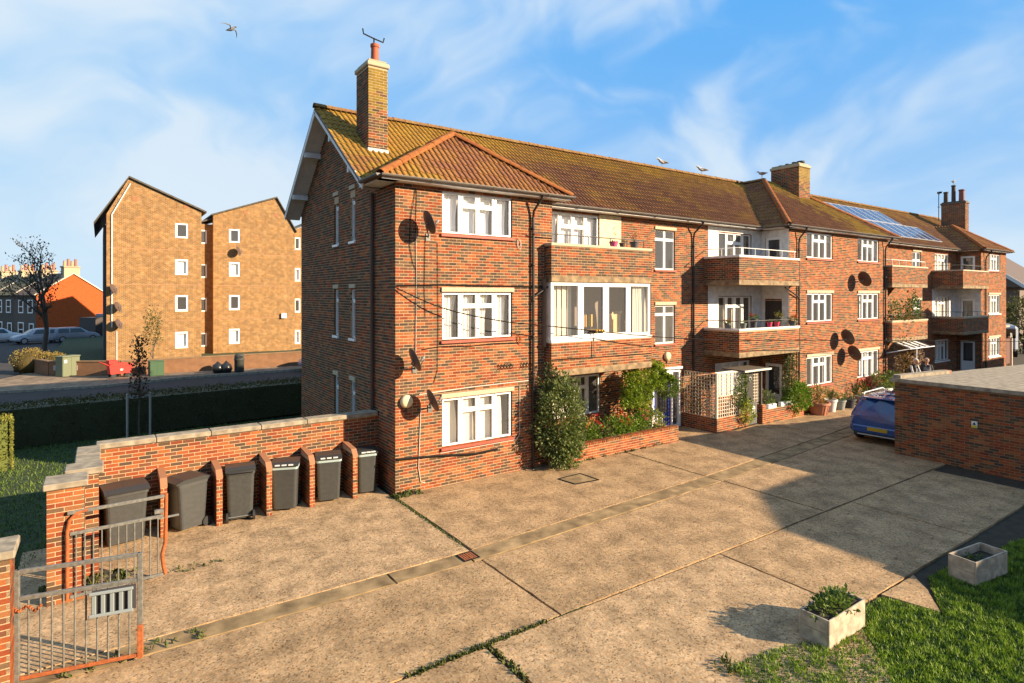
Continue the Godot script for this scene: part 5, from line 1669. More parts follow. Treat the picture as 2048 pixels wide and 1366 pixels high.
func porch() -> void:
	var o := thing("porch_enclosure", "front garden enclosure of low brick walls, pale trellis and dark gate under a balcony", "garden enclosure")
	var b := Bag.new()
	var g0 := -0.3
	b.box(V(12.05, g0, -1.24), V(12.16, 0.42, 0.25)); b.box(V(12.16, g0, 0.14), V(13.72, 0.42, 0.25)); b.box(V(15.0, g0, 0.14), V(17.75, 0.40, 0.25)); b.box(V(17.64, g0, 0.0), V(17.75, 0.40, 0.14))
	b.box(V(13.72, g0, -0.1), V(13.95, 0.5, 0.27)); b.box(V(14.80, g0, -0.1), V(15.0, 0.62, 0.27))
	part(b, "low_wall", M.mortar, o)
	var l := []
	lay(l, wall_xf(V(12.05, -0.1, -1.24), -X), 1.49, 0.52, [], {dark = 0.35})
	lay(l, wall_xf(V(12.05, -0.1, 0.25), Z), 1.67, 0.52, [], {dark = 0.2})
	lay(l, wall_xf(V(15.0, -0.12, 0.25), Z), 2.75, 0.52, [], {dark = 0.2})
	lay(l, wall_xf(V(13.72, -0.1, 0.27), Z), 0.23, 0.6, [], {dark = 0.2}); lay(l, wall_xf(V(14.8, -0.12, 0.27), Z), 0.2, 0.74, [], {dark = 0.2})
	lay(l, wall_xf(V(14.8, -0.12, -0.1), -X), 0.37, 0.74, [], {dark = 0.2})
	set_bricks(l, o, 300)
	trellis_panel(o, "side_trellis", wall_xf(V(12.10, 0.42, -1.2), -X), 1.38, 1.55, M.trellis, 0.125)
	trellis_panel(o, "front_trellis", wall_xf(V(12.16, 0.42, 0.2), Z), 1.56, 1.55, M.trellis, 0.125)
	var ps := Bag.new()
	ps.box(V(12.06, 0.42, 0.16), V(12.14, 2.02, 0.24))
	part(ps, "corner_post", M.trellis, o)
	var px := Bag.new()
	px.box(V(13.86, -0.1, 0.10), V(13.94, 1.92, 0.2)); px.box(V(14.82, -0.1, 0.10), V(14.9, 1.92, 0.2))
	part(px, "gate_post", M.dark_timber, o)
	trellis_panel(o, "gate_trellis", wall_xf(V(14.38, 0.75, 0.12), Z), 0.44, 1.15, M.trellis, 0.11)
	var gt := Node3D.new()
	gt.name = "garden_gate"
	o.add_child(gt, true)
	gt.position = V(13.95, -0.08, 0.18)
	mk("gate_paint", L(0.10, 0.10, 0.095), 0.6)
	for i in 7:
		var q := Bag.new()
		q.cbox(V(i * 0.086, 0, 0), V(i * 0.086 + 0.08, 0.86, 0.022), 0.004)
		part(q, "gate_board", M.gate_paint, gt)
	var dk := Bag.new()
	dk.box(V(0.02, 0.9, -0.03), V(0.40, 1.92, -0.01), L(0.035, 0.03, 0.026))
	part(dk, "dark_panel", M.plain, gt)
	var pl := Bag.new()
	pl.prism(PackedVector2Array([Vector2(-0.1, -0.13), Vector2(0.1, -0.13), Vector2(0.1, 0.1), Vector2(0.0, 0.16), Vector2(-0.1, 0.1)]), 0.024, 0.034, turned(V(0.36, 0.56, 0)), L(0.8, 0.8, 0.76))
	var plate := part(pl, "number_plate", M.plain, gt)
	var tm := TextMesh.new()
	tm.text = "10"
	var sf := SystemFont.new()
	sf.font_names = PackedStringArray(["Droid Serif"])
	tm.font = sf; tm.font_size = 22; tm.pixel_size = 0.007; tm.depth = 0.004
	mk("ink", L(0.02, 0.02, 0.02), 0.6)
	put(tm, "number", M.ink, plate, "", turned(V(0.36, 0.54, 0.037)))
	var rd := Bag.new()
	rd.lathe([Vector2(0.075, -0.01), Vector2(0.095, 0), Vector2(0.075, 0.01), Vector2(0.06, 0), Vector2(0.075, -0.01)], 20, Transform3D(Basis(X, PI / 2), V(0.2, 1.72, 0.0)), L(0.6, 0.6, 0.56))
	part(rd, "ring_ornament", M.plain, gt)
	var rb := Bag.new()
	rb.cbox(V(13.45, 1.98, -0.55), V(15.1, 2.03, 0.42), 0.01, L(0.14, 0.11, 0.085))
	rb.box(V(13.43, 1.965, 0.42), V(15.12, 2.03, 0.45), L(0.68, 0.64, 0.56))
	part(rb, "gate_canopy", M.plain, o)
	# climbers and shrubs
	var g := Bag.new()
	var cl := thing("climbing_plant", "reddish-green climber spreading over the side trellis", "climbing plant", V(12.1, 0.4, -0.6))
	for i in 1500:
		var z := rf(-0.55, 0.6); var y := rf(0.15, 1.6)
		if noise.get_noise_2d(z * 8, y * 7) < 0.0: continue
		leaf(g, V(-0.05 + rf(-0.08, 0.05), y, z), -X, 0.06, L(0.12, 0.13, 0.04).lerp(L(0.36, 0.17, 0.07), rng.randf()))
	part(g, "foliage", M.leaf, cl)
	g = Bag.new()
	var c2 := thing("climbing_plant", "green climber on the front trellis left of the dark garden gate", "climbing plant", V(13.2, 0.4, 0.28))
	for c in [[0.3, 1.25, 0.35, 700], [0.1, 0.75, 0.4, 800], [0.42, 0.5, 0.25, 400]]: shrub(g, V(c[0], c[1], 0), V(c[2], c[2] * 0.9, 0.13), c[3], 0.075, L(0.07, 0.11, 0.03), L(0.19, 0.25, 0.06), 0.45)
	part(g, "foliage", M.leaf, c2)
	g = Bag.new()
	shrub(g, V(0, 0.15, 0), V(0.3, 0.42, 0.25), 1300, 0.075, L(0.26, 0.30, 0.03), L(0.52, 0.52, 0.08))
	single(g, "golden_shrub", M.leaf, "yellow-green shrub at the foot of the dark garden gate", "shrub", "", turned(V(13.65, 0.35, 0.38)))
	g = Bag.new()
	shrub(g, V(0, 0.35, 0), V(0.75, 0.6, 0.42), 4200, 0.085, L(0.09, 0.19, 0.015), L(0.24, 0.38, 0.035))
	single(g, "bright_shrub", M.leaf, "bright green rounded shrub over the right-hand low wall", "shrub", "", turned(V(17.25, 0.35, 0.25)))
	var c3 := thing("climbing_plant", "tall pale-flecked climber trained up the downpipe on the middle wing", "climbing plant", V(17.05, 0.1, 0.12))
	g = Bag.new()
	shrub(g, V(-0.05, 1.2, 0), V(0.42, 1.25, 0.16), 2600, 0.08, L(0.07, 0.10, 0.03), L(0.23, 0.23, 0.11), 0.4)
	shrub(g, V(0.02, 2.2, 0), V(0.28, 0.6, 0.13), 700, 0.075, L(0.07, 0.10, 0.03), L(0.25, 0.24, 0.13), 0.5)
	part(g, "foliage", M.leaf, c3)
	var st := Bag.new()
	st.tube([V(0, -0.1, 0), V(0.05, 1.2, 0.0), V(0.1, 2.6, 0.02)], 0.018, 5)
	part(st, "stem", M.bark, c3)
	g = Bag.new()
	shrub(g, V(0, 0.3, 0), V(0.5, 0.4, 0.3), 1300, 0.09, L(0.12, 0.15, 0.07), L(0.28, 0.31, 0.17))
	single(g, "grey_shrub", M.leaf, "grey-green shrub behind the white troughs in the enclosure", "shrub", "", turned(V(15.9, 0.3, -0.3)))
	g = Bag.new()
	shrub(g, V(0, 0.5, 0), V(0.3, 0.7, 0.2), 500, 0.08, L(0.2, 0.15, 0.08), L(0.45, 0.25, 0.18), 0.5)
	single(g, "pink_shrub", M.leaf, "sparse pinkish shrub just right of the garden gate", "shrub", "", turned(V(15.15, 0.4, -0.2)))
	for k in 2:
		var tr := thing("trough_planter", ["short white flower trough on the low wall by the gate", "long white flower trough on the low wall by the bright shrub"][k], "planter", V([15.55, 16.55][k], 0.40, 0.16))
		var w: float = [0.55, 0.8][k]
		b = Bag.new()
		b.cbox(V(-w / 2, 0.0, -0.07), V(w / 2, 0.17, 0.07), 0.015)
		part(b, "trough", M.upvc, tr)
		g = Bag.new()
		shrub(g, V(0, 0.22, 0), V(w * 0.5, 0.12, 0.1), 350, 0.06, GRN, LGT)
		part(g, "plants", M.leaf, tr)

func pots() -> void:
	pot("terracotta_tub", "large ribbed terracotta tub with straw-coloured plant under the middle wing window", V(18.6, gy(18), 0.42), 0.42, 0.50, L(0.50, 0.20, 0.11), bushy(0.34, 0.7, 700, 0.1, L(0.22, 0.17, 0.05), L(0.42, 0.30, 0.10)), 16)
	pot("white_pot", "white glazed pot with grassy plant next to the terracotta tub", V(19.6, gy(18), 0.38), 0.27, 0.52, L(0.66, 0.65, 0.62), spiky(60, 0.6, L(0.12, 0.16, 0.05), L(0.30, 0.30, 0.12)))
	pot("grey_pot", "grey-green pot with small plants beside the white pot", V(20.35, gy(18), 0.4), 0.25, 0.42, L(0.24, 0.26, 0.24), bushy(0.24, 0.3, 350, 0.07))
	pot("dark_pot", "dark round pot at the end of the row by the drainpipe", V(21.1, gy(18), 0.42), 0.29, 0.40, L(0.045, 0.045, 0.05), bushy(0.24, 0.25, 300, 0.07, L(0.12, 0.15, 0.08), L(0.25, 0.27, 0.15)))
	pot("red_plant_pot", "pot of scarlet-leaved plant behind the car roof", V(22.3, gy(18), 0.4), 0.25, 0.4, L(0.3, 0.28, 0.25), geranium(0.3, 0.7, 500, 8))
	pot("cordyline_pot", "pot with a spiky maroon plant behind the car roof", V(22.95, gy(18), 0.35), 0.22, 0.45, L(0.5, 0.48, 0.45), spiky(46, 0.95, L(0.10, 0.03, 0.03), L(0.26, 0.09, 0.06)))
	pot("trough_pot", "white trough of light green bushy plant behind the blue car", V(24.3, gy(18), 0.4), 0.42, 0.62, L(0.7, 0.7, 0.68), bushy(0.6, 0.65, 1800, 0.1, L(0.16, 0.22, 0.05), L(0.36, 0.40, 0.12)))
	pot("shade_pot", "dark leafy pot at the corner of the middle wing beyond the car", V(25.3, gy(18), 0.5), 0.3, 0.4, L(0.05, 0.05, 0.05), bushy(0.4, 0.9, 900, 0.1))
	# balcony pots: top balcony
	var yb := 6.262
	pot("pink_window_box", "pink plant trough with a thin flowering stem on the top balcony", V(7.05, yb, 0.2), 0.14, 0.16, L(0.72, 0.10, 0.22), func(g: Bag, p: Vector3) -> void:
		for i in 5: leaf(g, p + V(rf(-0.1, 0.1), 0.02, 0), Y, 0.06, GRN)
		g.tube([p, p + V(0.03, 0.25, 0), p + V(-0.03, 0.42, 0)], 0.006, 4, L(0.16, 0.14, 0.06))
		for i in 8: leaf(g, p + V(rf(-0.08, 0.08), rf(0.15, 0.42), 0), Y, 0.05, L(0.1, 0.1, 0.05)), 0, "", "weed")
	pot("small_dark_pot", "small dark brown pot between the pink trough and the bare plant on the top balcony", V(7.42, yb, 0.2), 0.1, 0.14, L(0.07, 0.05, 0.04), bushy(0.06, 0.06, 40, 0.05, L(0.1, 0.08, 0.04), L(0.2, 0.15, 0.07)))
	pot("bare_plant_pot", "grey pot with a dried brown plant at the end of the top balcony", V(7.95, yb, 0.2), 0.15, 0.2, L(0.09, 0.085, 0.085), func(g: Bag, p: Vector3) -> void:
		for i in 14: g.tube([p, p + V(rf(-0.1, 0.1), 0.15, rf(-0.05, 0.05)), p + V(rf(-0.22, 0.22), rf(0.2, 0.36), rf(-0.08, 0.08))], 0.004, 3, L(0.14, 0.08, 0.04))
		shrub(g, p + V(0, 0.2, 0), V(0.2, 0.12, 0.1), 50, 0.04, L(0.14, 0.08, 0.03), L(0.2, 0.12, 0.05)), 0, "", "weed")
	# middle floor of the second balcony
	yb = 3.552
	var list := [["hanging grey pot with red flowers on the side rail of the second balcony", 13.36, -0.25, 0.11, 0.18, L(0.16, 0.17, 0.15), 1], ["grey-green pot at the corner of the second balcony parapet", 13.62, 0.24, 0.12, 0.2, L(0.16, 0.17, 0.14), 0], ["tall black pot with orange-red flowers on the second balcony", 14.55, 0.06, 0.14, 0.34, L(0.045, 0.045, 0.048), 2], ["left of two small red buckets on the second balcony rail", 15.35, 0.22, 0.1, 0.19, L(0.60, 0.03, 0.10), 0], ["right of two small red buckets on the second balcony rail", 15.85, 0.22, 0.1, 0.19, L(0.58, 0.03, 0.09), 0], ["tall black pot with yellow-green shrub and red flower on the second balcony", 16.3, 0.05, 0.13, 0.36, L(0.04, 0.04, 0.043), 3], ["dark pot of red geraniums at the downpipe end of the second balcony", 17.05, 0.18, 0.15, 0.2, L(0.09, 0.09, 0.085), 2]]
	for q in list:
		var pl: Callable = [bushy(0.1, 0.1, 70, 0.05), geranium(0.1, 0.15, 90, 3), geranium(0.17, 0.2, 170, 7, L(0.65, 0.09, 0.05)), bushy(0.16, 0.26, 200, 0.06, L(0.2, 0.2, 0.05), L(0.36, 0.30, 0.08))][q[6]]
		pot("balcony_pot", q[0], V(q[1], yb, q[2]), q[3], q[4], q[5], pl)
	# third balcony planting
	yb = 3.545
	var names := ["shrubby plant with pale stems at the left end of the planted balcony", "row of low mixed plants along the planted balcony edge", "tall green shrub at the right end of the planted balcony", "bright red geraniums hanging over the left corner of the planted balcony"]
	var g := Bag.new()
	shrub(g, V(0, 0.4, 0), V(0.45, 0.6, 0.3), 900, 0.11, GRN, L(0.26, 0.27, 0.12), 0.4)
	single(g, "balcony_shrub", M.leaf, names[0], "plant", "", turned(V(26.6, yb, 0.0)))
	g = Bag.new()
	shrub(g, V(0, 0.1, 0), V(1.5, 0.24, 0.16), 1600, 0.09, L(0.10, 0.12, 0.04), L(0.3, 0.24, 0.12), 0.4)
	for i in 9: flowers(g, V(rf(-1.3, 1.3), rf(0.1, 0.3), 0.15), 0.06, L(0.5, 0.25, 0.2))
	single(g, "balcony_plants", M.leaf, names[1], "plant", "", turned(V(27.9, yb, 0.18)))
	g = Bag.new()
	shrub(g, V(0, 0.5, 0), V(0.5, 0.75, 0.3), 1500, 0.11, L(0.06, 0.12, 0.02), L(0.16, 0.25, 0.05), 0.4)
	single(g, "balcony_shrub", M.leaf, names[2], "plant", "", turned(V(29.0, yb, -0.1)))
	g = Bag.new()
	shrub(g, V(0, 0.0, 0), V(0.3, 0.25, 0.3), 350, 0.09, GRN, LGT)
	for i in 20: flowers(g, V(rf(-0.3, 0.3), rf(-0.1, 0.25), rf(-0.3, 0.3)), 0.07, RED)
	single(g, "red_geraniums", M.leaf, names[3], "plant", "", turned(V(25.65, yb - 0.02, -0.2)))
	# things seen through the glazed balcony
	var bx := Bag.new()
	bx.box(V(-0.2, 0, -0.16), V(0.2, 0.68, 0.16), L(0.55, 0.36, 0.16))
	bx.bar(V(-0.2, 0.68, 0.16), V(-0.34, 0.60, 0.2), 0.005, 0.2, L(0.6, 0.42, 0.2)); bx.bar(V(0.2, 0.68, 0.0), V(0.3, 0.76, 0.0), 0.3, 0.005, L(0.6, 0.42, 0.2))
	single(bx, "cardboard_box", M.plain, "open brown cardboard box behind the glazed balcony door", "box", "", turned(V(7.3, 3.52, -0.1), 12))
	var ch := thing("striped_chair", "yellow and dark striped garden chair inside the glazed balcony", "chair", V(6.25, 3.28, -0.15), 15)
	b_chair(ch)

func b_chair(ch: Node3D) -> void:
	var b := Bag.new()
	for i in 8: b.box(V(-0.3 + i * 0.075, 0.55, -0.02), V(-0.3 + i * 0.075 + 0.074, 0.92, 0.03), L(0.60, 0.36, 0.06) if i % 2 else L(0.06, 0.035, 0.03))
	part(b, "backrest", M.cloth, ch)
	b = Bag.new()
	for i in 8: b.box(V(-0.3 + i * 0.075, 0.42, 0.04), V(-0.3 + i * 0.075 + 0.074, 0.48, 0.5), L(0.60, 0.36, 0.06) if i % 2 else L(0.06, 0.035, 0.03))
	part(b, "seat", M.cloth, ch)
	for s in [[-0.28, 0.0], [0.28, 0.0], [-0.28, 0.46], [0.28, 0.46]]:
		b = Bag.new()
		b.tube([V(s[0], -0.3, s[1]), V(s[0], 0.9 if s[1] == 0.0 else 0.45, s[1] - 0.03)], 0.014, 6)
		part(b, "leg", M.gate_steel, ch)

func fixings() -> void:
	dish("dark satellite dish beside the top window of the near wing", V(0.66, 6.53, 0.42), 86, 0.27, V(0.86, 6.22, 0.01))
	dish("dark satellite dish at the near corner above the round lamp", V(0.28, 3.25, 0.42), 86, 0.27, V(0.5, 2.98, 0.01))
	dish("dark satellite dish beside the ground window of the near wing", V(0.74, 2.24, 0.44), 86, 0.27, V(0.92, 1.98, 0.01))
	dish("dark satellite dish between the upper windows of the middle wing", V(22.55, 5.50, 0.40), 74, 0.33, V(22.45, 5.35, 0.01))
	dish("upper of the paired dark dishes on the middle wing, near the overhead cable", V(21.0, 2.93, 0.40), 74, 0.33, V(20.9, 2.72, 0.01))
	dish("lower of the paired dark dishes on the middle wing", V(21.6, 2.20, 0.40), 74, 0.33, V(21.5, 2.0, 0.01))
	flood_lamp("round cream lamp on the near wing corner beside the ground floor dish", V(0.27, 2.22, 0.01))
	flood_lamp("round cream lamp above the blue entrance door", V(11.15, 2.56, -1.24))
	# cables clipped to the near wing
	var c := Bag.new()
	c.tube([V(0.55, 7.38, 0.02), V(0.52, 6.2, 0.02), V(0.56, 4.9, 0.02), V(0.5, 3.2, 0.02)], 0.008, 4); c.tube([V(0.78, 6.2, 0.02), V(0.76, 5.0, 0.02), V(0.78, 4.2, 0.02)], 0.008, 4)
	c.tube([V(1.12, 6.1, 0.02), V(1.14, 4.0, 0.02), V(1.12, 2.9, 0.02), V(1.02, 2.6, 0.02)], 0.008, 4)
	c.tube([V(0.52, 7.38, 0.02), V(0.45, 7.0, 0.025), V(0.38, 6.6, 0.02), V(0.36, 6.0, 0.02), V(0.45, 5.55, 0.02), V(0.54, 5.4, 0.02)], 0.008, 4)
	c.tube([V(0.02, 5.02, 0.03), V(1.2, 5.05, 0.03), V(3.6, 5.03, 0.03), V(4.75, 5.02, 0.03)], 0.016, 4)
	c.tube([V(0.7, 3.45, 0.02), V(1.2, 3.5, 0.02), V(2.0, 3.46, 0.02), V(2.8, 3.50, 0.02), V(4.05, 3.46, 0.02)], 0.012, 4)
	c.tube([V(4.55, 2.98, 0.32), V(6.2, 2.96, 0.32), V(8.6, 2.93, 0.32)], 0.012, 4)
	c.tube([V(0.02, 0.86, 0.04), V(1.0, 0.79, 0.04), V(2.2, 0.66, 0.04), V(2.9, 0.68, 0.04)], 0.03, 5)
	single(c, "wall_cables", M.cable, "dark cables clipped down and along the near wing brickwork", "cable")
	c = Bag.new()
	c.tube([V(0.62, 2.35, 0.02), V(2.0, 2.40, 0.02), V(3.95, 2.42, 0.02)], 0.014, 5); c.tube([V(3.65, 2.3, 0.02), V(3.65, 0.95, 0.02), V(3.5, 0.84, 0.02), V(1.2, 0.82, 0.02)], 0.010, 5)
	c.tube([V(0.66, 2.0, 0.02), V(0.60, 0.55, 0.02), V(0.66, 0.2, 0.02), V(0.78, 0.16, 0.02)], 0.011, 5); c.tube([V(0.53, 6.3, 0.028), V(0.54, 5.0, 0.028), V(0.52, 3.4, 0.028)], 0.007, 4)
	single(c, "pale_conduits", M.pale_cable, "pale conduits running round the ground floor window of the near wing", "cable")
	for q in [[3.62, 6.22, "small wire coil beside the sill of the top near window"], [3.62, 3.62, "small wire coil beside the sill of the middle near window"]]:
		var k := Bag.new()
		for i in 2:
			var pts := []
			for a in 11: pts.append(V(q[0] + 0.06 * cos(a * TAU / 10) + 0.02 * i, q[1] + 0.12 * sin(a * TAU / 10) - 0.05 * i, 0.03))
			k.tube(pts, 0.008, 4)
		single(k, "wire_coil", M.pale_cable if q[1] > 5 else M.rust, q[2], "cable")
	var hk := Bag.new()   # row of little hooks above the ground window
	for i in 9: hk.tube([V(2.95 + i * 0.1 + (0.25 if i > 4 else 0.0), 2.93, 0.02), V(2.99 + i * 0.1 + (0.25 if i > 4 else 0.0), 2.84, 0.05), V(2.93 + i * 0.1 + (0.25 if i > 4 else 0.0), 2.78, 0.03)], 0.012, 4)
	single(hk, "hook_row", M.cable, "row of small dark hooks on the bricks above the ground floor window", "hooks")
	# the overhead cable
	c = Bag.new()
	var pts := []
	for q in [[-0.02, 4.97, 0.06], [1.15, 4.47, 0.25], [2.75, 4.12, 0.4], [4.3, 3.94, 0.55], [8.1, 3.52, 0.85], [11.5, 3.28, 1.1], [15.9, 3.09, 1.2], [24.0, 2.72, 1.3], [33.0, 2.27, 1.3], [43.5, 1.8, 1.25]]: pts.append(V(q[0], q[1], q[2]))
	var smooth := []
	for i in pts.size() - 1:
		for k in 4: smooth.append((pts[i] as Vector3).cubic_interpolate(pts[i + 1], pts[maxi(i - 1, 0)], pts[mini(i + 2, pts.size() - 1)], k / 4.0))
	smooth.append(pts[-1])
	c.tube(smooth, 0.015, 5)
	single(c, "overhead_cable", M.cable, "black cable sagging from the near wing corner across the facade", "cable")
	# aerials
	var ae := thing("chimney_aerial", "forked black bracket standing on the near chimney", "aerial", V(0.62, 11.28, -2.9))
	c = Bag.new()
	c.tube([V(0, 0.0, 0), V(0, 0.86, 0)], 0.02, 6)
	part(c, "mast", M.cable, ae)
	c = Bag.new()
	c.tube([V(-0.37, 1.0, 0.1), V(-0.34, 0.87, 0.08), V(0, 0.84, 0), V(0.30, 0.82, -0.05), V(0.33, 0.95, -0.05)], 0.02, 6)
	part(c, "fork", M.cable, ae)
	ae = thing("roof_aerial", "thin television aerial on the far roof ridge", "aerial", V(44.6, 10.3, -4.4))
	c = Bag.new(); c.tube([V(0, -0.3, 0), V(0, 1.9, 0)], 0.025, 6); part(c, "mast", M.cable, ae)
	c = Bag.new(); c.tube([V(-1.3, 1.85, 0.5), V(0.1, 1.85, 0)], 0.018, 5)
	for i in 7: c.tube([V(-1.25 + i * 0.14, 1.85, 0.49 - i * 0.05 - 0.15), V(-1.25 + i * 0.14, 1.85, 0.49 - i * 0.05 + 0.15)], 0.01, 4)
	part(c, "boom", M.cable, ae)
	c = Bag.new(); c.tube([V(-0.2, 0.9, 0), V(0.3, 0.95, 0)], 0.02, 5); part(c, "side_arm", M.cable, ae)
	# solar panels on the far roof
	var u := X; var s := V(0, 2.85, -3.9).normalized(); var nn := u.cross(s)
	var rows := [[0.62, 27.0, 9], [2.35, 27.0, 7]]
	for r in rows:
		for i in r[2]:
			var o := thing("solar_panel", "blue-black solar panel in a silver frame on the far roof slope, lower row" if r[0] < 1 else "blue-black solar panel in a silver frame on the far roof slope, upper row", "solar panel", V(-0.52, 7.57, -0.85) + u * (r[1] + 0.62 + i * 1.02) + s * r[0], 0.0, "solar panels, lower row" if r[0] < 1 else "solar panels, upper row")
			o.basis = Basis(u, s, nn)
			var f := Bag.new()
			ring(f, 0, 1.0, 0, 1.68, 0.035, 0.07, 0.115)
			part(f, "frame", M.aluminium, o)
			var p := Bag.new()
			p.box(V(0.03, 0.03, 0.08), V(0.97, 1.65, 0.10))
			part(p, "cells", M.solar, o)
			var ln := Bag.new()
			for k in 5: ln.box(V(0.03 + 0.157 * (k + 1) - 0.004, 0.03, 0.101), V(0.03 + 0.157 * (k + 1) + 0.004, 1.65, 0.102))
			part(ln, "cell_lines", M.aluminium, o)

func gull_body(o: Node3D, stand: bool) -> void:
	var b := Bag.new()
	b.tube([V(-0.24, 0.05, 0), V(-0.15, 0.06, 0), V(0, 0.08, 0), V(0.13, 0.12, 0), V(0.2, 0.19, 0), V(0.27, 0.22, 0), V(0.3, 0.215, 0)], [0.012, 0.05, 0.085, 0.07, 0.045, 0.045, 0.02], 10, L(0.42, 0.41, 0.40))
	part(b, "body", M.plain, o)
	b = Bag.new()
	b.tube([V(0.3, 0.215, 0), V(0.36, 0.2, 0)], [0.018, 0.005], 6, L(0.5, 0.35, 0.05))
	part(b, "beak", M.plain, o)
	if stand:
		for s in [-1, 1]:
			b = Bag.new()
			b.tube([V(-0.34, 0.06, s * 0.03), V(-0.1, 0.1, s * 0.07), V(0.1, 0.12, s * 0.06)], [0.008, 0.045, 0.02], 6, L(0.20, 0.20, 0.21))
			part(b, "wing", M.plain, o)
			b = Bag.new()
			b.tube([V(0.02, -0.14, s * 0.03), V(0.02, 0.03, s * 0.03)], 0.008, 5, L(0.45, 0.3, 0.2))
			part(b, "leg", M.plain, o)

func birds() -> void:
	var at := [[15.0, 10.70, -4.75, 170.0, "gull standing on the main ridge, leftmost of the ridge birds"], [17.8, 10.70, -4.75, 160.0, "gull on the main ridge, second along from the left"], [21.1, 10.72, -3.7, 80.0, "pale bird perched on the middle wing roof beside the chimney"], [42.4, 12.5, -2.75, 10.0, "dark gull perched on the tallest pot of the far chimney"]]
	for q in at:
		var o := thing("seagull", q[4], "bird", V(q[0], q[1], q[2]), q[3], "birds on the roof")
		gull_body(o, true)
	var f := thing("flying_seagull", "gull gliding with outstretched wings high in the sky at upper left", "bird", CAM + V(5.43, 13.4, -32.8), -35)
	gull_body(f, false)
	for s in [-1, 1]:
		var b := Bag.new()
		b.tube([V(0.06, 0.1, s * 0.06), V(0.12, 0.18, s * 0.3), V(0.04, 0.12, s * 0.6), V(-0.08, 0.02, s * 0.85)], [0.03, 0.035, 0.025, 0.008], 6, L(0.16, 0.17, 0.19))
		part(b, "wing", M.plain, f)

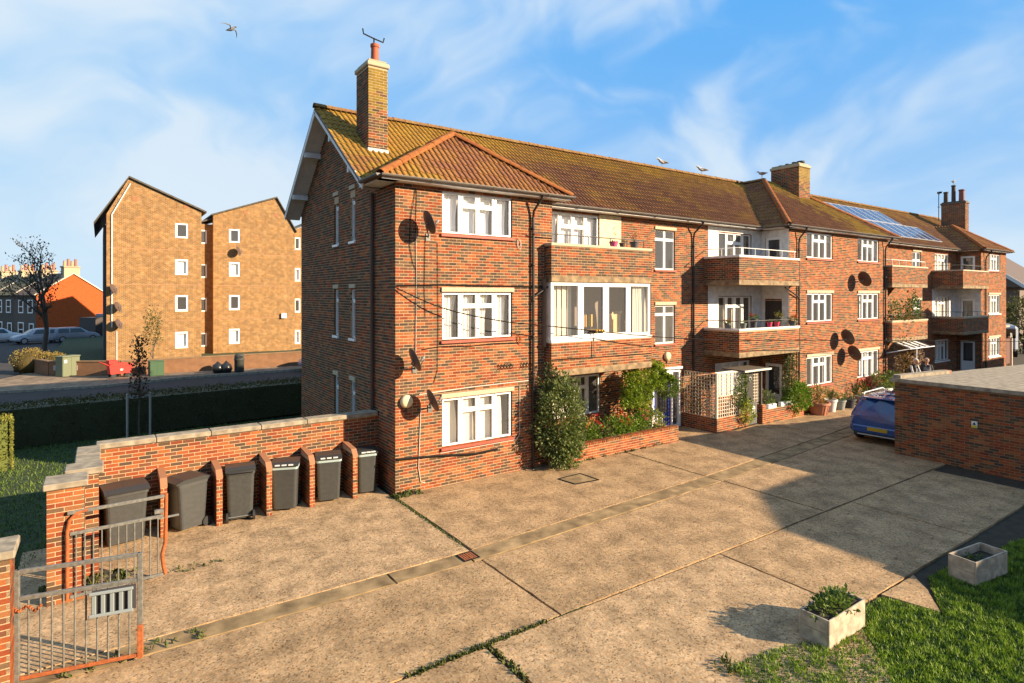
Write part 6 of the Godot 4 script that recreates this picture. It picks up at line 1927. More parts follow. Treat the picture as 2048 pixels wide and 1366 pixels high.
# ---------------------------------------------------------------- garage, car, people
func garage() -> void:
	var o := thing("garage_block", "flat-roofed red brick garage block with concrete roof edge at the right of the yard", "garage")
	var g0 := -0.4
	var top := 2.12
	var A := V(14.35, g0, 5.0); var B := V(26.0, g0, 6.83)
	var d := (B - A).normalized()
	var back := V(-d.z, 0, d.x)   # away from the apartment block
	var core := Bag.new()
	var D := V(14.35, g0, 11.0); var E := V(26.0, g0, 12.8)
	core.prism(PackedVector2Array([Vector2(A.x, -A.z), Vector2(B.x, -B.z), Vector2(E.x, -E.z), Vector2(D.x, -D.z)]), g0, top, Transform3D(Basis(X, -Z, Y), Vector3.ZERO))
	part(core, "core", M.shade_mortar, o)
	var l := []
	lay(l, wall_xf(A, -X), 6.0, top - g0, [], {dark = 0.42})
	set_bricks(l, o)
	var r := Bag.new()
	r.prism(PackedVector2Array([Vector2(A.x - 0.10, -A.z + 0.10), Vector2(B.x, -B.z + 0.10), Vector2(E.x, -E.z), Vector2(D.x - 0.10, -D.z)]), top + 0.003, top + 0.11, Transform3D(Basis(X, -Z, Y), Vector3.ZERO))
	part(r, "roof_slab", M.stone, o)
	var p := Bag.new()
	p.bar(A + V(0.0, top - g0 + 0.16, 0.05), A + d * 2.6 + V(0, top - g0 + 0.16, 0.05), 0.24, 0.10)
	part(p, "parapet_kerb", M.stone, o)
	var pb := Bag.new()
	pb.bar(A + d * 2.61 + V(0, top - g0 + 0.16, 0.05), A + d * 2.75 + V(0, top - g0 + 0.16, 0.05), 0.22, 0.10, L(0.3, 0.12, 0.07))
	part(pb, "end_brick", M.plain, o)
	# garage doors on the front
	for i in 4:
		var xf := Transform3D(Basis(d, Y, V(d.z, 0, -d.x) * 1.0), A + d * (0.4 + i * 2.8) - back * 0.02)
		var q := Bag.new()
		q.box(V(0, 0.1, 0.0), V(2.3, 2.2, 0.03), L(0.12, 0.14, 0.16))
		for k in 7: q.box(V(0.05, 0.2 + k * 0.28, 0.03), V(2.25, 0.44 + k * 0.28, 0.045), L(0.14, 0.16, 0.18))
		part(q, "garage_door", M.plain, o, "", xf)
	var gs := thing("wall_sign", "small white and yellow notice plate on the garage side wall", "sign", V(14.335, 1.06, 7.03))
	var b := Bag.new()
	b.cbox(V(-0.012, 0, -0.07), V(0.0, 0.19, 0.07), 0.003, L(0.72, 0.72, 0.68))
	part(b, "plate", M.plain, gs)
	b = Bag.new()
	b.box(V(-0.015, 0.006, -0.064), V(-0.0125, 0.075, 0.064), L(0.55, 0.48, 0.04))
	part(b, "yellow_band", M.plain, gs)
	b = Bag.new()
	b.prism(PackedVector2Array([Vector2(-0.04, 0.09), Vector2(0.04, 0.09), Vector2(0, 0.165)]), -0.0155, -0.0127, Transform3D(Basis(V(0, 0, 1), Y, -X).inverse() if false else Basis(V(0, 0, 1), V(0, 1, 0), V(1, 0, 0)), Vector3.ZERO), L(0.5, 0.42, 0.1))
	part(b, "symbol", M.plain, gs)
	# further garages and what stands at the far right
	var g2 := thing("garage_block", "second low garage row in shade beyond the near garage roof", "garage", V(34, 0, 7.2))
	b = Bag.new()
	b.box(V(0, -0.4, 0), V(14, 1.9, 5.5), L(0.22, 0.10, 0.07))
	part(b, "wall", M.plain, g2)
	b = Bag.new()
	b.cbox(V(-0.2, 1.903, -0.2), V(14.2, 2.05, 5.7), 0.02, L(0.20, 0.18, 0.14))
	part(b, "roof_slab", M.plain, g2)
	var bw := thing("boundary_wall", "low dark wall between the garage rows", "wall", V(30, 0, 3.4))
	b = Bag.new()
	b.box(V(0, -0.4, 0), V(12, 1.0, 0.22), L(0.20, 0.15, 0.11))
	part(b, "wall", M.plain, bw)
	b = Bag.new()
	b.cbox(V(-0.03, 1.003, -0.03), V(12.03, 1.08, 0.25), 0.01, L(0.34, 0.30, 0.22))
	part(b, "coping", M.plain, bw)
	var pst := thing("garden_posts", "pale timber carport frame against the dark hedge beyond the far wing", "frame", V(44.6, 0, -0.2))
	for q in [[0.0, 0.0, 1.9], [1.1, -0.4, 1.95]]:
		b = Bag.new()
		b.box(V(q[0] - 0.06, -0.3, q[1] - 0.06), V(q[0] + 0.06, q[2], q[1] + 0.06), L(0.55, 0.46, 0.36))
		part(b, "post", M.plain, pst)
	b = Bag.new()
	b.bar(V(-0.7, 1.95, 0.2), V(2.6, 2.05, -0.7), 0.1, 0.08, L(0.55, 0.46, 0.36)); b.box(V(0.1, 0.1, -0.35), V(1.0, 1.8, -0.3), L(0.12, 0.04, 0.03))
	part(b, "beam", M.plain, pst)
	var lt := thing("lean_to", "brick lean-to with a sloping roof edge at the end of the far wing", "outbuilding", V(43.4, 0, -4.2))
	b = Bag.new()
	b.prism(PackedVector2Array([Vector2(0, -0.3), Vector2(3.2, -0.3), Vector2(3.2, 2.5), Vector2(0, 2.5)]), 0, 3.0, Transform3D.IDENTITY, L(0.34, 0.16, 0.08))
	part(b, "wall", M.plain, lt)
	b = Bag.new()
	b.cbox(V(-0.1, 2.503, -0.2), V(3.6, 2.64, 3.3), 0.02, L(0.42, 0.36, 0.27))
	part(b, "roof_edge", M.plain, lt)
	var vn := thing("pale_van", "pale grey-blue van roof and windows beyond the lean-to", "van", V(53, 0, -3.2), 20)
	b = Bag.new()
	b.cbox(V(-2.4, 0.5, -0.95), V(2.2, 2.45, 0.95), 0.18, L(0.40, 0.44, 0.50))
	part(b, "body", M.gloss, vn)
	b = Bag.new()
	b.cbox(V(-2.42, 1.5, -0.8), V(-2.36, 2.2, 0.8), 0.02)
	part(b, "windscreen", M.dark_glass, vn)
	for q in [[-1.5, 1], [1.4, 1], [-1.5, -1], [1.4, -1]]:
		b = Bag.new()
		b.lathe([Vector2(0, -0.11), Vector2(0.33, -0.11), Vector2(0.33, 0.11), Vector2(0, 0.11)], 18, Transform3D(Basis(X, PI / 2), V(q[0], 0.33, q[1] * 0.85)), Color.WHITE, true)
		part(b, "wheel", M.rubber, vn)
	for q in [[49.0, -5.5, 6.2, 3, "dark ivy-clad tree beyond the far wing, left of the pair"], [54.0, -6.5, 6.6, 8, "dark leafy tree at the right edge beyond the far wing"], [58.5, -3.0, 5.0, 12, "low dark tree below the white-edged roof at the right edge"]]:
		var t := thing("dark_tree", q[4], "tree", V(q[0], -0.2, q[1]), 0.0, "trees beyond the far wing")
		tree(t, q[2], 0.7, 3, 0, 0.2, GRN, LGT, 0.16, 0.3, q[3])
		b = Bag.new()
		shrub(b, V(0, q[2] * 0.55, 0), V(2.6, q[2] * 0.42, 2.4), 4200, 0.26, L(0.05, 0.06, 0.02), L(0.17, 0.16, 0.05), 0.4)
		part(b, "crown", M.leaf, t)
	var hs := thing("white_gabled_house", "dark roofed house with white barge boards at the right edge of the view", "house", V(66, 0, -9))
	b = Bag.new()
	b.box(V(-1, 0, -4), V(9, 5.6, 4), L(0.16, 0.11, 0.085))
	part(b, "wall", M.plain, hs)
	b = Bag.new()
	b.prism(PackedVector2Array([Vector2(-4.6, 5.5), Vector2(4.6, 5.5), Vector2(0, 9.0)]), -1.5, 9.5, Transform3D(Basis(-Z, Y, X), Vector3.ZERO), L(0.11, 0.075, 0.06))
	part(b, "roof", M.plain, hs)
	for s in [-1, 1]:
		b = Bag.new()
		b.bar(V(-1.52, 5.55, s * 4.5), V(-1.52, 9.0, 0), 0.06, 0.3, L(0.7, 0.7, 0.68))
		part(b, "barge_board", M.plain, hs)

func car_shell(o: Node3D, paint: Material, len: float, wid: float, hgt: float, rear_only := false) -> void:   # hatchback, nose to +x, origin on the ground at its middle
	# cross-sections along the car: x, half-width low, belt, roof; heights sill, belt, roof
	var b := Bag.new()
	var k := len / 4.0
	var st := [[-2.0, 0.80, 0.74, 0.60, 0.42, 0.82, 0.90], [-1.95, 0.86, 0.82, 0.62, 0.32, 0.93, 1.05], [-1.80, 0.88, 0.85, 0.60, 0.28, 0.96, 1.42], [-1.55, 0.88, 0.86, 0.62, 0.25, 0.97, 1.50], [-0.8, 0.88, 0.87, 0.64, 0.22, 0.96, 1.54], [0.0, 0.88, 0.87, 0.64, 0.22, 0.95, 1.53], [0.45, 0.88, 0.86, 0.60, 0.22, 0.94, 1.44], [1.05, 0.88, 0.84, 0.62, 0.22, 0.93, 1.00], [1.6, 0.86, 0.78, 0.60, 0.25, 0.82, 0.90], [1.95, 0.78, 0.68, 0.5, 0.32, 0.66, 0.74], [2.02, 0.70, 0.6, 0.45, 0.4, 0.56, 0.62]]
	var rows := []
	for s in st:
		var f := wid / 1.76; var hh := hgt / 1.54
		var p := [Vector2(s[1] * 0.9, s[4]), Vector2(s[1], s[4] + 0.10), Vector2(s[1] * 1.0, (s[4] + s[5]) / 2), Vector2(s[2], s[5]), Vector2(lerpf(s[2], s[3], 0.55), lerpf(s[5], s[6], 0.55)), Vector2(s[3], s[6] - 0.04 * (s[6] - s[5])), Vector2(s[3] * 0.75, s[6]), Vector2(0, s[6] + 0.02)]
		var ring_ := []
		for q in p: ring_.append(V(s[0] * k, q.y * hh, q.x * f))
		rows.append(ring_)
	for i in rows.size() - 1:
		for j in 7:
			for sd in [1, -1]:
				var m := V(1, 1, sd)
				b.quad(rows[i][j] * m, rows[i + 1][j] * m, rows[i + 1][j + 1] * m, rows[i][j + 1] * m)
	for e in [0, rows.size() - 1]:
		for j in 7:
			b.quad(rows[e][j], rows[e][j + 1], rows[e][j + 1] * V(1, 1, -1), rows[e][j] * V(1, 1, -1))
	for i in rows.size() - 1: b.quad(rows[i][0], rows[i + 1][0], rows[i + 1][0] * V(1, 1, -1), rows[i][0] * V(1, 1, -1), Color(0.1, 0.1, 0.1))
	# weld and smooth
	var sum := {}
	for i in b.v.size():
		var key := (b.v[i] * 500.0).round()
		sum[key] = sum.get(key, Vector3.ZERO) + b.n[i]
	var mid := V(0, hgt * 0.5, 0)
	for i in b.v.size():
		var nn: Vector3 = sum[(b.v[i] * 500.0).round()].normalized()
		if nn.dot(b.n[i]) > 0.55: b.n[i] = nn
	for i in range(0, b.v.size(), 3):   # outward faces
		var c := (b.v[i] + b.v[i + 1] + b.v[i + 2]) / 3.0
		var g := (b.v[i + 2] - b.v[i]).cross(b.v[i + 1] - b.v[i])
		if g.dot(c - V(c.x * 0.9, mid.y, 0)) < 0:
			var t := b.v[i + 1]; b.v[i + 1] = b.v[i + 2]; b.v[i + 2] = t
		for q in 3:
			if b.n[i + q].dot(c - V(c.x * 0.9, mid.y, 0)) < 0: b.n[i + q] = -b.n[i + q]
	part(b, "body", paint, o)
	var hh := hgt / 1.54; var f := wid / 1.76
	var win := func(called: String, p: Array) -> void:
		var w := Bag.new()
		w.quad(p[0], p[1], p[2], p[3])
		part(w, called, M.dark_glass, o)
	win.call("rear_window", [V(-1.955 * k, 1.02 * hh, 0.60 * f), V(-1.955 * k, 1.02 * hh, -0.60 * f), V(-1.818 * k, 1.37 * hh, -0.54 * f), V(-1.818 * k, 1.37 * hh, 0.54 * f)])
	win.call("windscreen", [V(1.03 * k, 1.03 * hh, -0.62 * f), V(1.03 * k, 1.03 * hh, 0.62 * f), V(0.50 * k, 1.43 * hh, 0.55 * f), V(0.50 * k, 1.43 * hh, -0.55 * f)])
	for s in [-1, 1]:
		for q in [[-1.62, -0.72], [-0.64, 0.3]]:
			win.call("side_window", [V(q[0] * k, 1.0 * hh, s * 0.872 * f), V(q[1] * k + (0.35 if q[1] > 0 else 0.0), 1.0 * hh, s * 0.872 * f), V(q[1] * k, 1.40 * hh, s * 0.69 * f), V(q[0] * k + 0.06, 1.40 * hh, s * 0.69 * f)])
		for x in [-1.28, 1.27]:
			var w := Bag.new()
			w.lathe([Vector2(0, 0), Vector2(0.2, 0.0), Vector2(0.31, 0.01), Vector2(0.315, 0.05), Vector2(0.31, 0.19), Vector2(0, 0.19)], 22, Transform3D(Basis(X, -PI / 2 if s < 0 else PI / 2), V(x * k, 0.315, s * 0.70 * f)), L(0.018, 0.018, 0.018), true)
			var tw := part(w, "wheel", M.plain, o)
			w = Bag.new()
			w.lathe([Vector2(0, 0.195), Vector2(0.05, 0.20), Vector2(0.19, 0.196), Vector2(0.205, 0.192)], 18, Transform3D(Basis(X, -PI / 2 if s < 0 else PI / 2), V(x * k, 0.315, s * 0.70 * f)), L(0.30, 0.30, 0.31))
			part(w, "rim", M.gloss, tw)

func blue_car() -> void:
	var o := thing("blue_car", "blue hatchback with roof rails parked beside the garage, its rear towards the yard", "car", V(17.15, gy(16), 4.05), 3.5)
	car_shell(o, M.car_blue, 4.05, 1.78, 1.53)
	var b := Bag.new()
	for s in [-1, 1]:
		b = Bag.new()
		b.cbox(V(-2.00, 0.70, s * 0.66 - 0.13), V(-1.90, 0.95, s * 0.66 + 0.13), 0.03, L(0.30, 0.10, 0.085))
		b.cbox(V(-2.012, 0.76, s * 0.64 - 0.09), V(-1.99, 0.90, s * 0.64 + 0.09), 0.02, L(0.42, 0.28, 0.25))
		part(b, "tail_light", M.gloss, o)
		b = Bag.new()
		b.tube([V(-1.55, 1.52, s * 0.60), V(-1.45, 1.59, s * 0.61), V(0.1, 1.60, s * 0.61), V(0.25, 1.53, s * 0.60)], 0.022, 7, L(0.60, 0.60, 0.6))
		part(b, "roof_rail", M.gloss, o)
		b = Bag.new()
		b.cbox(V(0.62, 0.95, s * 0.92 - 0.1), V(0.78, 1.1, s * 0.92 + 0.08), 0.03)
		part(b, "door_mirror", M.car_blue, o)
	b = Bag.new()
	b.cbox(V(-2.06, 0.30, -0.80), V(-1.80, 0.60, 0.80), 0.06)
	part(b, "bumper", M.car_blue, o)
	b = Bag.new()
	b.cbox(V(-2.075, 0.24, -0.72), V(-1.85, 0.34, 0.72), 0.02, L(0.025, 0.025, 0.026))
	b.cbox(V(-2.09, 0.275, -0.60), V(-2.07, 0.305, 0.60), 0.006, L(0.5, 0.5, 0.48))
	part(b, "skid_plate", M.plain, o)
	b = Bag.new()
	b.cbox(V(-2.078, 0.43, -0.30), V(-2.062, 0.55, 0.30), 0.004, L(0.50, 0.34, 0.02))
	part(b, "number_plate", M.plain, o)
	b = Bag.new()
	b.cbox(V(-2.02, 0.845, -0.045), V(-1.985, 0.885, 0.045), 0.008, L(0.5, 0.5, 0.5))
	part(b, "badge", M.gloss, o)
	b = Bag.new()
	b.cbox(V(-1.93, 1.475, -0.55), V(-1.72, 1.515, 0.55), 0.015)
	part(b, "roof_spoiler", M.car_blue, o)
	b = Bag.new()
	b.bar(V(-1.99, 1.0, 0.0), V(-1.93, 1.13, -0.32), 0.015, 0.02, L(0.02, 0.02, 0.02))
	part(b, "rear_wiper", M.plain, o)
	b = Bag.new()
	for i in 3: b.box(V(-1.2 + i * 0.02, 1.566, -0.30 + i * 0.2), V(-0.95 + i * 0.02, 1.569, -0.16 + i * 0.2), L(0.7, 0.7, 0.7))
	b.bar(V(-1.24, 1.566, -0.36), V(-0.9, 1.566, -0.36), 0.02, 0.006, L(0.7, 0.7, 0.7)); b.bar(V(-1.24, 1.566, 0.3), V(-0.6, 1.566, -0.36), 0.02, 0.006, L(0.7, 0.7, 0.7))
	part(b, "roof_marking", M.plain, o)

# a body as one surface: tapered capsules joined by a smooth minimum, meshed as surface nets
func body_mesh(caps: Array, cell: float, col: Callable, out: Bag) -> void:
	var lo := Vector3.ONE * 1e9; var hi := -lo
	for c in caps:
		for q in [[c[0], c[2]], [c[1], c[3]]]:
			lo = lo.min(q[0] - Vector3.ONE * (q[1] + 0.05)); hi = hi.max(q[0] + Vector3.ONE * (q[1] + 0.05))
	var n := Vector3i(((hi - lo) / cell).ceil()) + Vector3i.ONE
	var val := PackedFloat32Array()
	val.resize(n.x * n.y * n.z)
	val.fill(1.0)
	var kk := 0.03
	for c in caps:
		var a: Vector3 = c[0]; var e: Vector3 = c[1]; var ra: float = c[2]; var re: float = c[3]
		var rr := maxf(ra, re) + 0.07
		var p0 := Vector3i(((a.min(e) - Vector3.ONE * rr - lo) / cell).floor()).max(Vector3i.ZERO)
		var p1 := Vector3i(((a.max(e) + Vector3.ONE * rr - lo) / cell).ceil()).min(n - Vector3i.ONE)
		var ab := e - a
		var l2 := maxf(ab.length_squared(), 1e-6)
		for x in range(p0.x, p1.x + 1):
			for y in range(p0.y, p1.y + 1):
				for z in range(p0.z, p1.z + 1):
					var p := lo + V(x, y, z) * cell
					var t := clampf((p - a).dot(ab) / l2, 0, 1)
					var d := (p - a - ab * t).length() - lerpf(ra, re, t)
					var i := (x * n.y + y) * n.z + z
					var h := maxf(kk - absf(val[i] - d), 0.0) / kk
					val[i] = minf(val[i], d) - h * h * kk * 0.25
	var at := func(x: int, y: int, z: int) -> float: return val[(x * n.y + y) * n.z + z]
	var vert := {}
	for x in n.x - 1:
		for y in n.y - 1:
			for z in n.z - 1:
				var i0 := (x * n.y + y) * n.z + z
				var s := 0.0
				var m := 1.0; var mx := -1.0
				for k in 8:
					var w := val[i0 + (k & 1) * n.y * n.z + ((k >> 1) & 1) * n.z + (k >> 2)]
					m = minf(m, w); mx = maxf(mx, w)
				if m >= 0.0 or mx < 0.0: continue
				var sum := Vector3.ZERO; var cnt := 0
				for k in 8:
					for ax in 3:
						if k & (1 << ax): continue
						var k2 := k | (1 << ax)
						var wa := val[i0 + (k & 1) * n.y * n.z + ((k >> 1) & 1) * n.z + (k >> 2)]
						var wb := val[i0 + (k2 & 1) * n.y * n.z + ((k2 >> 1) & 1) * n.z + (k2 >> 2)]
						if (wa < 0.0) != (wb < 0.0):
							var t := wa / (wa - wb)
							sum += V(k & 1, (k >> 1) & 1, k >> 2).lerp(V(k2 & 1, (k2 >> 1) & 1, k2 >> 2), t); cnt += 1
				vert[Vector3i(x, y, z)] = lo + (V(x, y, z) + sum / cnt) * cell
	var grad := func(p: Vector3) -> Vector3:
		var q := Vector3i(((p - lo) / cell).round()).clamp(Vector3i.ONE, n - Vector3i(2, 2, 2))
		return V(at.call(q.x + 1, q.y, q.z) - at.call(q.x - 1, q.y, q.z), at.call(q.x, q.y + 1, q.z) - at.call(q.x, q.y - 1, q.z), at.call(q.x, q.y, q.z + 1) - at.call(q.x, q.y, q.z - 1)).normalized()
	for key in vert:
		for ax in 3:
			var e := Vector3i.ZERO; e[ax] = 1
			var u := Vector3i.ZERO; u[(ax + 1) % 3] = 1
			var w := Vector3i.ZERO; w[(ax + 2) % 3] = 1
			var a0: float = at.call(key.x, key.y, key.z)
			var kx: Vector3i = key + e
			if kx.x >= n.x or kx.y >= n.y or kx.z >= n.z: continue
			var a1: float = at.call(kx.x, kx.y, kx.z)
			if (a0 < 0.0) == (a1 < 0.0): continue
			if not (vert.has(key - u) and vert.has(key - w) and vert.has(key - u - w)): continue
			var p := [vert[key], vert[key - u], vert[key - u - w], vert[key - w]]
			var q := []
			for k in p: q.append(grad.call(k))
			out.squad(p, q, col.call((p[0] + p[2]) / 2.0))

func hand(caps: Array, wrist: Vector3, d: Vector3, side: Vector3) -> void:   # palm, four fingers and a thumb, slightly curled
	var nn := d.cross(side).normalized()
	caps.append([wrist, wrist + d * 0.08, 0.028, 0.034])
	for i in 4:
		var f: Vector3 = wrist + d * 0.085 + side * (0.027 - i * 0.018)
		var l: float = [0.042, 0.047, 0.044, 0.034][i]
		caps.append([f, f + d * l, 0.009, 0.0085]); caps.append([f + d * l, f + d * l * 1.7 + nn * 0.02, 0.0085, 0.008])
	caps.append([wrist + d * 0.03 + side * 0.03, wrist + d * 0.075 + side * 0.062, 0.011, 0.009])

func people() -> void:
	var skin := L(0.48, 0.27, 0.18)
	var build := func(o: Node3D, caps: Array, head: Vector3, face: Vector3, col: Callable, hair: Color, bald: bool) -> void:
		var b := Bag.new()
		body_mesh(caps, 0.022, col, b)
		part(b, "body", M.plain, o)
		var f := Bag.new()
		var side := face.cross(Y).normalized()
		var hc := []
		hc.append([head + V(0, 0.02, 0) - face * 0.01, head + V(0, 0.03, 0) + face * 0.02, 0.092, 0.088])
		hc.append([head + face * 0.035 - V(0, 0.06, 0), head + face * 0.05 - V(0, 0.085, 0), 0.058, 0.04])
		hc.append([head + face * 0.10 + V(0, 0.005, 0), head + face * 0.122 - V(0, 0.03, 0), 0.010, 0.015])
		for s in [-1, 1]:
			hc.append([head + side * s * 0.088 + V(0, 0.015, 0), head + side * s * 0.09 - V(0, 0.03, 0), 0.016, 0.012])
			hc.append([head + face * 0.083 + side * s * 0.036 + V(0, 0.035, 0), head + face * 0.086 + side * s * 0.02 + V(0, 0.033, 0), 0.012, 0.011])
		body_mesh(hc, 0.010, func(_p: Vector3) -> Color: return skin, f)
		for s in [-1, 1]: f.lathe([Vector2(0, -0.009), Vector2(0.009, 0), Vector2(0, 0.009)], 8, turned(head + face * 0.094 + side * s * 0.032 + V(0, 0.012, 0)), L(0.05, 0.04, 0.035))
		f.tube([head + face * 0.098 - V(0, 0.058, 0) - side * 0.022, head + face * 0.104 - V(0, 0.06, 0), head + face * 0.098 - V(0, 0.058, 0) + side * 0.022], 0.005, 5, L(0.30, 0.11, 0.09))
		part(f, "head", M.plain, o)
		var hb := Bag.new()
		var hh := []
		hh.append([head - face * 0.045 + V(0, 0.03, 0), head - face * 0.035 - V(0, 0.03, 0), 0.085, 0.078])
		if not bald: hh.append([head + V(0, 0.055, 0) - face * 0.01, head + V(0, 0.06, 0) + face * 0.03, 0.078, 0.07])
		body_mesh(hh, 0.013, func(_p: Vector3) -> Color: return hair, hb)
		part(hb, "hair", M.plain, o)
	# standing figure in dark clothes
	var o := thing("person", "person in dark top and grey apron standing upright beyond the garage roof", "person", V(25.6, 0.12, 1.75))
	var fc := V(-0.75, -0.12, 0.6).normalized()
	var sd := V(0.62, 0, 0.78)
	var caps := []
	for s in [-1, 1]:
		caps.append([sd * s * 0.1 + V(0, 0.92, 0), sd * s * 0.11 + V(0, 0.5, 0.01), 0.085, 0.06]); caps.append([sd * s * 0.11 + V(0, 0.5, 0.01), sd * s * 0.11 + V(0, 0.09, 0), 0.058, 0.042])
		caps.append([sd * s * 0.11 + V(0, 0.05, 0), sd * s * 0.12 + V(0, 0.04, 0) + V(fc.x, 0, fc.z) * 0.16, 0.045, 0.035])
		caps.append([sd * s * 0.19 + V(0, 1.40, 0), sd * s * 0.25 + V(0, 1.13, 0.0), 0.055, 0.045]); caps.append([sd * s * 0.25 + V(0, 1.13, 0), sd * s * 0.2 + V(fc.x, 0, fc.z) * 0.18 + V(0, 0.98, 0), 0.042, 0.03])
		hand(caps, sd * s * 0.2 + V(fc.x, 0, fc.z) * 0.18 + V(0, 0.98, 0), (V(fc.x, 0, fc.z) - sd * s * 0.4).normalized(), Y)
	caps.append([V(0, 0.95, 0), V(0, 1.15, 0), 0.15, 0.14]); caps.append([sd * 0.07 + V(0, 1.2, 0), sd * 0.08 + V(0, 1.36, 0), 0.12, 0.10]); caps.append([sd * -0.07 + V(0, 1.2, 0), sd * -0.08 + V(0, 1.36, 0), 0.12, 0.10])
	caps.append([V(0, 1.42, 0), V(0, 1.56, 0) + fc * 0.02, 0.06, 0.052])
	build.call(o, caps, V(0, 1.64, 0) + fc * 0.03, fc, func(p: Vector3) -> Color:
		if p.y > 1.45: return skin
		if p.y < 0.10: return L(0.03, 0.025, 0.02)
		if p.y < 1.32 and p.dot(V(fc.x, 0, fc.z)) > 0.03 and absf(p.dot(sd)) < 0.14: return L(0.16, 0.15, 0.16)
		if p.dot(V(fc.x, 0, fc.z)) > 0.2 and p.y > 0.9: return skin
		return L(0.025, 0.024, 0.028) if p.y > 0.95 else L(0.05, 0.05, 0.07), L(0.62, 0.58, 0.5), true)
	# bending figure with light hair and pale sleeves
	o = thing("person", "light-haired person in dark vest and pale sleeves bending forward under the awning", "person", V(25.0, 0.12, 1.35))
	fc = V(-0.35, -0.45, 0.82).normalized()
	sd = V(0.9, 0, 0.4)
	var fw := V(fc.x, 0, fc.z).normalized()
	caps = []
	for s in [-1, 1]:
		caps.append([sd * s * 0.1 + V(0, 0.92, 0) - fw * 0.1, sd * s * 0.11 + V(0, 0.5, 0.01), 0.09, 0.062]); caps.append([sd * s * 0.11 + V(0, 0.5, 0.01), sd * s * 0.11 + V(0, 0.09, 0) - fw * 0.03, 0.058, 0.042])
		caps.append([sd * s * 0.11 + V(0, 0.05, 0) - fw * 0.03, sd * s * 0.12 + V(0, 0.04, 0) + fw * 0.15, 0.045, 0.035])
		caps.append([sd * s * 0.17 + V(0, 1.40, 0) + fw * 0.16, sd * s * 0.2 + V(0, 1.15, 0) + fw * 0.26, 0.052, 0.043]); caps.append([sd * s * 0.2 + V(0, 1.15, 0) + fw * 0.26, sd * s * 0.13 + fw * 0.42 + V(0, 0.98, 0), 0.042, 0.03])
		hand(caps, sd * s * 0.13 + fw * 0.42 + V(0, 0.98, 0), (fw - Y * 0.6).normalized(), sd * -s)
	caps.append([V(0, 0.95, 0) - fw * 0.1, V(0, 1.15, 0) - fw * 0.02, 0.15, 0.14]); caps.append([V(0, 1.18, 0), V(0, 1.36, 0) + fw * 0.12, 0.14, 0.13])
	caps.append([V(0, 1.43, 0) + fw * 0.15, V(0, 1.55, 0) + fw * 0.22, 0.06, 0.05])
	build.call(o, caps, V(0, 1.62, 0) + fw * 0.27, fc, func(p: Vector3) -> Color:
		if p.y > 1.49: return skin
		if p.y < 0.10: return L(0.03, 0.025, 0.02)
		if absf(p.dot(sd)) > 0.15 and p.y > 0.95 or p.dot(fw) > 0.24 and p.y < 1.3 and p.y > 0.9: return L(0.6, 0.57, 0.52) if p.dot(fw) < 0.40 else skin
		return L(0.03, 0.03, 0.035) if p.y > 0.95 else L(0.06, 0.055, 0.06), L(0.72, 0.66, 0.54), false)
	# the shelter they stand by
	var aw := thing("striped_awning", "dark and white striped awning on a white frame beside the middle wing", "awning", V(25.75, 0, 0.0))
	for i in 9:
		var b := Bag.new()
		b.quad(V(0.1 + i * 0.3, 2.55, 0.0), V(0.1 + i * 0.3, 2.2, 1.0), V(0.4 + i * 0.3, 2.2, 1.0), V(0.4 + i * 0.3, 2.55, 0.0), L(0.7, 0.68, 0.64) if i % 2 else L(0.05, 0.045, 0.045))
		part(b, "stripe", M.cloth, aw)
	var fb := Bag.new()
	fb.tube([V(-0.1, 1.95, 0.0), V(0.0, 2.22, 1.02), V(2.8, 2.22, 1.02)], 0.025, 6); fb.tube([V(0.75, 2.2, 1.0), V(0.75, 0, 1.0)], 0.03, 6)
	part(fb, "frame", M.upvc, aw)
	var g := Bag.new()
	var vb := thing("wall_climber", "autumn-toned climbing plant on the pillar behind the striped awning", "climbing plant", V(26.4, 0.0, 0.5))
	shrub(g, V(0, 1.2, 0), V(0.7, 1.3, 0.3), 1700, 0.11, L(0.13, 0.10, 0.04), L(0.42, 0.24, 0.14), 0.4)
	shrub(g, V(1.1, 1.7, 0.1), V(0.35, 0.5, 0.3), 350, 0.12, L(0.5, 0.33, 0.27), L(0.6, 0.42, 0.36), 0.4)
	part(g, "foliage", M.leaf, vb)

# ---------------------------------------------------------------- beyond the bin wall: hedge, road, flats, terraces
func hedge(called: String, label: String, a: Vector3, e: Vector3, h: float, w: float, n: int, ca: Color, cb: Color, turn_leaf := 0.06) -> void:
	var mid := (a + e) / 2
	var o := thing(called, label, "hedge", mid)
	var d := (e - a).normalized(); var s := V(-d.z, 0, d.x); var l := (e - a).length()
	var core := Bag.new()
	core.bar(-d * (l / 2 - 0.08) + V(0, h / 2 - 0.06, 0), d * (l / 2 - 0.08) + V(0, h / 2 - 0.06, 0), w - 0.2, h - 0.1, ca * 0.8)
	part(core, "branches", M.plain, o)
	var g := Bag.new()
	for i in n:
		var t := rf(-l / 2, l / 2)
		var k := rng.randf()
		var p: Vector3; var out: Vector3
		var wob := 0.05 * noise.get_noise_2d(t * 5, k * 20) + 0.04 * noise.get_noise_2d(t * 17, 3)
		if k < 0.42:
			p = d * t + s * (w / 2 - 0.04 + wob) * (1 if rng.randf() < 0.85 else -1) + V(0, rf(0.02, h), 0); out = s + V(0, 0.3, 0)
		elif k < 0.85:
			p = d * t + s * rf(-w / 2, w / 2) + V(0, h - 0.05 + wob * 1.5, 0); out = Y
		else:
			p = d * (l / 2 if rng.randf() < 0.5 else -l / 2) + s * rf(-w / 2, w / 2) + V(0, rf(0, h), 0); out = d
		leaf(g, p, out, turn_leaf, ca.lerp(cb, clampf(0.5 + noise.get_noise_3dv(p * 2.5) + rf(-0.35, 0.35), 0, 1)))
	part(g, "foliage", M.leaf, o)

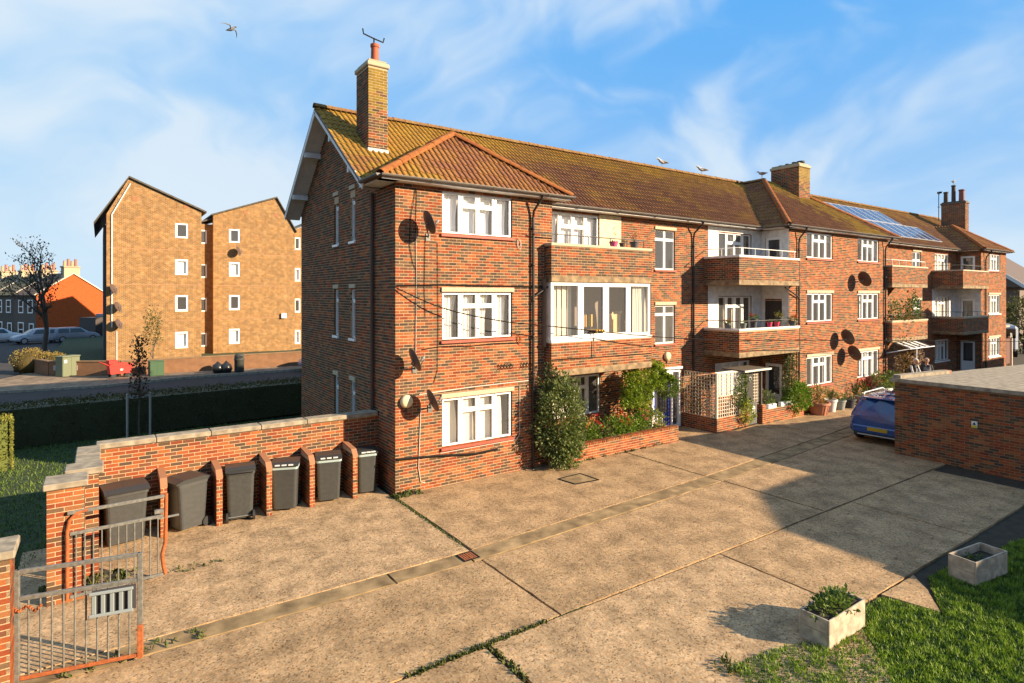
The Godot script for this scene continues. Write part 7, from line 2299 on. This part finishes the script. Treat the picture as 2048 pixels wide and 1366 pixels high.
var YEL := [L(0.70, 0.42, 0.17), L(0.64, 0.37, 0.145), L(0.74, 0.46, 0.20), L(0.60, 0.33, 0.13), L(0.66, 0.35, 0.12)]
func yellow_wall(par: Node, xf: Transform3D, outline: PackedVector2Array, holes: Array, depth: float) -> void:   # gabled wall face in courses of pale brick
	var b := Bag.new()
	var poly := Geometry2D.triangulate_polygon(outline)
	# face with openings: strips between the holes
	var hi := 0.0
	var x0 := 1e9; var x1 := -1e9; var low := 1e9
	for p in outline:
		x0 = minf(x0, p.x); x1 = maxf(x1, p.x); hi = maxf(hi, p.y)
	var span := func(y: float) -> Array:
		var a := 1e9; var e := -1e9
		for i in outline.size():
			var p := outline[i]; var q := outline[(i + 1) % outline.size()]
			if (p.y <= y) != (q.y <= y):
				var x := lerpf(p.x, q.x, (y - p.y) / (q.y - p.y))
				a = minf(a, x); e = maxf(e, x)
		return [a, e] if e > a else [0.0, 0.0]
	var l := []
	lay(l, xf, x1 - x0, hi, holes, {span = span, len = 0.225, proud = 0.004})
	for q in l: b.add(B5, q[0], YEL[rng.randi() % 5] * (rf(0.9, 1.04) + 0.07 * noise.get_noise_3dv(q[0].origin * V(0.6, 1.5, 0.6))))
	var sq := minf(outline[-1].y, outline[2].y)
	var back := Bag.new()
	face(back, xf, x1, sq, holes, 0.1)
	var top := PackedVector2Array()
	for p in outline: top.append(Vector2(p.x, maxf(p.y, sq)))
	var t := Bag.new()
	var ix := Geometry2D.triangulate_polygon(top)
	for i in range(0, ix.size(), 3): t.tri(V(top[ix[i]].x, top[ix[i]].y, 0), V(top[ix[i + 1]].x, top[ix[i + 1]].y, 0), V(top[ix[i + 2]].x, top[ix[i + 2]].y, 0))
	back.join(t, xf)
	part(back, "front_wall", M.mortar, par)
	part(b, "brickwork", M.yellow_brick, par, "stuff")

func flats() -> void:
	var o := thing("yellow_brick_flats", "four-storey yellow brick flats with two staggered gabled fronts across the road", "apartment building")
	var za := -34.8; var zb := -36.7
	var gnd := -0.3
	var ys := [[1.0, 2.17], [3.62, 4.78], [6.2, 7.33], [8.82, 9.92]]
	var ha := []; var hb := []; var hc := []
	for y in ys:
		ha.append(Rect2(4.02, y[0] - gnd, 0.82, y[1] - y[0])); hb.append(Rect2(1.1, y[0] - gnd, 0.78, y[1] - y[0])); hc.append(Rect2(0.12, y[0] - 0.3 - gnd, 0.55, y[1] - y[0]))
	var fa := wall_xf(V(-5.45, gnd, za), Z)
	yellow_wall(o, fa, PackedVector2Array([Vector2(0, 0), Vector2(5.68, 0), Vector2(5.68, 10.82 - gnd), Vector2(1.27, 12.75 - gnd), Vector2(0, 10.2 - gnd)]), ha, 12)
	var fb := wall_xf(V(1.27, gnd, zb), Z)
	yellow_wall(o, fb, PackedVector2Array([Vector2(0, 0), Vector2(6.04, 0), Vector2(6.04, 10.0 - gnd), Vector2(4.6, 12.55 - gnd), Vector2(0, 10.85 - gnd)]), hb, 12)
	var fc := wall_xf(V(7.31, gnd, -37.5), Z)
	yellow_wall(o, fc, PackedVector2Array([Vector2(0, 0), Vector2(5.0, 0), Vector2(5.0, 12.6 - gnd), Vector2(1.2, 10.6 - gnd), Vector2(0, 10.2 - gnd)]), hc, 10)
	var glimpse := [{curtains = [wavy(0.1, 0.8, WHITE_NET, 0, 4.0)]}, {}, {curtains = [wavy(0.05, 0.9, WHITE_NET, 0, 3.0)]}, {}]
	for k in 4:
		for q in [[fa, ha[k], [2, 1, 2, 3][k]], [fb, hb[k], [0, 1, 2, 1][k]], [fc, hc[k], k]]:
			var r: Rect2 = q[1]
			var op: Dictionary = glimpse[q[2]].duplicate()
			op.frame = 0.10; op.set = 0.03; op.deep = 0.9
			window(o, (q[0] as Transform3D).translated_local(V(r.position.x, r.position.y, 0)), r.size.x, r.size.y, ONE, op)
	var rc := wall_xf(V(0.23, gnd, -37.3), Z)
	var hr := []
	for y in [0.85, 3.5, 6.1, 8.7]: hr.append(Rect2(0.06, y - gnd, 0.62, 1.05))
	yellow_wall(o, rc, PackedVector2Array([Vector2(0, 0), Vector2(1.07, 0), Vector2(1.07, 10.2 - gnd), Vector2(0.4, 10.2 - gnd), Vector2(0, 10.2 - gnd)]), hr, 4)
	for r in hr: window(o, rc.translated_local(V(r.position.x, r.position.y, 0)), r.size.x, r.size.y, ONE, {frame = 0.07, set = 0.0, deep = 0.7})
	var b := Bag.new()   # sides and backs
	b.quad(V(-5.45, gnd, -47), V(-5.45, gnd, za), V(-5.45, 10.2, za), V(-5.45, 10.2, -47))
	b.quad(V(0.23, gnd, za), V(0.23, gnd, -37.3), V(0.23, 10.75, -37.3), V(0.23, 10.75, za))
	b.quad(V(1.3, gnd, -37.3), V(1.27, gnd, zb), V(1.27, 10.8, zb), V(1.3, 10.8, -37.3))
	b.quad(V(7.31, gnd, zb), V(7.31, gnd, -37.5), V(7.31, 10.0, -37.5), V(7.31, 10.0, zb))
	b.quad(V(12.3, gnd, -47), V(-5.45, gnd, -47), V(-5.45, 10.2, -47), V(12.3, 10.2, -47)); b.quad(V(12.31, gnd, -37.5), V(12.31, gnd, -47), V(12.31, 12, -47), V(12.31, 12, -37.5))
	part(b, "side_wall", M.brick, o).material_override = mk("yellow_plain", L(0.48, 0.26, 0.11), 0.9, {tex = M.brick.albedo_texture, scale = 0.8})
	# bays on the shaded left side
	var bay := Bag.new()
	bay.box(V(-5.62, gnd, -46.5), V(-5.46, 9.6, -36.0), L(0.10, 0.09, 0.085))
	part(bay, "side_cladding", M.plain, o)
	var rf2 := Bag.new()
	var slab_roof := func(p: Vector3, q: Vector3, dep: float) -> void:   # a pitched plane running back from the front edge p-q
		var n := Vector3(0, 0, -dep)
		var up := V(0, 0.12, 0)
		var zf := V(0, 0, 0.18)
		rf2.quad(p + zf, q + zf, q + n, p + n); rf2.quad(p + up + zf, p + up + n, q + up + n, q + up + zf)
		rf2.quad(p + zf, p + up + zf, q + up + zf, q + zf); rf2.quad(p + zf, p + n, p + n + up, p + up + zf); rf2.quad(q + zf, q + up + zf, q + up + n, q + n)
	slab_roof.call(V(-6.15, 9.5, za), V(-4.18, 12.78, za), 12.0); slab_roof.call(V(-4.18, 12.78, za), V(0.55, 10.74, za), 12.0)
	slab_roof.call(V(1.15, 10.82, zb), V(5.87, 12.58, zb), 10.0); slab_roof.call(V(5.87, 12.58, zb), V(7.42, 9.9, zb), 10.0)
	slab_roof.call(V(7.3, 10.2, -37.5), V(8.5, 10.7, -37.5), 9.0); slab_roof.call(V(8.5, 10.7, -37.5), V(12.5, 12.7, -37.5), 9.0)
	slab_roof.call(V(0.2, 10.2, -37.3), V(1.35, 10.6, -37.3), 5.0)
	part(rf2, "roof", M.slate, o)
	var tr := Bag.new()
	tr.tube([V(-4.1, 12.4, za + 0.05), V(-5.15, 10.2, za + 0.05), V(-5.15, 2.6, za + 0.05)], 0.045, 6)
	part(tr, "white_pipe", M.white_paint, o)
	for y in [2.95, 5.45, 7.95]:
		var sc := Bag.new()
		sc.box(V(-5.45, y, za - 0.01), V(0.22, y + 0.075, za + 0.012), L(0.36, 0.19, 0.085)); sc.box(V(1.27, y, zb - 0.01), V(7.31, y + 0.075, zb + 0.012), L(0.36, 0.19, 0.085))
		part(sc, "string_course", M.plain, o)
	var vt := Bag.new()
	for q in [[-4.0, 11.2, za], [-0.9, 11.0, za], [3.4, 11.1, zb], [5.7, 11.05, zb]]: vt.box(V(q[0], q[1], q[2]), V(q[0] + 0.3, q[1] + 0.3, q[2] + 0.02), L(0.33, 0.14, 0.06))
	part(vt, "vent", M.plain, o)
	var bx := Bag.new()
	bx.cbox(V(-0.2, -0.2, 0), V(0.2, 0.2, 0.2), 0.02)
	single(bx, "white_box", M.upvc, "small white meter box high on the right-hand flats wall", "box", "", turned(V(6.4, 3.1, zb)))
	for q in [[-5.1, 5.2, za, "upper of three dark dishes up the left flats corner"], [-4.85, 4.0, za, "middle of three dark dishes up the left flats corner"], [-4.8, 2.85, za, "lowest of three dark dishes up the left flats corner"], [2.95, 8.2, zb, "dark dish below the top window of the right-hand flats gable"]]:
		dish(q[3], V(q[0], q[1], q[2] + 0.42), 55, 0.30, V(q[0] + 0.2, q[1] - 0.25, q[2] + 0.01))

func terrace() -> void:
	var K := V(-12.4, -1.2, -82.8)
	var names := ["red-rendered end-of-terrace house with a big chimney stack facing the side street", "dark-fronted terraced house next to the red end house", "terraced house two doors from the red end house", "terraced house three doors from the red end house"]
	for i in 4:
		var o := thing("terraced_house", names[i], "house", K + Basis(Y, deg_to_rad(29.5)) * V(0, 0, -5.2 * i), 29.5, "terraced houses on the side street")
		var b := Bag.new()
		b.prism(PackedVector2Array([Vector2(0, 0), Vector2(8.4, 0), Vector2(8.4, 6.0), Vector2(4.2, 8.7), Vector2(0, 6.0)]), -5.2, -0.01)
		part(b, "wall", M.red_render if i == 0 else M.slate, o)
		if i == 0:
			b = Bag.new()
			b.box(V(-0.02, 0, -5.19), V(-0.002, 5.95, -0.02), L(0.10, 0.075, 0.06))
			part(b, "street_front", M.plain, o)
		b = Bag.new()
		for s in [[V(-0.3, 5.86, 0), V(4.2, 8.78, 0)], [V(4.2, 8.78, 0), V(8.7, 5.86, 0)]]:
			var p: Vector3 = s[0]; var q: Vector3 = s[1]; var n := V(0, 0, -5.2)
			b.quad(p, q, q + n, p + n); b.quad(p + V(0, 0.12, 0), p + n + V(0, 0.12, 0), q + n + V(0, 0.12, 0), q + V(0, 0.12, 0)); b.quad(p, p + V(0, 0.12, 0), q + V(0, 0.12, 0), q)
		b.quad(V(-0.3, 5.86, 0), V(-0.3, 5.86, -5.2), V(-0.3, 5.98, -5.2), V(-0.3, 5.98, 0))
		var roof := part(b, "roof", mk("terrace_roof_%d" % i, [L(0.19, 0.125, 0.085), L(0.20, 0.17, 0.09), L(0.18, 0.155, 0.085), L(0.16, 0.13, 0.08)][i], 0.9, {tex = M.tile.albedo_texture, scale = 0.5}), o)
		b = Bag.new()
		for k in 14: b.bar(V(-0.3 + k * 0.32, 5.99 + k * 0.2077, -5.19), V(-0.3 + k * 0.32, 5.99 + k * 0.2077, -0.01), 0.03, 0.03, L(0.15, 0.11, 0.07))
		part(b, "roof_courses", M.plain, roof)
		b = Bag.new()
		b.bar(V(-0.3, 5.98, 0.02), V(4.2, 8.88, 0.02), 0.25, 0.12, L(0.62, 0.54, 0.42)); b.bar(V(4.2, 8.88, 0.02), V(8.7, 5.98, 0.02), 0.25, 0.12, L(0.62, 0.54, 0.42))
		part(b, "verge", M.plain, roof)
		b = Bag.new()
		b.box(V(3.2, 8.0, -0.9), V(5.1, 9.2 + 0.4 * int(i == 0), -0.15), L(0.44, 0.35, 0.22)); b.cbox(V(3.1, 9.2 + 0.4 * int(i == 0), -1.0), V(5.2, 9.4 + 0.4 * int(i == 0), -0.05), 0.03, L(0.36, 0.29, 0.18))
		var st := part(b, "chimney", M.plain, o)
		for k in 4:
			b = Bag.new()
			b.lathe([Vector2(0.18, 0), Vector2(0.15, 0.7 + 0.25 * (k % 2)), Vector2(0.19, 0.72 + 0.25 * (k % 2)), Vector2(0.1, 0.72 + 0.25 * (k % 2))], 10, turned(V(3.45 + k * 0.45, 9.4 + 0.4 * int(i == 0), -0.55)), [L(0.52, 0.30, 0.14), L(0.42, 0.15, 0.08)][k % 2], true)
			part(b, "chimney_pot", M.plain, st)
		for q in [[1.1, 3.7, 1.0, 1.5, 0], [3.3, 3.7, 1.0, 1.5, 0], [1.0, 0.7, 1.2, 1.6, 0], [3.6, 0.0, 0.95, 2.2, 1]]:
			var xf := wall_xf(V(-0.025, q[1], -5.2 + q[0]), -X)
			b = Bag.new()
			ring(b, -0.08, q[2] + 0.08, -0.08, q[3] + 0.15, 0.14, 0.0, 0.05)
			b.box(V(0.06, q[3] / 2 - 0.05, 0.0), V(q[2] - 0.06, q[3] / 2 + 0.05, 0.04))
			var w := part(b, "door" if q[4] else "window", M.upvc, o, "", xf)
			b = Bag.new()
			b.box(V(0.06, 0.06, 0.0), V(q[2] - 0.06, q[3] + 0.01, 0.02))
			part(b, "pane", M.dark_glass, w)
	var fence := thing("dark_outbuilding", "dark flat-roofed lean-to against the red gable wall", "outbuilding", V(-4.9, -0.3, -66), 29.5)
	var fb := Bag.new()
	fb.box(V(-1.5, 0, -3), V(4, 2.6, 0), L(0.06, 0.045, 0.04)); fb.cbox(V(0.2, 2.6, -3), V(4.2, 2.95, 0.1), 0.03, L(0.25, 0.25, 0.27))
	part(fb, "wall", M.plain, fence)

func street() -> void:
	flat_sheet("road", [Vector2(-60, -24.6), Vector2(-12, -25.4), Vector2(-6, -24.5), Vector2(-2, -25.6), Vector2(60, -26.6), Vector2(60, -15.4), Vector2(-60, -13.2)], M.asphalt, -0.06)
	flat_sheet("side_street", [Vector2(-40, -25.3), Vector2(-40, -95), Vector2(-9.2, -95), Vector2(-9.0, -40), Vector2(-9.6, -33.4), Vector2(-11.2, -28.6), Vector2(-12.0, -25.42)], M.asphalt, -0.056)
	var pv := flat_sheet("pavement", [Vector2(-12, -25.45), Vector2(-6, -24.55), Vector2(-2, -25.65), Vector2(20, -25.95), Vector2(20, -27.4), Vector2(-4.8, -28.3), Vector2(-8.4, -30.8), Vector2(-9.3, -33.2), Vector2(-11.1, -28.6)], M.pavement, 0.055)
	var kb := Bag.new()
	var kp := [V(-11.2, -0.02, -28.6), V(-12.0, -0.02, -25.42), V(-6, -0.02, -24.52), V(-2, -0.02, -25.62), V(20, -0.02, -25.92)]
	for i in 4: kb.bar(kp[i], kp[i + 1], 0.13, 0.16)
	part(kb, "kerb", M.stone, self, "structure")
	var ds := Bag.new()
	for i in 14:
		var x := -16.5 + i * 2.15
		var p := V(x, -0.053, -22.0 + 1.9 * smoothstep(-14.0, -5.0, x) + (0.3 if i > 7 else 0.0))
		ds.quad(p + V(-0.62, 0, 0.05), p + V(0.62, 0, 0.12), p + V(0.62, 0, 0.0), p + V(-0.62, 0, -0.07))
	part(ds, "road_marking", M.road_paint, self, "structure")
	flat_sheet("verge", [Vector2(-40, -13.15), Vector2(60, -15.3), Vector2(60, -10.0), Vector2(-40, -10.0)], M.turf, -0.03)
	flat_sheet("flats_lawn", [Vector2(-8.9, -33.4), Vector2(-8.3, -31.0), Vector2(-4.8, -28.5), Vector2(20, -27.6), Vector2(20, -70), Vector2(-8.6, -70)], M.turf, 0.35)
	hedge("long_hedge", "long dark clipped hedge between the lawn and the road", V(-9.2, 0, -11.15), V(8.0, 0, -12.35), 1.32, 1.1, 11000, L(0.06, 0.065, 0.02), L(0.15, 0.13, 0.05), 0.075)
	hedge("corner_hedge", "sunlit yellow-green end of the clipped hedge at the left edge", V(-12.5, 0, -7.6), V(-7.85, 0, -8.3), 1.42, 0.9, 9000, L(0.13, 0.16, 0.02), L(0.36, 0.33, 0.07), 0.06)
	# garden wall of the flats
	var gw := thing("flats_garden_wall", "low brown brick garden wall along the pavement in front of the flats", "wall")
	var b := Bag.new()
	var wp := [V(-9.0, 0.35, -33.0), V(-8.2, 0.35, -31.0), V(-4.8, 0.38, -28.55), V(20, 0.45, -27.65)]
	for i in 3: b.bar(wp[i], wp[i + 1], 0.24, 0.95, L(0.40, 0.21, 0.11))
	part(b, "wall", M.brick, gw)
	b = Bag.new()
	for i in 3: b.bar(wp[i] + V(0, 0.51, 0), wp[i + 1] + V(0, 0.51, 0), 0.3, 0.07, L(0.42, 0.27, 0.15))
	part(b, "coping", M.brick, gw)
	b = Bag.new()
	b.bar(V(-8.05, 0.50, -30.7), V(-6.9, 0.50, -29.9), 0.04, 0.3, L(0.36, 0.34, 0.32))
	single(b, "name_plate", M.plain, "blank pale street plate fixed on the low garden wall", "sign")
	# cabinets, trolley, litter bin
	var cb := thing("grey_cabinet", "tall grey-green street cabinet with a small white notice by the low wall", "cabinet", V(-7.35, 0.05, -30.0), 38)
	b = Bag.new()
	b.cbox(V(-0.5, 0, -0.3), V(0.5, 1.12, 0.3), 0.03, L(0.15, 0.17, 0.10)); b.cbox(V(-0.53, 1.12, -0.33), V(0.53, 1.2, 0.33), 0.03, L(0.17, 0.19, 0.11))
	part(b, "body", M.plain, cb)
	b = Bag.new(); b.box(V(-0.42, 0.8, 0.301), V(-0.26, 0.98, 0.306), L(0.6, 0.6, 0.58)); b.box(V(-0.005, 0.06, 0.301), V(0.005, 1.1, 0.304), L(0.05, 0.05, 0.04))
	part(b, "notice", M.plain, cb)
	cb = thing("green_cabinet", "dark green telecom cabinet on the pavement beside the sapling", "cabinet", V(-3.1, 0.05, -27.2), 10)
	b = Bag.new()
	b.cbox(V(-0.37, 0, -0.22), V(0.37, 0.84, 0.22), 0.02, L(0.045, 0.10, 0.045)); b.cbox(V(-0.39, 0.84, -0.24), V(0.39, 0.89, 0.24), 0.015, L(0.06, 0.12, 0.06))
	part(b, "body", M.plain, cb)
	b = Bag.new(); b.box(V(-0.003, 0.05, 0.221), V(0.003, 0.82, 0.224), L(0.02, 0.04, 0.02))
	part(b, "door_gap", M.plain, cb)
	var tr := thing("mail_trolley", "bright red four-wheeled post trolley with lid and handle on the pavement", "trolley", V(-4.85, 0.05, -27.55), 14)
	var red := L(0.62, 0.035, 0.02)
	b = Bag.new()
	b.prism(PackedVector2Array([Vector2(-0.55, 0.24), Vector2(0.5, 0.26), Vector2(0.56, 0.68), Vector2(-0.6, 0.68)]), -0.3, 0.3, Transform3D.IDENTITY, red)
	part(b, "body", M.plain, tr)
	b = Bag.new()
	b.prism(PackedVector2Array([Vector2(-0.62, 0.685), Vector2(0.58, 0.685), Vector2(0.54, 0.78), Vector2(-0.1, 0.86), Vector2(-0.56, 0.80)]), -0.32, 0.32, Transform3D.IDENTITY, red * 1.1)
	part(b, "lid", M.plain, tr)
	b = Bag.new()
	b.tube([V(-0.55, 0.7, -0.24), V(-1.0, 0.95, -0.22), V(-1.0, 0.95, 0.22), V(-0.55, 0.7, 0.24)], 0.025, 6, red); b.box(V(-0.62, 0.82, -0.3), V(-0.2, 1.02, 0.3), red)
	part(b, "handle", M.plain, tr)
	b = Bag.new()
	b.prism(PackedVector2Array([Vector2(-0.07, 0.42), Vector2(0.05, 0.42), Vector2(0.07, 0.54), Vector2(0.02, 0.5), Vector2(-0.01, 0.57), Vector2(-0.04, 0.5), Vector2(-0.09, 0.54)]), 0.301, 0.304, Transform3D.IDENTITY, L(0.7, 0.6, 0.55))
	part(b, "emblem", M.plain, tr)
	for q in [[-0.4, 0.26], [0.4, 0.26], [-0.4, -0.26], [0.4, -0.26]]:
		b = Bag.new()
		b.lathe([Vector2(0, -0.03), Vector2(0.13, -0.03), Vector2(0.13, 0.03), Vector2(0, 0.03)], 14, Transform3D(Basis(X, PI / 2), V(q[0], 0.13, q[1])), L(0.03, 0.03, 0.03), true)
		part(b, "wheel", M.plain, tr)
	var lb := thing("litter_bin", "round black litter bin with a hooded opening by the garden wall", "litter bin", V(1.25, 0.05, -26.35))
	b = Bag.new()
	b.lathe([Vector2(0, 0), Vector2(0.25, 0), Vector2(0.28, 0.08), Vector2(0.28, 0.7), Vector2(0.30, 0.72), Vector2(0.30, 0.82), Vector2(0.28, 0.84), Vector2(0.28, 1.0), Vector2(0.2, 1.1), Vector2(0, 1.14)], 20, Transform3D.IDENTITY, L(0.045, 0.05, 0.04))
	part(b, "body", M.plain, lb)
	b = Bag.new()
	b.lathe([Vector2(0, 0.285), Vector2(0.16, 0.285), Vector2(0.16, 0.29), Vector2(0, 0.292)], 16, Transform3D(Basis(X, PI / 2).scaled(Vector3(1, 0.55, 1)), V(0, 0.92, 0)), L(0.008, 0.008, 0.008), true)
	part(b, "opening", M.plain, lb)
	for q in [[0.55, 0.0, "large black refuse sack leaning beside the litter bin"], [0.1, -0.15, "black refuse sack between the larger sack and the litter bin"]]:
		b = Bag.new()
		b.lathe([Vector2(0, 0), Vector2(0.25, 0.02), Vector2(0.34, 0.2), Vector2(0.28, 0.45), Vector2(0.1, 0.6), Vector2(0.05, 0.66), Vector2(0, 0.7)], 14, Transform3D.IDENTITY, L(0.02, 0.02, 0.021))
		for i in b.v.size(): b.v[i] += b.n[i] * 0.05 * noise.get_noise_3dv(b.v[i] * 9.0 + Vector3.ONE * q[0])
		single(b, "refuse_sack", M.gloss, q[2], "refuse sack", "", turned(V(q[0], 0.05, -26.5 + q[1])))
	b = Bag.new()
	b.tube([V(0, 0, 0), V(0, 2.6, 0)], 0.05, 8, L(0.42, 0.40, 0.36))
	single(b, "sign_post", M.plain, "plain grey metal post rising beside the red trolley", "post", "", turned(V(-5.0, 0.05, -28.9)))
	# planting
	for q in [[-9.35, -33.6, 0.95, "rounded yellowish clipped shrub at the street corner, taller one"], [-8.2, -32.9, 0.8, "rounded orange-tinged clipped shrub beside the taller one at the corner"]]:
		b = Bag.new()
		shrub(b, V(0, q[2] * 0.8, 0), V(q[2], q[2] * 0.8, q[2] * 0.8), 4000, 0.09, L(0.20, 0.17, 0.04), L(0.46, 0.31, 0.09), 0.12)
		b.lathe([Vector2(0, 0), Vector2(q[2] * 0.8, 0.1), Vector2(q[2] * 0.85, q[2] * 0.8), Vector2(q[2] * 0.5, q[2] * 1.3), Vector2(0, q[2] * 1.4)], 12, Transform3D.IDENTITY, L(0.12, 0.09, 0.03))
		single(b, "clipped_shrub", M.leaf, q[3], "shrub", "", turned(V(q[0], 0.0, q[1])))
	var t := thing("bare_tree", "tall leafless tree with an upswept crown beside the terraced houses", "tree", V(-9.7, 0, -50.5))
	tree(t, 10.4, 0.62, 5, 900, 0.2, L(0.05, 0.05, 0.045), L(0.10, 0.09, 0.07), 0.2, 0.36, 21)
	t = thing("young_tree", "slim young tree with a narrow olive-green crown behind the green cabinet", "tree", V(-3.2, 0.35, -28.6))
	tree(t, 2.2, 0.4, 2, 0, 0.1, GRN, LGT, 0.05, 0.5, 4)
	b = Bag.new()
	shrub(b, V(0.0, 2.4, 0), V(0.45, 1.15, 0.45), 1100, 0.12, L(0.09, 0.09, 0.025), L(0.24, 0.21, 0.07), 0.5)
	part(b, "crown", M.leaf, t)
	t = thing("staked_sapling", "thin dark-leaved sapling tied to two pale stakes on the lawn", "tree", V(-4.75, 0, -9.9))
	b = Bag.new()
	b.tube([V(0, 0, 0), V(0.02, 1.5, 0), V(0.0, 3.3, 0)], [0.03, 0.025, 0.008], 6)
	for i in 14:
		var y := 1.5 + i * 0.12
		b.tube([V(0, y, 0), V(cos(i * 2.4) * 0.3, y + 0.25, sin(i * 2.4) * 0.3)], [0.012, 0.004], 4)
	part(b, "trunk", M.bark, t)
	b = Bag.new()
	for i in 420:
		var k := rng.randf()
		var a := rf(0, TAU)
		var r := rf(0.02, 0.34) * (1.0 - 0.4 * k)
		leaf(b, V(cos(a) * r, 1.35 + k * 2.05, sin(a) * r), V(0, 0.3, 0), 0.10, L(0.05, 0.03, 0.02).lerp(L(0.15, 0.08, 0.05), rng.randf()))
	part(b, "crown", M.leaf, t)
	for s in [-0.32, 0.32]:
		b = Bag.new()
		b.tube([V(s, -0.1, 0.0), V(s, 1.55, 0.0)], 0.035, 7, L(0.42, 0.36, 0.30))
		part(b, "stake", M.plain, t)
	b = Bag.new()
	b.bar(V(-0.32, 1.45, 0), V(0.32, 1.45, 0), 0.02, 0.06, L(0.35, 0.36, 0.38))
	part(b, "tie", M.plain, t)
	# cars
	var cars := [[-14.4, -66.0, 25, L(0.55, 0.56, 0.58), "white parked car at the far left edge before the terraced houses"], [-10.9, -62.5, 200, L(0.30, 0.32, 0.36), "silver parked car left of the bare tree trunk"], [-8.0, -63.5, 22, L(0.20, 0.22, 0.26), "grey parked car below the red gable wall"], [-16.4, -70.0, 25, L(0.10, 0.12, 0.2), "dark blue parked car beyond the white one at the far left"]]
	for q in cars:
		var c := thing("parked_car", q[4], "car", V(q[0], -0.05, q[1]), q[2], "cars parked on the side street")
		car_shell(c, mk("paint_%d" % int(-q[0] * 10), q[3], 0.3), 4.2, 1.76, 1.5)
	var c := thing("street_car", "blue-silver car parked on the road partly hidden by the gable corner", "car", V(6.7, -0.05, -25.0), 178)
	car_shell(c, mk("paint_street", L(0.16, 0.20, 0.32), 0.25), 4.2, 1.76, 1.48)

func out_of_view() -> void:   # what throws the long shadows from outside the frame
	var o := thing("neighbour_block", "flat-roofed brick neighbour beside the yard whose shadow lies over the slabs", "building")
	var b := Bag.new()
	b.prism(PackedVector2Array([Vector2(15.5, -18), Vector2(17.3, -16.4), Vector2(30, -16.4), Vector2(30, -30), Vector2(13.0, -30), Vector2(15.5, -20)]), -0.3, 5.5, Transform3D(Basis(X, -Z, Y), Vector3.ZERO), L(0.26, 0.12, 0.07))
	part(b, "wall", M.brick, o)
	o = thing("yard_end_house", "brick house at the far end of the yard shading the lower far wing", "house")
	b = Bag.new()
	b.box(V(39.2, -0.3, 9), V(46.2, 7.6, 20), L(0.26, 0.12, 0.07)); b.box(V(46.2, -0.3, 9), V(50, 5.0, 20), L(0.26, 0.12, 0.07))
	part(b, "wall", M.brick, o)
	b = Bag.new()
	b.prism(PackedVector2Array([Vector2(38.9, 7.6), Vector2(46.5, 7.6), Vector2(42.7, 9.0)]), 9.2, 20, Transform3D.IDENTITY, L(0.16, 0.08, 0.05))
	part(b, "roof", M.plain, o)
	o = thing("viewpoint_block", "matching brick apartment block on the near side of the yard", "apartment building")
	b = Bag.new()
	b.box(V(-26, -0.3, 14.4), V(0.2, 7.5, 22), L(0.30, 0.13, 0.07))
	part(b, "wall", M.brick, o)
	b = Bag.new()
	b.prism(PackedVector2Array([Vector2(-13.8, 7.5), Vector2(-22.6, 7.5), Vector2(-18.2, 10.2)]), -26.3, 0.5, Transform3D(Basis(-Z, Y, X), Vector3.ZERO), L(0.2, 0.09, 0.05))
	part(b, "roof", M.plain, o)
	o = thing("rear_flats", "further block of flats behind the staggered gables, hidden from the yard", "apartment building")
	b = Bag.new()
	b.prism(PackedVector2Array([Vector2(3, -0.3), Vector2(11, -0.3), Vector2(11, 11.5), Vector2(7, 13.6), Vector2(3, 12.0)]), -66, -58, Transform3D.IDENTITY, L(0.5, 0.28, 0.12))
	part(b, "wall", M.brick, o)
	var t := thing("yard_tree", "small tree beside the yard whose crown throws a ragged shadow on the slabs", "tree", V(12.6, -0.1, 16.2))
	tree(t, 3.4, 0.7, 3, 700, 0.16, GRN, LGT, 0.09, 0.4, 9)
	t = thing("yard_tree", "small tree nearer the garage whose crown throws a ragged shadow tip", "tree", V(14.2, -0.1, 13.0))
	tree(t, 3.2, 0.8, 3, 800, 0.16, GRN, LGT, 0.08, 0.4, 11)
